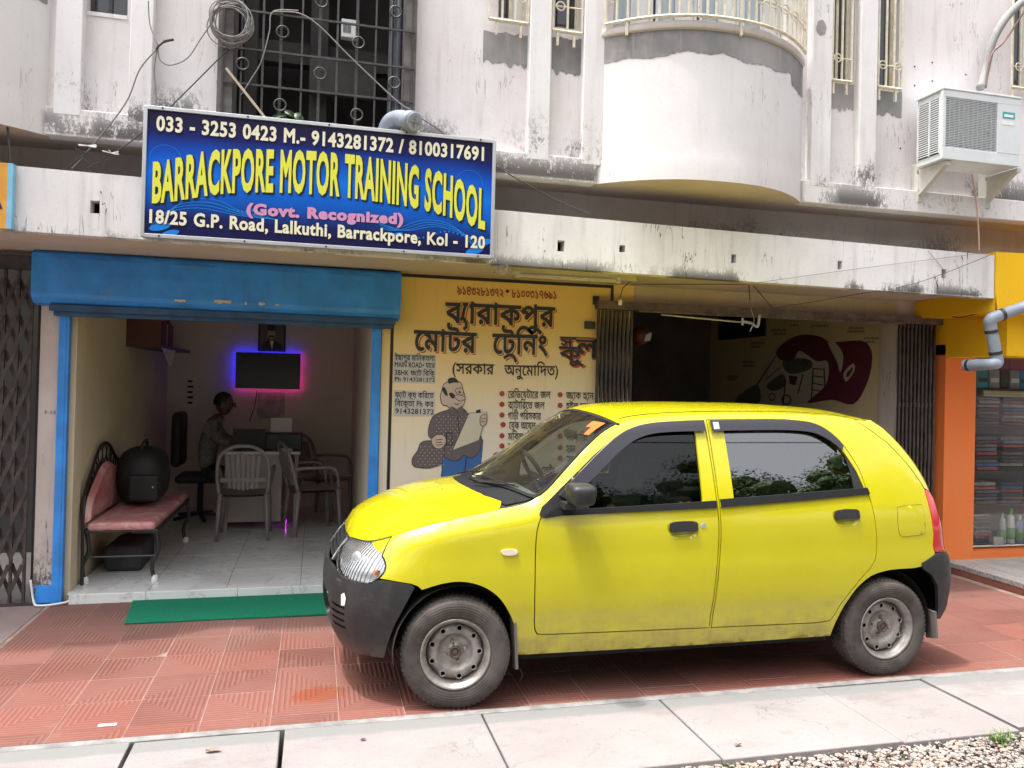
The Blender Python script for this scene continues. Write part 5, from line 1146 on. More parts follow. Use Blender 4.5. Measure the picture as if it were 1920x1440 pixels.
# ================================================================== right shop
rs = thing('neighbour_shop', 'orange and amber painted shop front with a glass display window at the right', 'shop', (5.8, GF, .1))
OX0, OX1 = PX(1771,800,GF-.12), PX(1829,800,GF-.12)
q = MB(); q.box(OX0, OX1, GF-.12, GF+.25, .08, 2.0, .004); q.build('pillar', m_orange, rs)
q = MB(); q.box(OX0+.002, OX0+.18, FA+.1, GF+.2, PZ(1850,668,FA+.3), 2.40); q.box(OX0, 9, GF-.14, GF+.2, PZ(1850,668,GF-.14), 2.60); q.build('fascia_band', m_amber, rs)
q = MB(); xs0 = FR+.006
q.add([(xs0, FA-.01, 2.40-.03), (xs0, FA-.01, 2.69), (9, FA-.32, 2.69+.02), (9, FA-.32, 2.2), (xs0+.02, FA-.01, 2.22)], [(0,1,2,3,4)])
q.add([(xs0, FA-.01, 2.22), (9, FA-.32, 2.2), (9, GF-.14, 2.2), (xs0, GF-.14, 2.22)], [(0,1,2,3)]); q.add([(xs0, FA-.01, 2.22), (xs0, FA-.01, 2.69), (xs0, GF, 2.69), (xs0, GF, 2.22)], [(0,3,2,1)])
q.build('sloping_sign', m_amber, rs)
a = P(1903, 575, FA-.06); MB().box(a[0], a[0]+.4, FA-.07, FA-.055, a[2]-.004, a[2]+.006).build('red_line', m_pred, rs)
for (xa, xb, za, zb_) in ((OX1-.02, 9, .08, .155), ): MB().box(xa, xb, GF-.1, GF+.06, za, zb_).build('window_sill', m_orange, rs)
MB().box(OX1, 9, GF-.02, GF-.012, .155, 2.0).build('glass_pane', m_glass, rs)
MB().box(OX1-.3, 9, GF-.16, GF-.04, 0, .09, .003).build('plinth', M('plinth', (.42,.34,.28), .8), rs)
q = MB(); q.box(OX1-.3, 9, 6.75, 6.85, 0, 2.7); q.box(OX1-.02, OX1, GF+.2, 6.8, 0, 2.7); q.build('back_wall', m_dimwall, rs)
ZS = [.17, .62, .85, 1.02, 1.30, 1.50, 1.62]
for z in (.155, .52, .84, 1.27, 1.62): MB().box(OX1+.02, 9, 6.12, 6.7, z-.012, z).build('shelf', M('dark shelf', (.05,.045,.045), .4), rs)
r = random.Random(21); fold = [(.30,.04,.05),(.06,.06,.08),(.04,.10,.22),(.30,.25,.20),(.10,.02,.04),(.20,.10,.07),(.10,.14,.18),(.35,.08,.10),(.03,.03,.035),(.16,.13,.12)]
words = ['crimson','charcoal','blue','beige','maroon','brown','slate','red','black','taupe']
fm = [M('folded '+w_, c_, .8, var=.25, vs=15) for w_, c_ in zip(words, fold)]
def stack(x, z, n, w_, where, h=.028):
    for k in range(n):
        i = r.randrange(10); q = MB(); q.box(x+r.uniform(-.008,.008), x+w_+r.uniform(-.03,.005), 6.16+r.uniform(0,.03), 6.5, z+k*h, z+(k+1)*h-r.choice((.002,.003,.009)), .008)
        tag(q.build('folded_cloth', fm[i]), words[i]+' folded cloth, %s in its stack %s' % (('lowest','second','third','fourth','fifth','sixth','seventh','eighth','ninth','tenth')[k], where), 'cloth', 'folded cloths in the shop window')
X0s = PX(1832, 900, 6.16)
names = ['beside the pillar', 'second along', 'third along', 'fourth along', 'fifth along']
for si, (z, n, h, lev) in enumerate(((.157, 9, .031, 'on the bottom shelf'), (.522, 6, .034, 'on the second shelf'), (.842, 9, .036, 'on the third shelf'), (1.272, 9, .034, 'on the fourth shelf'))):
    for k in range(5 if si else 1):
        stack(X0s+k*.30, z, n-(0,0,2,1,3)[k], .27 if si else .20, lev+', '+names[k], h)
# boxes on the top shelf
for k, (px0, px1, c_, w_) in enumerate(((1832,1853,(.05,.32,.38),'turquoise'),(1855,1874,(.30,.30,.31),'pale grey'),(1876,1893,(.06,.04,.04),'dark brown'),(1894,1912,(.25,.27,.30),'silver'),(1913,1935,(.03,.22,.45),'bright blue'))):
    xa, xb = PX(px0,730,6.15), PX(px1,730,6.15); t = thing('carton', w_+' carton on the top shelf of the shop window', 'box', (xa, 6.15, 1.62), 'cartons on the top shelf')
    MB().box(xa, xb, 6.15, 6.35, 1.622, 1.80, .003).build('carton_body', M('carton '+w_, c_, .6, bst=0), t); MB().box(xa+.012, xb-.012, 6.146, 6.149, 1.68, 1.72).build('carton_print', m_white if k % 2 else m_dimwall, t)
    MB().box(xa, xb, 6.16, 6.35, 1.803, 1.93, .003).build('upper_carton', M('carton top '+w_, (.16+.05*k, .05, .05), .6, bst=0), t)
for k in range(4):
    q = MB().box(X0s, X0s+.9, 6.10+.002*k, 6.14, 1.545+k*.014, 1.557+k*.014, .002); tag(q.build('wrapped_packet', M('yellow packet', (.60,.52,.12) if k % 2 else (.6,.6,.55), .4)), ('lowest','second','third','topmost')[k]+' long yellow and white packet on the ledge under the cartons', 'packet', 'long packets on the ledge')
# bottles at the bottom
def bottle(px, h, rr0, c1, c2, lb):
    x = PX(px, 1000, 6.08); t = thing('bottle', lb, 'bottle', (x, 6.08, .157), 'bottles in the shop window')
    MB().lathe([(0,0),(rr0,0),(rr0*1.04,.02),(rr0,h*.55),(rr0*.8,h*.78),(rr0*.42,h*.84),(0,h*.84)], (x, 6.08, .157), 'Z', 20).build('bottle_body', M('bottle '+lb[:9], c1, .3, bst=0), t, smooth=True)
    MB().lathe([(rr0*.44,h*.84),(rr0*.44,h),(0,h)], (x, 6.08, .157), 'Z', 16).build('cap', M('cap '+lb[:9], c2, .4, bst=0), t, smooth=True)
    MB().lathe([(rr0*1.06,h*.15),(rr0*1.06,h*.48)], (x, 6.08, .157), 'Z', 16, math.pi, 2*math.pi).build('label', M('label '+lb[:9], (.10,.35,.08), .5, bst=0), t, smooth=True)
bottle(1878, .30, .034, (.38,.42,.42), (.10,.38,.10), 'clear bottle with green cap in the shop window')
bottle(1894, .33, .038, (.62,.64,.62), (.10,.42,.10), 'white bottle with green label in the shop window')
bottle(1911, .27, .032, (.10,.22,.42), (.5,.5,.5), 'blue bottle with pale cap in the shop window')
x = PX(1870,1020,6.05); q = MB().box(x-.06, x+.05, 6.03, 6.09, .157, .235, .003); tag(q.build('small_box', m_white), 'small white soap box at the foot of the bottles', 'box')
# platform in front of the right shop
pf_ = MB(); pf_.box(5.47, 9, 3.9, 5.83, -.12, .085); struct(pf_.build('shop_platform', M('platform stone', (.36,.34,.33), .7, var=.2)))
q = MB(); q.box(5.415, 5.468, 3.72, 5.80, -.1, .05); struct(q.build('platform_kerb', M('red kerb face', (.25,.09,.065), .6, var=.2, vs=6, dirt=.3, dirtc=(.12,.05,.04))))
q = MB(); q.box(5.41, 5.56, 3.72, 5.81, .05, .092, .004); struct(q.build('platform_coping', M('granite coping', (.34,.32,.31), .5, var=.35, vs=60)))
# pvc waste pipe of the right shop
pv = thing('waste_pipe', 'grey plastic waste pipe with black joints zigzagging in front of the amber band', 'pipe', P(1860,640,4.95))
m_j = M('black joint', (.03,.03,.03), .5, bst=0)
pth = [P(1812,685,5.2), P(1858,683,5.0), P(1869,680,5.0), P(1868,668,5.0), P(1858,615,5.0), P(1857,600,4.99), P(1872,592,4.97), P(1930,572,4.9)]
pts = []
for i, p in enumerate(pth): pts.append(Vector(p))
MB().tube(catmull(pts, 6), .044, 16).build('pipe', m_pvc, pv, smooth=True)
for a, b in ((3,4),(4,3),(6,7),(0,1)):
    p = pts[a].lerp(pts[b], .12); d = (pts[b]-pts[a]).normalized(); MB().tube([p-d*.012, p+d*.012], .048, 16).build('joint', m_j, pv)
for t_ in (.1, .5): p = pts[0].lerp(pts[1], t_); d = (pts[1]-pts[0]).normalized(); MB().tube([p-d*.03, p+d*.03], .047, 16).build('collar', m_pvc, pv)
tag(MB().tube([P(1768,585,5.75), P(1840,580,5.4), P(1868,578,5.12)], .018, 10).build('conduit_pipe', M('cream pipe', (.52,.45,.34), .6), smooth=True), 'pale horizontal pipe under the amber band beside the canopy corner', 'pipe')
tag(MB().tube(catmull([P(1770,588,5.7), P(1800,595,5.5), P(1855,582,5.2)], 6), .005, 6).build('cable', m_cable, smooth=True), 'black cable sagging under the pale horizontal pipe', 'cable')

# F-13 scribble on the left pier
x_, _, z_ = P(84, 776, GF); text_on('scribble', 'F-13', x_, PX(104,776,GF), z_, .022, GF-.002, m_black, bld, 0)

# ================================================================== across the street (seen in reflections)
def crown_mesh(rad, n, seed):
    r = random.Random(seed); v = []; f = []
    cl = [(r.gauss(0,.5)*rad, r.gauss(0,.5)*rad, r.gauss(0,.42)*rad*.8) for _ in range(60)]
    bm = bmesh.new(); bmesh.ops.create_icosphere(bm, subdivisions=2, radius=1); bv = [p.co.copy() for p in bm.verts]; bf = [[p.index for p in f_.verts] for f_ in bm.faces]; bm.free()
    for c in cl+[(0,0,-rad*.7), (rad*.7,0,-rad*.6), (-rad*.7,0,-rad*.6)]:
        b0 = len(v); k_ = rad*r.uniform(.13,.22); v += [(c[0]+p.x*k_*r.uniform(.8,1.15), c[1]+p.y*k_*r.uniform(.8,1.15), c[2]+p.z*k_*r.uniform(.75,1.1)) for p in bv]; f += [tuple(i+b0 for i in q) for q in bf]
    for i in range(n):
        c = cl[r.randrange(60)]; d = Vector((r.gauss(0,1), r.gauss(0,1), r.gauss(0,1))).normalized()*rad*.30*r.random()**.4
        p = Vector(c)+d; a = Vector((r.gauss(0,1), r.gauss(0,1), r.gauss(0,1))).normalized(); b = a.cross(Vector((r.gauss(0,1), r.gauss(0,1), 1))).normalized(); s = r.uniform(.035,.08)
        k = len(v); v += [p-a*s, p+b*s*.5, p+a*s, p-b*s*.5]; f.append((k, k+1, k+2, k+3))
    return v, f
g = NG('street tree leaves'); gi = g.t.nodes.new('ShaderNodeNewGeometry'); g.col(g.mix(g.ramp(g.noise(.9, 3), .35, .65), (.035,.075,.02), (.085,.15,.04))); g.set(rough=.6, spec=.3); m_leaves = g.m
m_bark = M('bark', (.09,.07,.05), .9, var=.3, vs=8)
TM = {}
def tree(x, y, h, rad, seed, lb):
    t = thing('street_tree', lb, 'tree', (x, y, -.11), 'trees across the street'); v, f = crown_mesh(rad, 26000, seed)
    mesh('crown', [(p[0]+x, p[1]+y, p[2]+h) for p in v], f, m_leaves, t)
    q = MB(); q.tube([(x, y, -.11), (x+.1, y, h*.4), (x, y+.1, h*.8)], [.2, .15, .09], 8)
    for k in range(4): a = k*1.6+seed; q.tube([(x+.05, y, h*.5), (x+math.cos(a)*rad*.5, y+math.sin(a)*rad*.5, h*.95)], [.08, .03], 6)
    q.build('trunk', m_bark, t)
for i, (x, y, h, rad, lb) in enumerate(((-7,-7.5,6.0,2.5,'leafy tree across the street, far left behind the camera'),(-1.5,-8.2,5.4,2.5,'rounded tree straight behind the camera'),(4,-7.8,5.9,2.6,'broad tree behind the camera to the right'),(8.7,-8.2,5.5,2.8,'tall tree behind the right end of the car'),(13.5,-7.5,6.0,2.7,'bushy tree further along the street'),(18.5,-8,6.4,2.9,'largest tree far along the street to the right'))): tree(x, y, h, rad, i+1, lb)
cable('overhead cable along the far side of the street', [(-20,-3.5,7.4), (0,-3.5,7.0), (20,-3.5,7.4)], .02, m_cable)
# walls of the opposite side, low and plain
bw = thing('boundary_wall', 'long pale boundary wall across the street under the trees', 'wall', (4, -10, -.1)); MB().box(-14, 26, -10.2, -10, -.11, 1.5).build('wall_panel', m_pil, bw); MB().box(-14, 26, -10.25, -9.95, 1.5, 1.58).build('coping', m_mortar, bw)
# ================================================================== the car
CX, CY0 = .705, 4.44
car = local('parked_car', 'bright yellow green five door hatchback parked on the red tiles in front of the shops', 'car')
car.location = (CX, CY0, 0)
g = NG('yellow car paint'); X_, Y_, Z_ = g.xyz()
base = g.mix(g.ramp(g.noise(3, 3), .3, .7), (.455,.405,.004), (.48,.43,.005))
n1 = g.noise(7, 9, .75, g.scaled((1,1,1.6))); low = g.ramp(Z_, .60, .27)
st2 = g.noise(1, 6, .7, g.scaled((40, 40, 3.5), (1,1,2))); n1 = g.math('ADD', g.math('MULTIPLY', n1, .72), g.math('MULTIPLY', st2, .28))
dust = g.math('MULTIPLY', g.ramp(g.math('ADD', n1, g.math('MULTIPLY', low, .20)), .50, .92), low)
base = g.mix(g.math('MULTIPLY', dust, .80), base, (.22,.15,.055))
base = g.mix(g.math('MULTIPLY', g.ramp(g.noise(160, 3, .8), .62, .75), .04), base, (.3,.25,.08))
st_ = g.noise(1, 5, .7, g.scaled((26, 26, 2.2))); base = g.mix(g.math('MULTIPLY', g.math('MULTIPLY', g.ramp(st_, .58, .8), g.ramp(Z_, .95, .5)), .18), base, (.28,.2,.08))
g.col(base); g.set(rough=g.math('ADD', g.math('MULTIPLY', dust, .4), .26), spec=.5, coat=.8, coatr=.05)
g.bump(g.noise(2.5, 2), .06, .02); m_paint = g.m
g = NG('black bumper plastic'); X_, Y_, Z_ = g.xyz(); scr = g.ramp(g.noise(1, 6, .8, g.scaled((6, 6, 90))), .60, .72)
zone = g.math('MULTIPLY', g.ramp(Z_, .30, .38), g.ramp(X_, -.36, -.45)); b_ = g.mix(g.ramp(g.noise(9, 6, .7), .4, .7), (.016,.016,.017), (.034,.032,.031))
b_ = g.mix(g.math('MULTIPLY', g.math('MULTIPLY', scr, zone), .8), b_, (.26,.25,.24)); b_ = g.mix(g.math('MULTIPLY', g.ramp(Z_, .33, .22), .4), b_, (.13,.11,.09))
g.col(b_); g.set(rough=.5, spec=.4); g.bump(g.noise(200, 2), .08, .002); m_bump = g.m
m_trim = M('black trim', (.012,.012,.013), .75, bst=0, spec=.2); m_sail = M('satin black trim', (.020,.020,.022), .38, bst=0)
m_visor = (lambda g: (g.col((.030,.028,.036)), g.set(rough=.32, spec=.5), g.m)[2])(NG('smoked visor'))
m_seam = M('seam black', (.004,.004,.004), .9, bst=0)
m_wind = glassm('windscreen glass', .86, 1., (.93,1,.96), 1.42, .02); m_sideg = glassm('door glass', .42, .9, (.9,.95,.9), 1.5); m_rearg = glassm('rear door glass', .22, 1.1, (.85,.93,1), 2.5)
g = NG('lamp reflector'); g.col((.66,.67,.68)); g.set(rough=.20, metal=.92); X_, Y_, Z_ = g.xyz(); g.bump(g.math('ADD', g.math('SINE', g.math('MULTIPLY', Y_, 330.)), g.math('MULTIPLY', g.math('SINE', g.math('MULTIPLY', Z_, 90.)), .6)), .35, .004); m_refl = g.m
def cinterp(xs, ys): 
    xs = np.array(xs, float); ys = np.array(ys, float); d = np.gradient(ys, xs) ; 
    # monotone-ish cubic hermite
    dl = np.diff(ys)/np.diff(xs); m_ = np.empty(len(xs)); m_[0] = dl[0]; m_[-1] = dl[-1]
    for i in range(1, len(xs)-1): m_[i] = 0 if dl[i-1]*dl[i] <= 0 else 2*dl[i-1]*dl[i]/(dl[i-1]+dl[i])
    def f(x):
        x = np.clip(x, xs[0], xs[-1]); i = np.clip(np.searchsorted(xs, x)-1, 0, len(xs)-2); h = xs[i+1]-xs[i]; t = (x-xs[i])/h
        return (2*t**3-3*t**2+1)*ys[i]+(t**3-2*t**2+t)*h*m_[i]+(-2*t**3+3*t**2)*ys[i+1]+(t**3-t**2)*h*m_[i+1]
    return f
XF, XR = -.635, 2.855
OUT = [(-.635,0),(-.628,.16),(-.61,.30),(-.575,.43),(-.515,.54),(-.425,.625),(-.30,.680),(-.12,.712),(.15,.728),(.5,.735),(1.0,.740),(1.5,.740),(2.0,.736),(2.35,.724),(2.58,.706),(2.70,.694),(2.78,.680),(2.828,.645),(2.848,.56),(2.854,.3),(2.855,0)]
cp = [Vector((a, b, 0)) for a, b in OUT]; dn = catmull([Vector((-.628,-.16,0))]+cp+[Vector((2.85,-.2,0))], 12)[12:-12]
ox = np.array([p.x for p in dn]); oy = np.array([max(0, p.y) for p in dn]); osl = np.concatenate([[0], np.cumsum(np.hypot(np.diff(ox), np.diff(oy)))])
STOT = osl[-1]
def Cs(s): return np.interp(s, osl, ox), np.interp(s, osl, oy)
imid = int(np.argmax(oy > .70)); 
dside = cinterp([.15,.22,.30,.40,.455,.52,.62,.72,.80,.88,.93,.97,1.05,1.15,1.25,1.35,1.42,1.47], [.065,.042,.022,.013,.003,.0,.002,.010,.016,.026,.036,.047,.0715,.1055,.1425,.1825,.2125,.236])
Ff = cinterp([.15,.22,.30,.40,.50,.58,.62,.66,.70,.745,.80,.88,.96,1.3], [-.53,-.57,-.610,-.632,-.635,-.628,-.615,-.592,-.565,-.525,-.48,-.40,-.28,0])
Rr = cinterp([.15,.25,.35,.50,.62,.68,.80,.95,1.05,1.15,1.25,1.33,1.40,1.47], [2.80,2.835,2.885,2.895,2.885,2.850,2.838,2.800,2.768,2.718,2.645,2.570,2.485,2.36])
def WS(s, z, rnd=0.):
    cx_, cy_ = Cs(s); 
    if cx_ < 0: x = cx_*(Ff(z)/XF)
    elif cx_ > 2.2: x = 2.2+(cx_-2.2)*(Rr(z)-2.2)/(XR-2.2)
    else: x = cx_
    return float(x), float(cy_*(1-dside(z)/.74))
def s_of(x, z):          # side panels: where the wrap surface reaches x at height z
    if x < 0: cx_ = x*XF/Ff(z)
    elif x > 2.2: cx_ = 2.2+(x-2.2)*(XR-2.2)/(Rr(z)-2.2)
    else: cx_ = x
    cx_ = min(max(cx_, XF+.004), XR-.004); return float(np.interp(cx_, ox, osl))
def ss(pts): return [(s_of(x, z), z) for x, z in pts]
# edge between side and top, from the nose to the tail
EX = [(-.50,.750),(-.44,.765),(-.38,.790),(-.28,.832),(-.12,.878),(.05,.915),(.20,.945),(.33,.972),(.42,1.025),(.54,1.135),(.66,1.243),(.76,1.320),(.86,1.368),(1.0,1.395),(1.2,1.413),(1.5,1.425),(1.9,1.430),(2.2,1.420),(2.36,1.402)]
ED = [(0.,.742),(.25,.743)]+ss(EX)+[(STOT-.35,1.405),(STOT,1.405)]
esf = cinterp([a for a, b in ED], [b for a, b in ED])
def ROUND(s, z):
    ze = esf(s); h = .085 if ze < 1.0 else .05; t = (z-(ze-h))/h
    return (.034*min(1, max(0, (s-.35)/.5)) if ze < 1.0 else .016)*t*t if t > 0 else 0.
def W3(s, z, off=0.):
    x, y = WS(s, z); k = ROUND(s, z)+off; 
    if s < .9:
        x2, y2 = WS(s+.01, z); n = Vector((y2-y, -(x2-x))); n = n.normalized() if n.length > 0 else Vector((0,-1)); w_ = min(1, s/.9)
    # inward direction: towards the axis of the body
    a, b = WS(max(0, s-.01), z); c_, d_ = WS(min(STOT, s+.01), z); t = Vector((c_-a, d_-b)); 
    if t.length < 1e-6: return (x, y, z)
    t.normalize(); return (x-(-t.y)*k*1.0 if False else x+t.y*k, max(0, y-t.x*k), z)
EP = []
for i in range(241):
    s = STOT*i/240; p = W3(s, float(esf(s))); EP.append(p)
ex = np.array([p[0] for p in EP]); ey = np.array([p[1] for p in EP]); ez = np.array([p[2] for p in EP]); ex = np.maximum.accumulate(ex+np.arange(241)*1e-7)
ZC = cinterp([ex[0],ex[0]+.014,ex[0]+.045,-.42,-.34,-.22,-.06,.08,.145,.17,.30,.5,.7,.80,.86,.95,1.1,1.4,1.8,2.2,2.36,ex[-1]],
             [ez[0],.785,.832,.872,.908,.946,.980,1.000,1.008,1.020,1.108,1.240,1.368,1.420,1.442,1.456,1.467,1.475,1.476,1.462,1.448,ez[-1]])
def TP(x, y, off=0.):
    ye = max(1e-4, float(np.interp(x, ex, ey))); ze = float(np.interp(x, ex, ez)); zc = max(float(ZC(x)), ze); t = min(1, abs(y)/ye)
    p = 2.3 if x < .15 else (2.0 if x < .9 else 2.2)
    return (x, y, zc-(zc-ze)*t**p+off)
def resample(poly, step, closed=True):
    out = []; n = len(poly)
    for i in range(n if closed else n-1):
        a = poly[i]; b = poly[(i+1) % n]; L = math.hypot(b[0]-a[0], b[1]-a[1]); k = max(1, int(math.ceil(L/step)))
        for j in range(k): out.append((a[0]+(b[0]-a[0])*j/k, a[1]+(b[1]-a[1])*j/k))
    return out
def smooth_poly(pts, n=4, closed=False): return [(p.x, p.y) for p in catmull([(a, b, 0) for a, b in pts], n, closed)]
def inside(poly, P_):
    x, y = P_[:,0], P_[:,1]; r_ = np.zeros(len(P_), bool); n = len(poly); j = n-1
    for i in range(n):
        xi, yi = poly[i]; xj, yj = poly[j]; c_ = ((yi > y) != (yj > y)) & (x < (xj-xi)*(y-yi)/((yj-yi) or 1e-12)+xi); r_ ^= c_; j = i
    return r_
def region(outer, holes, step=.03, grid=.035):
    lp = [resample(outer, step)]+[resample(h, step) for h in holes]; pts = []; ed = []
    for l in lp: b = len(pts); pts += l; ed += [(b+i, b+(i+1) % len(l)) for i in range(len(l))]
    A = np.array(lp[0]); x0, y0 = A.min(0); x1, y1 = A.max(0); gx, gy_ = np.meshgrid(np.arange(x0+grid/2, x1, grid), np.arange(y0+grid/2, y1, grid)); gy_ = gy_+(np.arange(gx.shape[1])[None,:] % 2)*grid*.25
    Q = np.stack([gx.ravel(), gy_.ravel()], 1); k = inside(lp[0], Q)
    for h in lp[1:]: k &= ~inside(h, Q)
    Q = Q[k]; allb = np.array(pts)
    if len(Q): d = np.min(np.hypot(Q[:,None,0]-allb[None,:,0], Q[:,None,1]-allb[None,:,1]), 1); Q = Q[d > grid*.45]
    r_ = delaunay_2d_cdt([Vector(p) for p in pts]+[Vector(q) for q in Q], ed, [], 0, 1e-6)
    V = [tuple(v) for v in r_[0]]; F = [tuple(f) for f in r_[2]]; c_ = np.array([(sum(V[i][0] for i in f)/len(f), sum(V[i][1] for i in f)/len(f)) for f in F])
    k = inside(lp[0], c_)
    for h in lp[1:]: k &= ~inside(h, c_)
    return V, [f for f, q in zip(F, k) if q]
def panel(name, m, parent, outer, holes=(), fn=W3, off=0., flange=.014, mirror=1, step=.03, grid=.035, fdir=None):
    V, F = region(outer, list(holes), step, grid); v3 = [Vector(fn(p[0], p[1], off)) for p in V]
    if mirror < 0: v3 = [Vector((p.x, -p.y, p.z)) for p in v3]
    # make faces look outward
    cen = Vector((1.1, 0, .6)); acc = 0
    for f in F[:60]:
        a, b, c_ = v3[f[0]], v3[f[1]], v3[f[2]]; acc += (b-a).cross(c_-a).dot((a+b+c_)/3-cen)
    if acc < 0: F = [f[::-1] for f in F]
    ec = {}
    for f in F:
        for i in range(len(f)): e_ = (f[i], f[(i+1) % len(f)]); ec[e_] = 1
    bd = [e_ for e_ in ec if (e_[1], e_[0]) not in ec]; v = list(v3); fc = list(F)
    if flange:
        nrm = {}
        for f in F:
            a, b, c_ = v3[f[0]], v3[f[1]], v3[f[2]]; nn = (b-a).cross(c_-a)
            for i in f: nrm[i] = nrm.get(i, Vector((0,0,0)))+nn
        mp = {}
        for e_ in bd:
            for i in e_:
                if i not in mp: mp[i] = (len(v), len(v)+1); nn = nrm[i].normalized(); v += [v3[i].copy(), v3[i]-nn*flange]
            a, b = e_; fc.append((mp[b][0], mp[a][0], mp[a][1], mp[b][1]))
    o = mesh(name, v, fc, m, parent, smooth=True)
    return o
def strip(name, m, parent, low, up, off, rows=3, mirror=1, lip=.012):   # a band of quads between two curves given in (x, z)
    n = 48
    def at_(c, t):
        L = [0.]
        for i in range(len(c)-1): L.append(L[-1]+math.hypot(c[i+1][0]-c[i][0], c[i+1][1]-c[i][1]))
        q = t*L[-1]; return (float(np.interp(q, L, [p[0] for p in c])), float(np.interp(q, L, [p[1] for p in c])))
    v = []; f = []
    for i in range(n+1):
        a = at_(low, i/n); b = at_(up, i/n)
        for j in range(rows+1):
            x = a[0]+(b[0]-a[0])*j/rows; z = a[1]+(b[1]-a[1])*j/rows; p = W3(s_of(x, z), z, off); v.append((p[0], p[1]*mirror, p[2]))
    K = rows+1; f = [(i*K+j, (i+1)*K+j, (i+1)*K+j+1, i*K+j+1) for i in range(n) for j in range(rows)]
    if lip:          # returns towards the body along both long edges
        for j in (0, rows):
            b0 = len(v)
            for i in range(n+1): p = v[i*K+j]; v += [p, (p[0], p[1]-lip*mirror, p[2])]
            f += [(b0+2*i, b0+2*i+1, b0+2*i+3, b0+2*i+2) if j else (b0+2*i, b0+2*i+2, b0+2*i+3, b0+2*i+1) for i in range(n)]
    if mirror < 0: f = [q[::-1] for q in f]
    f = [q[::-1] for q in f]
    return mesh(name, v, f, m, parent, smooth=True)
def dish(hx, hz): 
    s0 = s_of(hx, hz)
    def fn(s, z, off=0.):
        e_ = ((s-s0)/.088)**2+((z-hz+.006)/.047)**2; return W3(s, z, .017*max(0, 1-e_*e_))
    return fn
def recess(hx, hz): return smooth_poly([(hx-.080,hz+.028),(hx,hz+.040),(hx+.080,hz+.030),(hx+.086,hz-.002),(hx+.062,hz-.043),(hx,hz-.052),(hx-.062,hz-.045),(hx-.086,hz-.006)], 4, True)
# ---- outlines in (x, z)
ARF = smooth_poly([(.285,.245),(.283,.30),(.272,.36),(.243,.437),(.185,.525),(.105,.583),(.007,.610),(-.09,.604),(-.19,.575)], 4)
ARR = smooth_poly([(2.715,.60),(2.66,.60),(2.573,.588),(2.486,.588),(2.385,.584),(2.272,.558),(2.175,.490),(2.108,.394),(2.06,.30),(2.045,.235)], 3)
DF = smooth_poly([(.395,.92),(.374,.87),(.362,.80),(.358,.68),(.358,.50),(.363,.39),(.372,.35),(.392,.335),(.46,.332)], 4)+[(1.308,.322)]+smooth_poly([(1.316,.44),(1.334,.61),(1.350,.77),(1.354,.90),(1.352,1.0)], 3)+[(1.347,1.392)]+smooth_poly([(1.25,1.388),(1.05,1.374),(.93,1.348),(.83,1.302),(.72,1.228),(.60,1.128),(.50,1.045),(.44,.992),(.395,.955)], 3)
DR = [(1.317,.322),(1.95,.314)]+smooth_poly([(2.03,.322),(2.062,.36),(2.09,.41),(2.14,.475),(2.215,.552),(2.275,.605),(2.308,.66),(2.318,.74),(2.314,.85),(2.298,.96),(2.285,1.02)], 3)+smooth_poly([(2.262,1.13),(2.195,1.255),(2.125,1.33),(2.04,1.378),(1.93,1.396),(1.75,1.402),(1.36,1.394)], 3)+smooth_poly([(1.361,1.0),(1.363,.90),(1.359,.77),(1.343,.61),(1.325,.44)], 3)
GF_ = [(.635,.948),(1.272,.966),(1.283,1.345)]+smooth_poly([(1.15,1.343),(1.03,1.335),(.95,1.318),(.86,1.270),(.76,1.195),(.64,1.09)], 3)
GR_ = [(1.452,.976),(2.272,1.022)]+smooth_poly([(2.24,1.12),(2.18,1.225),(2.115,1.295),(2.04,1.338),(1.95,1.358),(1.80,1.364)], 3)+[(1.452,1.358)]
sail = [(.385,.915),(.383,.930),(.392,.950),(.44,.992),(.50,1.045),(.575,1.108),(.64,1.150),(.64,.935),(.41,.905)]
ps = []
Eside = [(p[0], p[2]) for p in EP if -.42 < p[0] < 2.30]
body_out_x = [(.290,.235)]+ARF[1:]+[(-.21,.592),(-.24,.603),(-.35,.618),(-.40,.622),(-.366,.650),(-.358,.69),(-.378,.73),(-.415,.752)]
# front part of the outline is given in (s, z) to follow the wrap exactly
BO = ss(body_out_x)+[(float(s), float(esf(s))) for s in np.linspace(s_of(-.43,.766)+.004, s_of(2.31,1.41), 110)]+ss([(2.40,1.345),(2.50,1.275),(2.60,1.165),(2.675,1.055),(2.697,1.01),(2.706,.92),(2.716,.82),(2.722,.74),(2.722,.66),(2.715,.60)])+ss(ARR[1:])+ss([(1.3,.232)])
gap = .0046
def shrink(p, d):        # move a closed outline inwards by d
    n = len(p); sg = 1 if area2(p) > 0 else -1; out = []
    for i in range(n):
        a, b, c_ = Vector(p[i-1]), Vector(p[i]), Vector(p[(i+1) % n]); e1 = (b-a); e2 = (c_-b)
        if e1.length < 1e-7 or e2.length < 1e-7: continue
        e1.normalize(); e2.normalize(); m_ = Vector((-e1.y, e1.x))+Vector((-e2.y, e2.x)); 
        if m_.length < .3: m_ = Vector((-e1.y, e1.x))
        m_.normalize(); out.append((b.x+m_.x*sg*d, b.y+m_.y*sg*d))
    return out
DFs, DRs, GFs, GRs = ss(resample(DF,.05)), ss(resample(DR,.05)), ss(resample(GF_,.05)), ss(resample(GR_,.05))
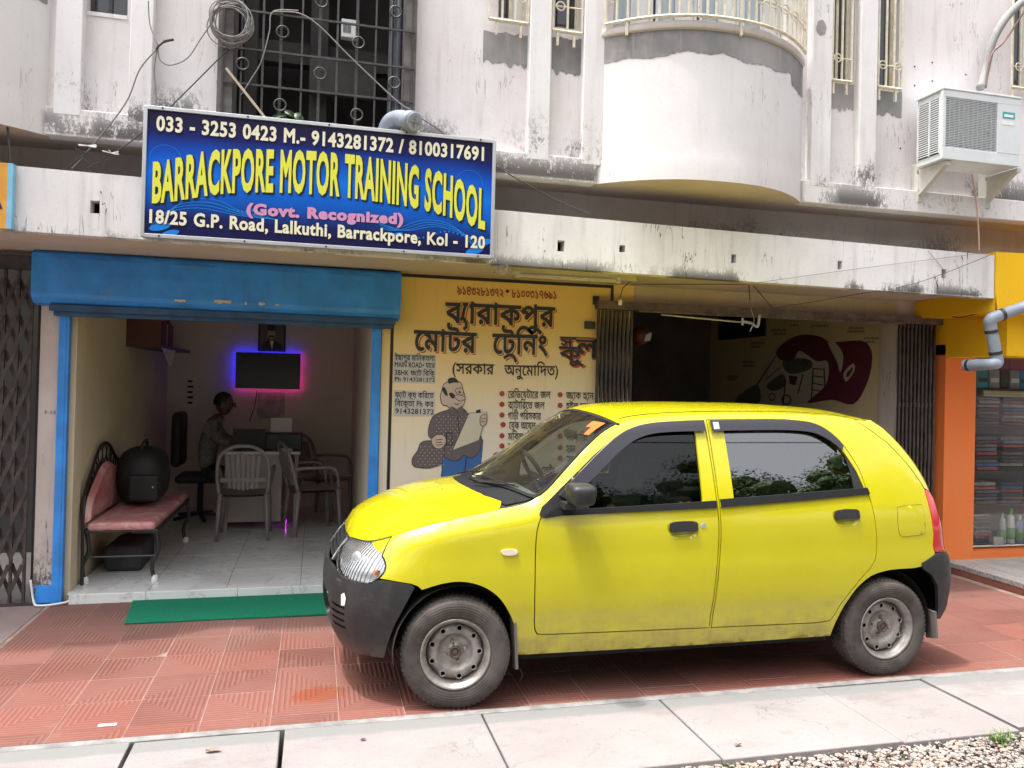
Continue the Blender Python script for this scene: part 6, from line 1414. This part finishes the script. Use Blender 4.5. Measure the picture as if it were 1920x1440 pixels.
for mi in (1, -1):
    sidep = panel('side_panel', m_paint, car, BO, [shrink(DFs, -gap*.3), shrink(DRs, -gap*.3)], mirror=mi, flange=.03)
    fd = panel('front_door', m_paint, car, shrink(DFs, gap), [GFs, ss(recess(1.150,.838))], mirror=mi, off=-.001 if False else 0)
    rdd = panel('rear_door', m_paint, car, shrink(DRs, gap), [GRs, ss(recess(2.128,.882))], mirror=mi)
    panel('window', m_sideg, fd, shrink(GFs, -.006), off=.016, mirror=mi, flange=0)
    # rear glass and its black corner
    gl_ = ss(resample([(1.448,.972),(2.203,1.014),(2.200,1.10),(2.178,1.20),(2.11,1.29),(2.04,1.335),(1.95,1.355),(1.80,1.366),(1.448,1.362)], .05)); panel('window', m_rearg, rdd, gl_, off=.010, mirror=mi, flange=0)
    panel('corner_trim', m_sail, rdd, ss(resample([(2.206,1.012),(2.272,1.020),(2.24,1.12),(2.185,1.222),(2.184,1.205),(2.202,1.11)], .04)), off=.006, mirror=mi, flange=.003)
    panel('corner_trim', m_sail, fd, ss(resample(sail, .04)), off=-.008, mirror=mi, flange=.012)
    strip('belt_trim', m_trim, fd, [(.43,.914),(.9,.930),(1.343,.942)], [(.43,.940),(.9,.958),(1.343,.978)], -.012, 3, mi)
    strip('belt_trim', m_trim, rdd, [(1.366,.944),(1.9,.974),(2.292,1.000)], [(1.366,.984),(1.9,1.014),(2.284,1.034)], -.012, 3, mi)
    strip('rain_visor', m_visor, fd, smooth_poly([(.545,.985),(.64,1.070),(.76,1.172),(.86,1.250),(.95,1.298),(1.05,1.322),(1.2,1.332),(1.338,1.335)], 5), smooth_poly([(.485,1.015),(.60,1.122),(.72,1.226),(.83,1.307),(.93,1.352),(1.05,1.376),(1.2,1.386),(1.338,1.390)], 5), -.020, 4, mi, .014)
    vis = strip('rain_visor', m_visor, rdd, smooth_poly([(1.372,1.336),(1.75,1.344),(1.93,1.340),(2.02,1.325),(2.10,1.285),(2.160,1.235)], 5), smooth_poly([(1.372,1.392),(1.75,1.399),(1.93,1.394),(2.035,1.374),(2.12,1.324),(2.175,1.262)], 5), -.020, 4, mi, .014)
    panel('clip', m_alu, vis, ss([(1.385,1.345),(1.42,1.346),(1.42,1.384),(1.385,1.383)]), off=-.0225, mirror=mi, flange=0)
    # door handles: dished recess and black bar
    for (hx, hz, dd) in ((1.150,.838,fd), (2.128,.882,rdd)):
        panel('handle_recess', m_paint, dd, shrink(ss(recess(hx, hz)), .0008), fn=dish(hx, hz), mirror=mi, flange=0, grid=.010, step=.010)
        hb = smooth_poly([(hx-.074,hz+.012),(hx-.065,hz+.036),(hx,hz+.041),(hx+.066,hz+.038),(hx+.076,hz+.014),(hx+.07,hz-.010),(hx,hz-.012),(hx-.068,hz-.014)], 4, True)
        panel('handle', m_sail, dd, ss(hb), off=-.012, mirror=mi, flange=.014, grid=.015, step=.012)
        y_ = -mi*WS(s_of(hx, hz), hz)[1]
    xk, zk = 1.262, .852; yk = WS(s_of(xk, zk), zk)[1]*mi
    MB().lathe([(0,-.004*mi*-1),(.010,.004*mi),(.014,.004*mi),(.015,0)], (xk, yk, zk), 'Y', 14).build('lock', m_alu, fd)
    fl = smooth_poly([(2.475,.775),(2.47,.90),(2.49,.925),(2.63,.932),(2.655,.92),(2.66,.80),(2.64,.772),(2.56,.766)], 3, True)
    panel('fuel_flap' if mi > 0 else 'quarter_cover', m_paint, car, ss(fl), off=-.0018, mirror=mi, flange=.001, grid=.02, step=.02)
    if mi > 0:
        ring = shrink(ss(fl), -.0022); panel('flap_gap', m_seam, car, ring, [ss(fl)], off=-.0006, mirror=mi, flange=0, grid=.02, step=.02)
    ind = panel('indicator', M('indicator lens', (.60,.52,.42), .2, bst=0), car, ss(smooth_poly([(.188,.752),(.215,.76),(.262,.757),(.270,.742),(.245,.731),(.20,.734)], 4, True)), off=-.009, mirror=mi, flange=.010, grid=.01, step=.008)
    # lights
    HL = [(s_of(-.525,.752)+.025,.735),(s_of(-.50,.752)+.03,.743),(s_of(-.43,.752),.748),(s_of(-.385,.735),.730),(s_of(-.363,.69),.69),(s_of(-.372,.645),.645),(s_of(-.42,.605),.600),(s_of(-.49,.585),.582),(s_of(-.56,.59)+.03,.590),(s_of(-.59,.62)+.065,.622),(s_of(-.56,.69)+.025,.68)]
    HL = [(s, min(z, float(esf(s))-.003) if z < .70 else float(esf(s))-.004) if z > .69 and s < s_of(-.375,.74) else (s, z) for s, z in smooth_poly(HL, 3, True)]
    hlp = panel('headlight', m_refl, car, HL, off=.012, mirror=mi, flange=0, grid=.015, step=.015)
    panel('lens', glassm('lamp lens', .97, 1., (1,1,1), 1.4, .012), hlp, HL, off=-.003, mirror=mi, flange=.012, grid=.02, step=.015)
    rim_ = shrink(HL, -.007); panel('lamp_surround', m_seam, hlp, rim_, [HL], off=-.0005, mirror=mi, flange=.006, grid=.02, step=.015)
    sc_ = sum(a for a, b in HL)/len(HL); zc_ = sum(b for a, b in HL)/len(HL)
    c3 = Vector(W3(sc_, zc_, .006)); c3.y *= mi; 
    bm_ = MB().lathe([(.040,-.006),(.034,.004),(.012,-.004),(.0,.004)], (0,0,0), 'X', 18)
    d3 = Vector((-.85, .5*mi, .1)); M3 = d3.to_track_quat('X','Z').to_matrix(); bm_.v = [tuple(c3+M3 @ Vector(p)*1.0+d3*-.006) for p in bm_.v]; bm_.build('reflector_bowl', m_alu, hlp, smooth=True)
    oc_ = W3(s_of(-.405,.65)-.0, .645, .008); MB().box(oc_[0]-.012, oc_[0]+.014, oc_[1]*mi-.012, oc_[1]*mi+.012, .632, .655, .004).build('amber_bulb', M('amber bulb', (.75,.22,.05), .3, bst=0), hlp)
    TLs = [(s_of(2.694,1.012),1.012),(s_of(2.725,1.00),1.0),(s_of(2.735,.97)+.02,.97),(s_of(2.75,.93)+.055,.90),(s_of(2.755,.85)+.085,.80),(s_of(2.76,.75)+.10,.70),(s_of(2.76,.72)+.10,.672),(s_of(2.722,.67),.670),(s_of(2.720,.76),.76),(s_of(2.712,.86),.86),(s_of(2.702,.95),.95)]
    tlp = panel('tail_light', (lambda g: (g.col(g.mix(g.ramp(g.xyz()[2], .79, .80), (.42,.008,.012), (.50,.02,.03))), g.set(rough=.12, coat=1.), g.m)[2])(NG('tail light red')), car, smooth_poly(TLs, 2, True), off=-.005, mirror=mi, flange=.014, grid=.02, step=.02)
    # bumpers, half each side
    FB = [(0,.60),(s_of(-.60,.61),.612),(s_of(-.52,.60),.590),(s_of(-.43,.59),.592)]+ss([(-.39,.614),(-.34,.613),(-.24,.598),(-.225,.585)])+ss(smooth_poly([(-.258,.52),(-.30,.43),(-.335,.33),(-.352,.235)], 3))+[(s_of(-.5,.22),.22),(0,.215)]
    SL = [[(s_of(-.585,.4)-.03, z), (s_of(-.535,.4)+.00, z+.006), (s_of(-.535,.4)+.0, z+.020), (s_of(-.585,.4)-.03, z+.016)] for z in (.335,.368,.401,.434)]
    CEN = [(.0+.03,.30),(.30,.30),(.33,.33),(.33,.44),(.30,.475),(.03,.475)]
    fb_ = panel('front_bumper', m_bump, car, FB, SL+[CEN], off=-.006, mirror=mi, flange=.02)
    for z in (.33,.365,.40,.435): pass
    panel('bumper_recess', m_seam, fb_, resample([(.02,.28),(.62,.30),(.62,.47),(.02,.49)], .05), off=.022, mirror=mi, flange=0)
    GR = [(0,.620),(s_of(-.60,.63)+.05,.622),(s_of(-.56,.69)+.015,.688),(s_of(-.53,.74)+.01,.741),(0,.742)]
    panel('grille', m_seam, car, GR, off=.014, mirror=mi, flange=0)
    for z in (.645,.672,.699,.722): panel('grille_slat', m_trim, car, [(0,z),(s_of(-.56,.69)-.02,z),(s_of(-.56,.69)-.02,z+.009),(0,z+.009)], off=.001, mirror=mi, flange=.01, grid=.02)
    gs = s_of(-.56,.69)+.008
    panel('grille_frame', m_alu, car, [(gs-.012,.628),(gs+.004,.628),(gs-.004,.736),(gs-.018,.736)], off=-.004, mirror=mi, flange=.008, grid=.02)
    for k, xx in enumerate((.10,.14,.18)): pass
    RB = ss([(2.735,.664),(2.62,.612),(2.625,.585)])+ss([(2.69,.545),(2.735,.48),(2.752,.40),(2.752,.285)])+[(s_of(2.80,.28)+.02,.272),(STOT,.27),(STOT,.660),(s_of(2.78,.66)+.05,.664)]
    panel('rear_bumper', m_bump, car, RB, off=-.006, mirror=mi, flange=.02)
    TG = ss([(2.332,1.398),(2.41,1.345),(2.51,1.273),(2.61,1.16),(2.684,1.052),(2.700,1.022),(2.735,1.008)])+[(s_of(2.735,.97)+.028,.97),(s_of(2.755,.85)+.092,.80),(s_of(2.76,.72)+.106,.672),(STOT,.672),(STOT,1.403)]
    TH = [(s_of(2.60,1.2)+.12,1.02),(STOT-.002,1.0),(STOT-.002,1.33),(s_of(2.50,1.33)+.12,1.33)]
    tg = panel('tailgate', m_paint, car, TG, [TH], mirror=mi); panel('rear_window', m_rearg, tg, TH, off=.004, mirror=mi, flange=0)
    # mud flaps
    if mi: 
        for (x, z0, z1, w_) in ((.262,.155,.40,.05), (2.70,.17,.34,.05)):
            q = MB(); yy = .70*mi; q.add([(x, yy-.07*mi, z1), (x, yy+.02*mi, z1), (x+.012, yy+.022*mi, z0+.02), (x+.016, yy-.06*mi, z0), (x+.012, yy-.07*mi, z1), (x+.012, yy+.02*mi, z1), (x+.026, yy+.022*mi, z0+.02), (x+.028, yy-.06*mi, z0)], [(0,1,2,3),(7,6,5,4),(0,4,5,1),(1,5,6,2),(2,6,7,3),(3,7,4,0)])
            q.build('mud_flap', M('dusty rubber', (.13,.11,.10), .8), car)
    panel('scuff_mark', m_white, fb_, [(s_of(-.545,.47)-.01,.455),(s_of(-.545,.47)+.02,.46),(s_of(-.545,.47)+.03,.50),(s_of(-.545,.47)+.015,.525),(s_of(-.545,.47)-.012,.51)], off=-.009, mirror=mi, flange=0, grid=.02) if mi > 0 else None
    # mirror
    mq = MB(); bm = bmesh.new(); bmesh.ops.create_icosphere(bm, subdivisions=4, radius=1)
    pw_ = lambda t, e_: math.copysign(abs(t)**e_, t)
    for p in bm.verts: c0 = p.co; p.co = Vector((.555+pw_(c0.x,.5)*(.070 if c0.z > 0 else .062)*(1 if c0.x > 0 else .95), (.81+pw_(c0.y,.55)*.085)*mi, 1.036+pw_(c0.z,.5)*.052))
    bm.verts.index_update(); mq.add([p.co[:] for p in bm.verts], [[p.index for p in f.verts] for f in bm.faces]); bm.free(); mir = mq.build('mirror', m_bump, car, smooth=True)
    MB().obox((.515, .735*mi, .972), (.028,0,0), (0,.05,0), (0,0,.016)).build('mirror_arm', m_bump, mir)
# ---- hood, windscreen, roof
def xr_hood(y): return .085+.14*(abs(y)/.6)**2
hood_half = []
hy = [float(v) for v in np.linspace(-1, 1, 33)]
# hood outline: rear edge arc then along the side edges to the nose
def edge_at(x): return float(np.interp(x, ex, ey))
inset = .012
sd_pts = [(float(x), edge_at(float(x))-inset) for x in np.linspace(.215, -.40, 26)]+[(float(ex[i])+.0006, float(ey[i])-.0006) for i in range(240, -1, -1) if float(ex[i]) < -.405 and float(ey[i]) > .004 and i < 60]
outl = [(xr_hood(y), y) for y in np.linspace(-.58, .58, 24)]
right = [p for p in sd_pts if p[1] < .60 or p[0] < .2]
HO = outl+right+[(right[-1][0]-.0, 0)]+[(x, -y) for x, y in right[::-1]]
hood = panel('hood', m_paint, car, HO, fn=lambda x, y, off: TP(x, y, -off), flange=.014, grid=.03, step=.03)
# fill between hood line and fender edge: fender top
for mi in (1, -1):
    FT = [(x, y+inset-.004) for x, y in [(p[0], p[1]) for p in sd_pts[:26]]]+[(x, y+.004) for x, y in sd_pts[:26]][::-1]
    panel('fender_edge', m_paint, car, FT, fn=lambda x, y, off: TP(x, y, 0), flange=.004, mirror=mi, step=.03, grid=.05)
def xg0(y): return .165+.19*(abs(y)/.62)**2       # windscreen foot
def xg1(y): return .795+.06*(abs(y)/.55)**2       # windscreen head
cowl = [(xr_hood(y)+.006, y) for y in np.linspace(-.60, .60, 24)]+[(xg0(y)+.02, y) for y in np.linspace(.62, -.62, 24)]
panel('cowl', m_trim, car, cowl, fn=lambda x, y, off: TP(x, y, -.012), flange=.01)
def ye_(x): return edge_at(x)
WG = [(xg0(y), y) for y in np.linspace(-.60, .60, 24)]+[(float(x), ye_(float(x))-.010) for x in np.linspace(.37, .82, 16)]+[(xg1(y), y) for y in np.linspace(.545, -.545, 20)]+[(float(x), -(ye_(float(x))-.010)) for x in np.linspace(.82, .37, 16)]
wsn = panel('windscreen', m_wind, car, WG, fn=lambda x, y, off: TP(x, y, -.003), flange=0, grid=.04)
SE = shrink(resample(WG, .05), .016); panel('windscreen_seal', m_seam, car, WG, [SE], fn=lambda x, y, off: TP(x, y, .0005), flange=.006, grid=.05)
RO = [(xg1(y)+.006, y) for y in np.linspace(-.54, .54, 20)]+[(float(x), ye_(float(x))-.004) for x in np.linspace(.86, 2.34, 40)]+[(2.40+.06*(1-(y/.5)**2), y) for y in np.linspace(.50, -.50, 16)]+[(float(x), -(ye_(float(x))-.004)) for x in np.linspace(2.34, .86, 40)]
roof = panel('roof', m_paint, car, RO, fn=lambda x, y, off: TP(x, y, 0), flange=.01, grid=.05, step=.04)
for mi in (1, -1):       # gutter line on the roof
    GT = [(float(x), ye_(float(x))-.064) for x in np.linspace(.88, 2.32, 40)]+[(float(x), ye_(float(x))-.055) for x in np.linspace(2.32, .88, 40)]
    panel('roof_gutter', m_seam, roof, GT, fn=lambda x, y, off: TP(x, y, .0015), flange=0, mirror=mi, grid=.1)
    GT = [(float(x), ye_(float(x))-.006) for x in np.linspace(2.33, 2.40, 4)]+[(2.40, .3), (2.33, .3)]
# washer jet, wiper
MB().box(-.03, -.01, .18, .2, .972, .982, .003).build('washer_jet', m_trim, hood)
wp_ = MB().tube([TP(.15, .18, .012), TP(.19, .30, .016), TP(.30, .50, .018)], .0045, 6).build('wiper', m_trim, car)
MB().tube([TP(.165, -.05, .014), TP(.20, .15, .014), TP(.315, .52, .012)], .004, 5).build('wiper_blade', m_seam, wp_)
MB().tube([TP(.155, -.35, .012), TP(.185, -.15, .014), TP(.21, .05, .014)], .004, 6).build('wiper_blade', m_seam, wp_)
# orange sticker on the windscreen, small mark on the hood
stp = [(.765,.38),(.800,.48),(.70,.50),(.685,.46),(.735,.44),(.72,.40)]
panel('sticker', M('orange sticker', (.75,.12,.02), .5, bst=0), wsn, [(x, y) for x, y in stp], fn=lambda x, y, off: TP(x, y, .0055), flange=0, grid=.05)
# inner dark lining behind the panel gaps, wheel wells, floor
lin = []
for mi in (1, -1):
    LO = ss([(.33,.26),(2.0,.26),(2.10,.45),(2.22,.60),(2.36,.66),(2.36,.97),(1.4,.93),(.36,.88)]); panel('inner_panel', m_seam, car, LO, off=.03, mirror=mi, flange=0, grid=.1, step=.08)
    for (xc, y0) in ((-.01,.70),(2.38,.69)):
        q = MB(); q.lathe([(.31,y0*mi),(.31,(y0-.24)*mi),(.0,(y0-.24)*mi)], (xc, 0, .275), 'Y', 24, R(-12), R(192)); q.build('wheel_arch', m_seam, car)
    # door frame bars between the two side windows, inside
    MB().obox((1.355, .56*mi, 1.15), (.05,0,0), (0,.012,0), (0,-.055*mi,.20)).build('pillar', m_trim, car)
q = MB(); q.box(.30, 2.05, -.66, .66, .20, .28); q.box(-.5, .3, -.44, .44, .24, .32); q.box(2.0, 2.75, -.44, .44, .25, .33); q.box(-.45,-.35,-.42,.42,.3,.6); q.build('underbody', m_seam, car)
m_seat = M('dark seat cloth', (.035,.033,.035), .9, var=.2); m_dash = M('dashboard plastic', (.10,.10,.095), .7, bst=0)
q = MB(); q.box(.34, .62, -.60, .60, .70, .915, .05); q.build('dashboard', m_dash, car)
for sy_ in (-1, 1):
    MB().obox((1.30, .32*sy_, .80), (.055,0,.0), (0,.22,0), (.07,0,.30)).build('seat_back', m_seat, car); MB().box(.85, 1.28, .32*sy_-.22, .32*sy_+.22, .36, .52, .03).build('seat', m_seat, car)
    MB().box(1.36, 1.44, .32*sy_-.12, .32*sy_+.12, 1.11, 1.25, .03).build('headrest', m_seat, car)
MB().obox((2.18, 0, .80), (.06,0,0), (0,.56,0), (.06,0,.22)).build('rear_seat', m_seat, car); MB().box(1.75, 2.15, -.56, .56, .36, .54, .03).build('rear_seat_cushion', m_seat, car)
MB().box(.36, 2.3, -.6, .6, .29, .34).build('cabin_floor', m_seam, car)
MB().box(.95, 2.30, -.46, .46, 1.385, 1.395).build('headliner', M('headliner', (.25,.25,.24), .9, bst=0), car)
# steering wheel on the far (right hand) side
sc3 = Vector((.66, -.34, .985)); ax_ = Vector((.85, 0, .5)).normalized(); u3 = Vector((0,1,0)); w3 = ax_.cross(u3)
stw = MB().tube([sc3+u3*.18*math.cos(t)+w3*.18*math.sin(t) for t in [k*math.pi/12 for k in range(24)]], .014, 8, closed=True).build('steering_wheel', m_seam, car, smooth=True)
q = MB(); q.bar(sc3-u3*.17, sc3+u3*.17, .035, .015); q.bar(sc3, sc3-w3*.16, .03, .015); q.build('spoke', m_seam, stw)
MB().box(.75, .78, -.09, .09, 1.25, 1.30, .012).build('rear_view_mirror', m_seam, car)
# ---- wheels
g = NG('dusty tyre rubber'); X_, Y_, Z_ = g.xyz(); b_ = g.mix(g.ramp(g.noise(6, 6, .7), .35, .65), (.045,.038,.034), (.095,.08,.071)); g.col(b_); g.set(rough=.85, spec=.25)
rad_ = g.math('SQRT', g.math('ADD', g.math('MULTIPLY', X_, X_), g.math('MULTIPLY', Z_, Z_))); g.bump(g.math('ADD', g.math('MULTIPLY', g.math('SINE', g.math('MULTIPLY', rad_, 520.)), .3), g.noise(80, 3)), .35, .004); m_tyre = g.m
g = NG('dirty steel rim'); b_ = g.mix(g.ramp(g.noise(11, 6, .7), .35, .65), (.20,.175,.155), (.36,.335,.31)); g.col(g.mix(g.math('MULTIPLY', g.ramp(g.noise(20, 7, .8), .58, .7), .6), b_, (.10,.075,.06))); g.set(rough=.42, metal=.55); g.bump(g.noise(40, 5), .15, .003); m_rim = g.m
RW, HW = .263, .072
def make_wheel(front, mi):
    out = -1 if mi > 0 else 1     # outward direction along y in car space (near side is -y)
    w_ = mesh('wheel', [(0,0,0),(.001,0,0),(0,0,.001)], [(0,1,2)], m_seam, car)
    T = MB(); prof = [(.163,HW-.012),(.170,HW-.002),(.185,HW+.003),(.215,HW+.006),(.238,HW+.003),(.250,HW-.004),(.2575,HW-.014),(RW,HW-.026),(RW+.001,.02),(RW+.001,-.02),(RW,-HW+.026),(.2575,-HW+.014),(.250,-HW+.004),(.215,-HW-.006),(.185,-HW-.003),(.163,-HW+.012)]
    T.lathe([(r_, h*out) for r_, h in prof], (0,0,0), 'Y', 72); ty = T.build('tyre', m_tyre, w_, smooth=True)
    q = MB()
    for k in range(64):
        a = 2*math.pi*k/64; 
        for (h0, h1, tw) in ((HW-.030, HW-.012, .02), (-.03, .0, .0), (.004, .034, .03), (-HW+.012, -HW+.032, -.02)):
            r1 = RW+.0035; 
            c0 = Vector((math.cos(a+tw), 0, math.sin(a+tw))); tn = Vector((-math.sin(a), 0, math.cos(a)))
            hm = (h0+h1)/2; rr1 = r1-.0045 if abs(hm) > .05 else r1
            q.obox(c0*(rr1-.004)+Vector((0, hm*out, 0)), tn*.0075, Vector((0, (h1-h0)/2, 0)) - (c0*.004*(1 if hm > .05 else (-1 if hm < -.05 else 0))*out*0), c0*.005)
    q.build('tread_blocks', m_tyre, ty)['kind'] = 'stuff'
    rp = MB(); rp.lathe([(r_, h*out) for r_, h in [(.152,-HW+.01),(.150,.03),(.150,.048),(.157,.052),(.164,HW-.010),(.170,HW-.002),(.166,HW+.002),(.158,HW-.004),(.152,.056),(.146,.052),(.1405,.030),(.139,.008)]], (0,0,0), 'Y', 56); rim = rp.build('rim', m_rim, w_, smooth=True)
    # disc with vent holes
    prof2 = cinterp([0,.03,.036,.05,.07,.085,.10,.12,.135,.141], [.030,.030,.012,.010,.012,.026,.036,.032,.016,.006])
    holes = [circle(.117*math.cos(a), .117*math.sin(a), .0105, 12) for a in [R(40*k+14) for k in range(9)]]
    V, F = region(circle(0, 0, .141, 56), holes, .012, .011); q = MB(); q.add([(x, out*float(prof2(math.hypot(x, z))), z) for x, z in V], [f if mi > 0 else f[::-1] for f in F]); disc = q.build('disc', m_rim, rim, smooth=True)
    for k in range(9):
        a = R(40*k+14); c0 = (.117*math.cos(a), out*.034, .117*math.sin(a)); q = MB().lathe([(.0105,-.001*out),(.0135,.0035*out),(.0175,-.003*out)], c0, 'Y', 14); 
        if k == 0: vh = q
        else: vh.add(q.v, q.f)
    vh.build('hole_lips', m_rim, rim, smooth=True)
    MB().lathe([(.03,.010*out),(.03,.040*out),(.024,.046*out),(.022,.040*out),(.016,.034*out),(.012,.040*out),(0,.041*out)], (0,0,0), 'Y', 24).build('hub', M('hub steel', (.10,.075,.06), .6, .4), rim, smooth=True)
    for k in range(4): a = R(90*k+30); MB().lathe([(.010,.008*out),(.010,.028*out),(.007,.032*out),(0,.032*out)], (.050*math.cos(a), 0, .050*math.sin(a)), 'Y', 6).build('wheel_nut', m_rim, rim)
    MB().lathe([(.14,-.03*out),(0,-.035*out)], (0,0,0), 'Y', 24).build('brake_drum', m_seam, rim)
    w_.location = (-.016 if front else 2.385, (.655-.003)*(-mi), .2645); w_.rotation_euler = (0, R(13 if front else 40), R(-7 if front else 0)); return w_
for fr_ in (True, False):
    for mi in (1, -1): make_wheel(fr_, mi)
MB().tube([(.30,-.70,.10),(.315,-.705,.14),(.30,-.70,.17)], .004, 5).build('hanging_strap', m_seam, car)
# the near side of the car is -Y: the wrap above was made with the near side at +y for mirror = 1, so flip everything but the wheels
for o in list(car.children):
    if o.name.split('.')[0] == 'wheel' or o.name == 'hanging_strap': continue
    def fl_(o):
        if o.type == 'MESH' and not o.data.get('flipped'):
            o.data['flipped'] = 1; o.data.transform(Matrix.Diagonal((1,-1,1,1))); o.data.flip_normals()
        for c in o.children: fl_(c)
    fl_(o)
print('OBJECTS', len(bpy.data.objects), 'TRIS', sum(len(m.loop_triangles) if False else sum(len(p.vertices)-2 for p in m.polygons) for m in bpy.data.meshes))
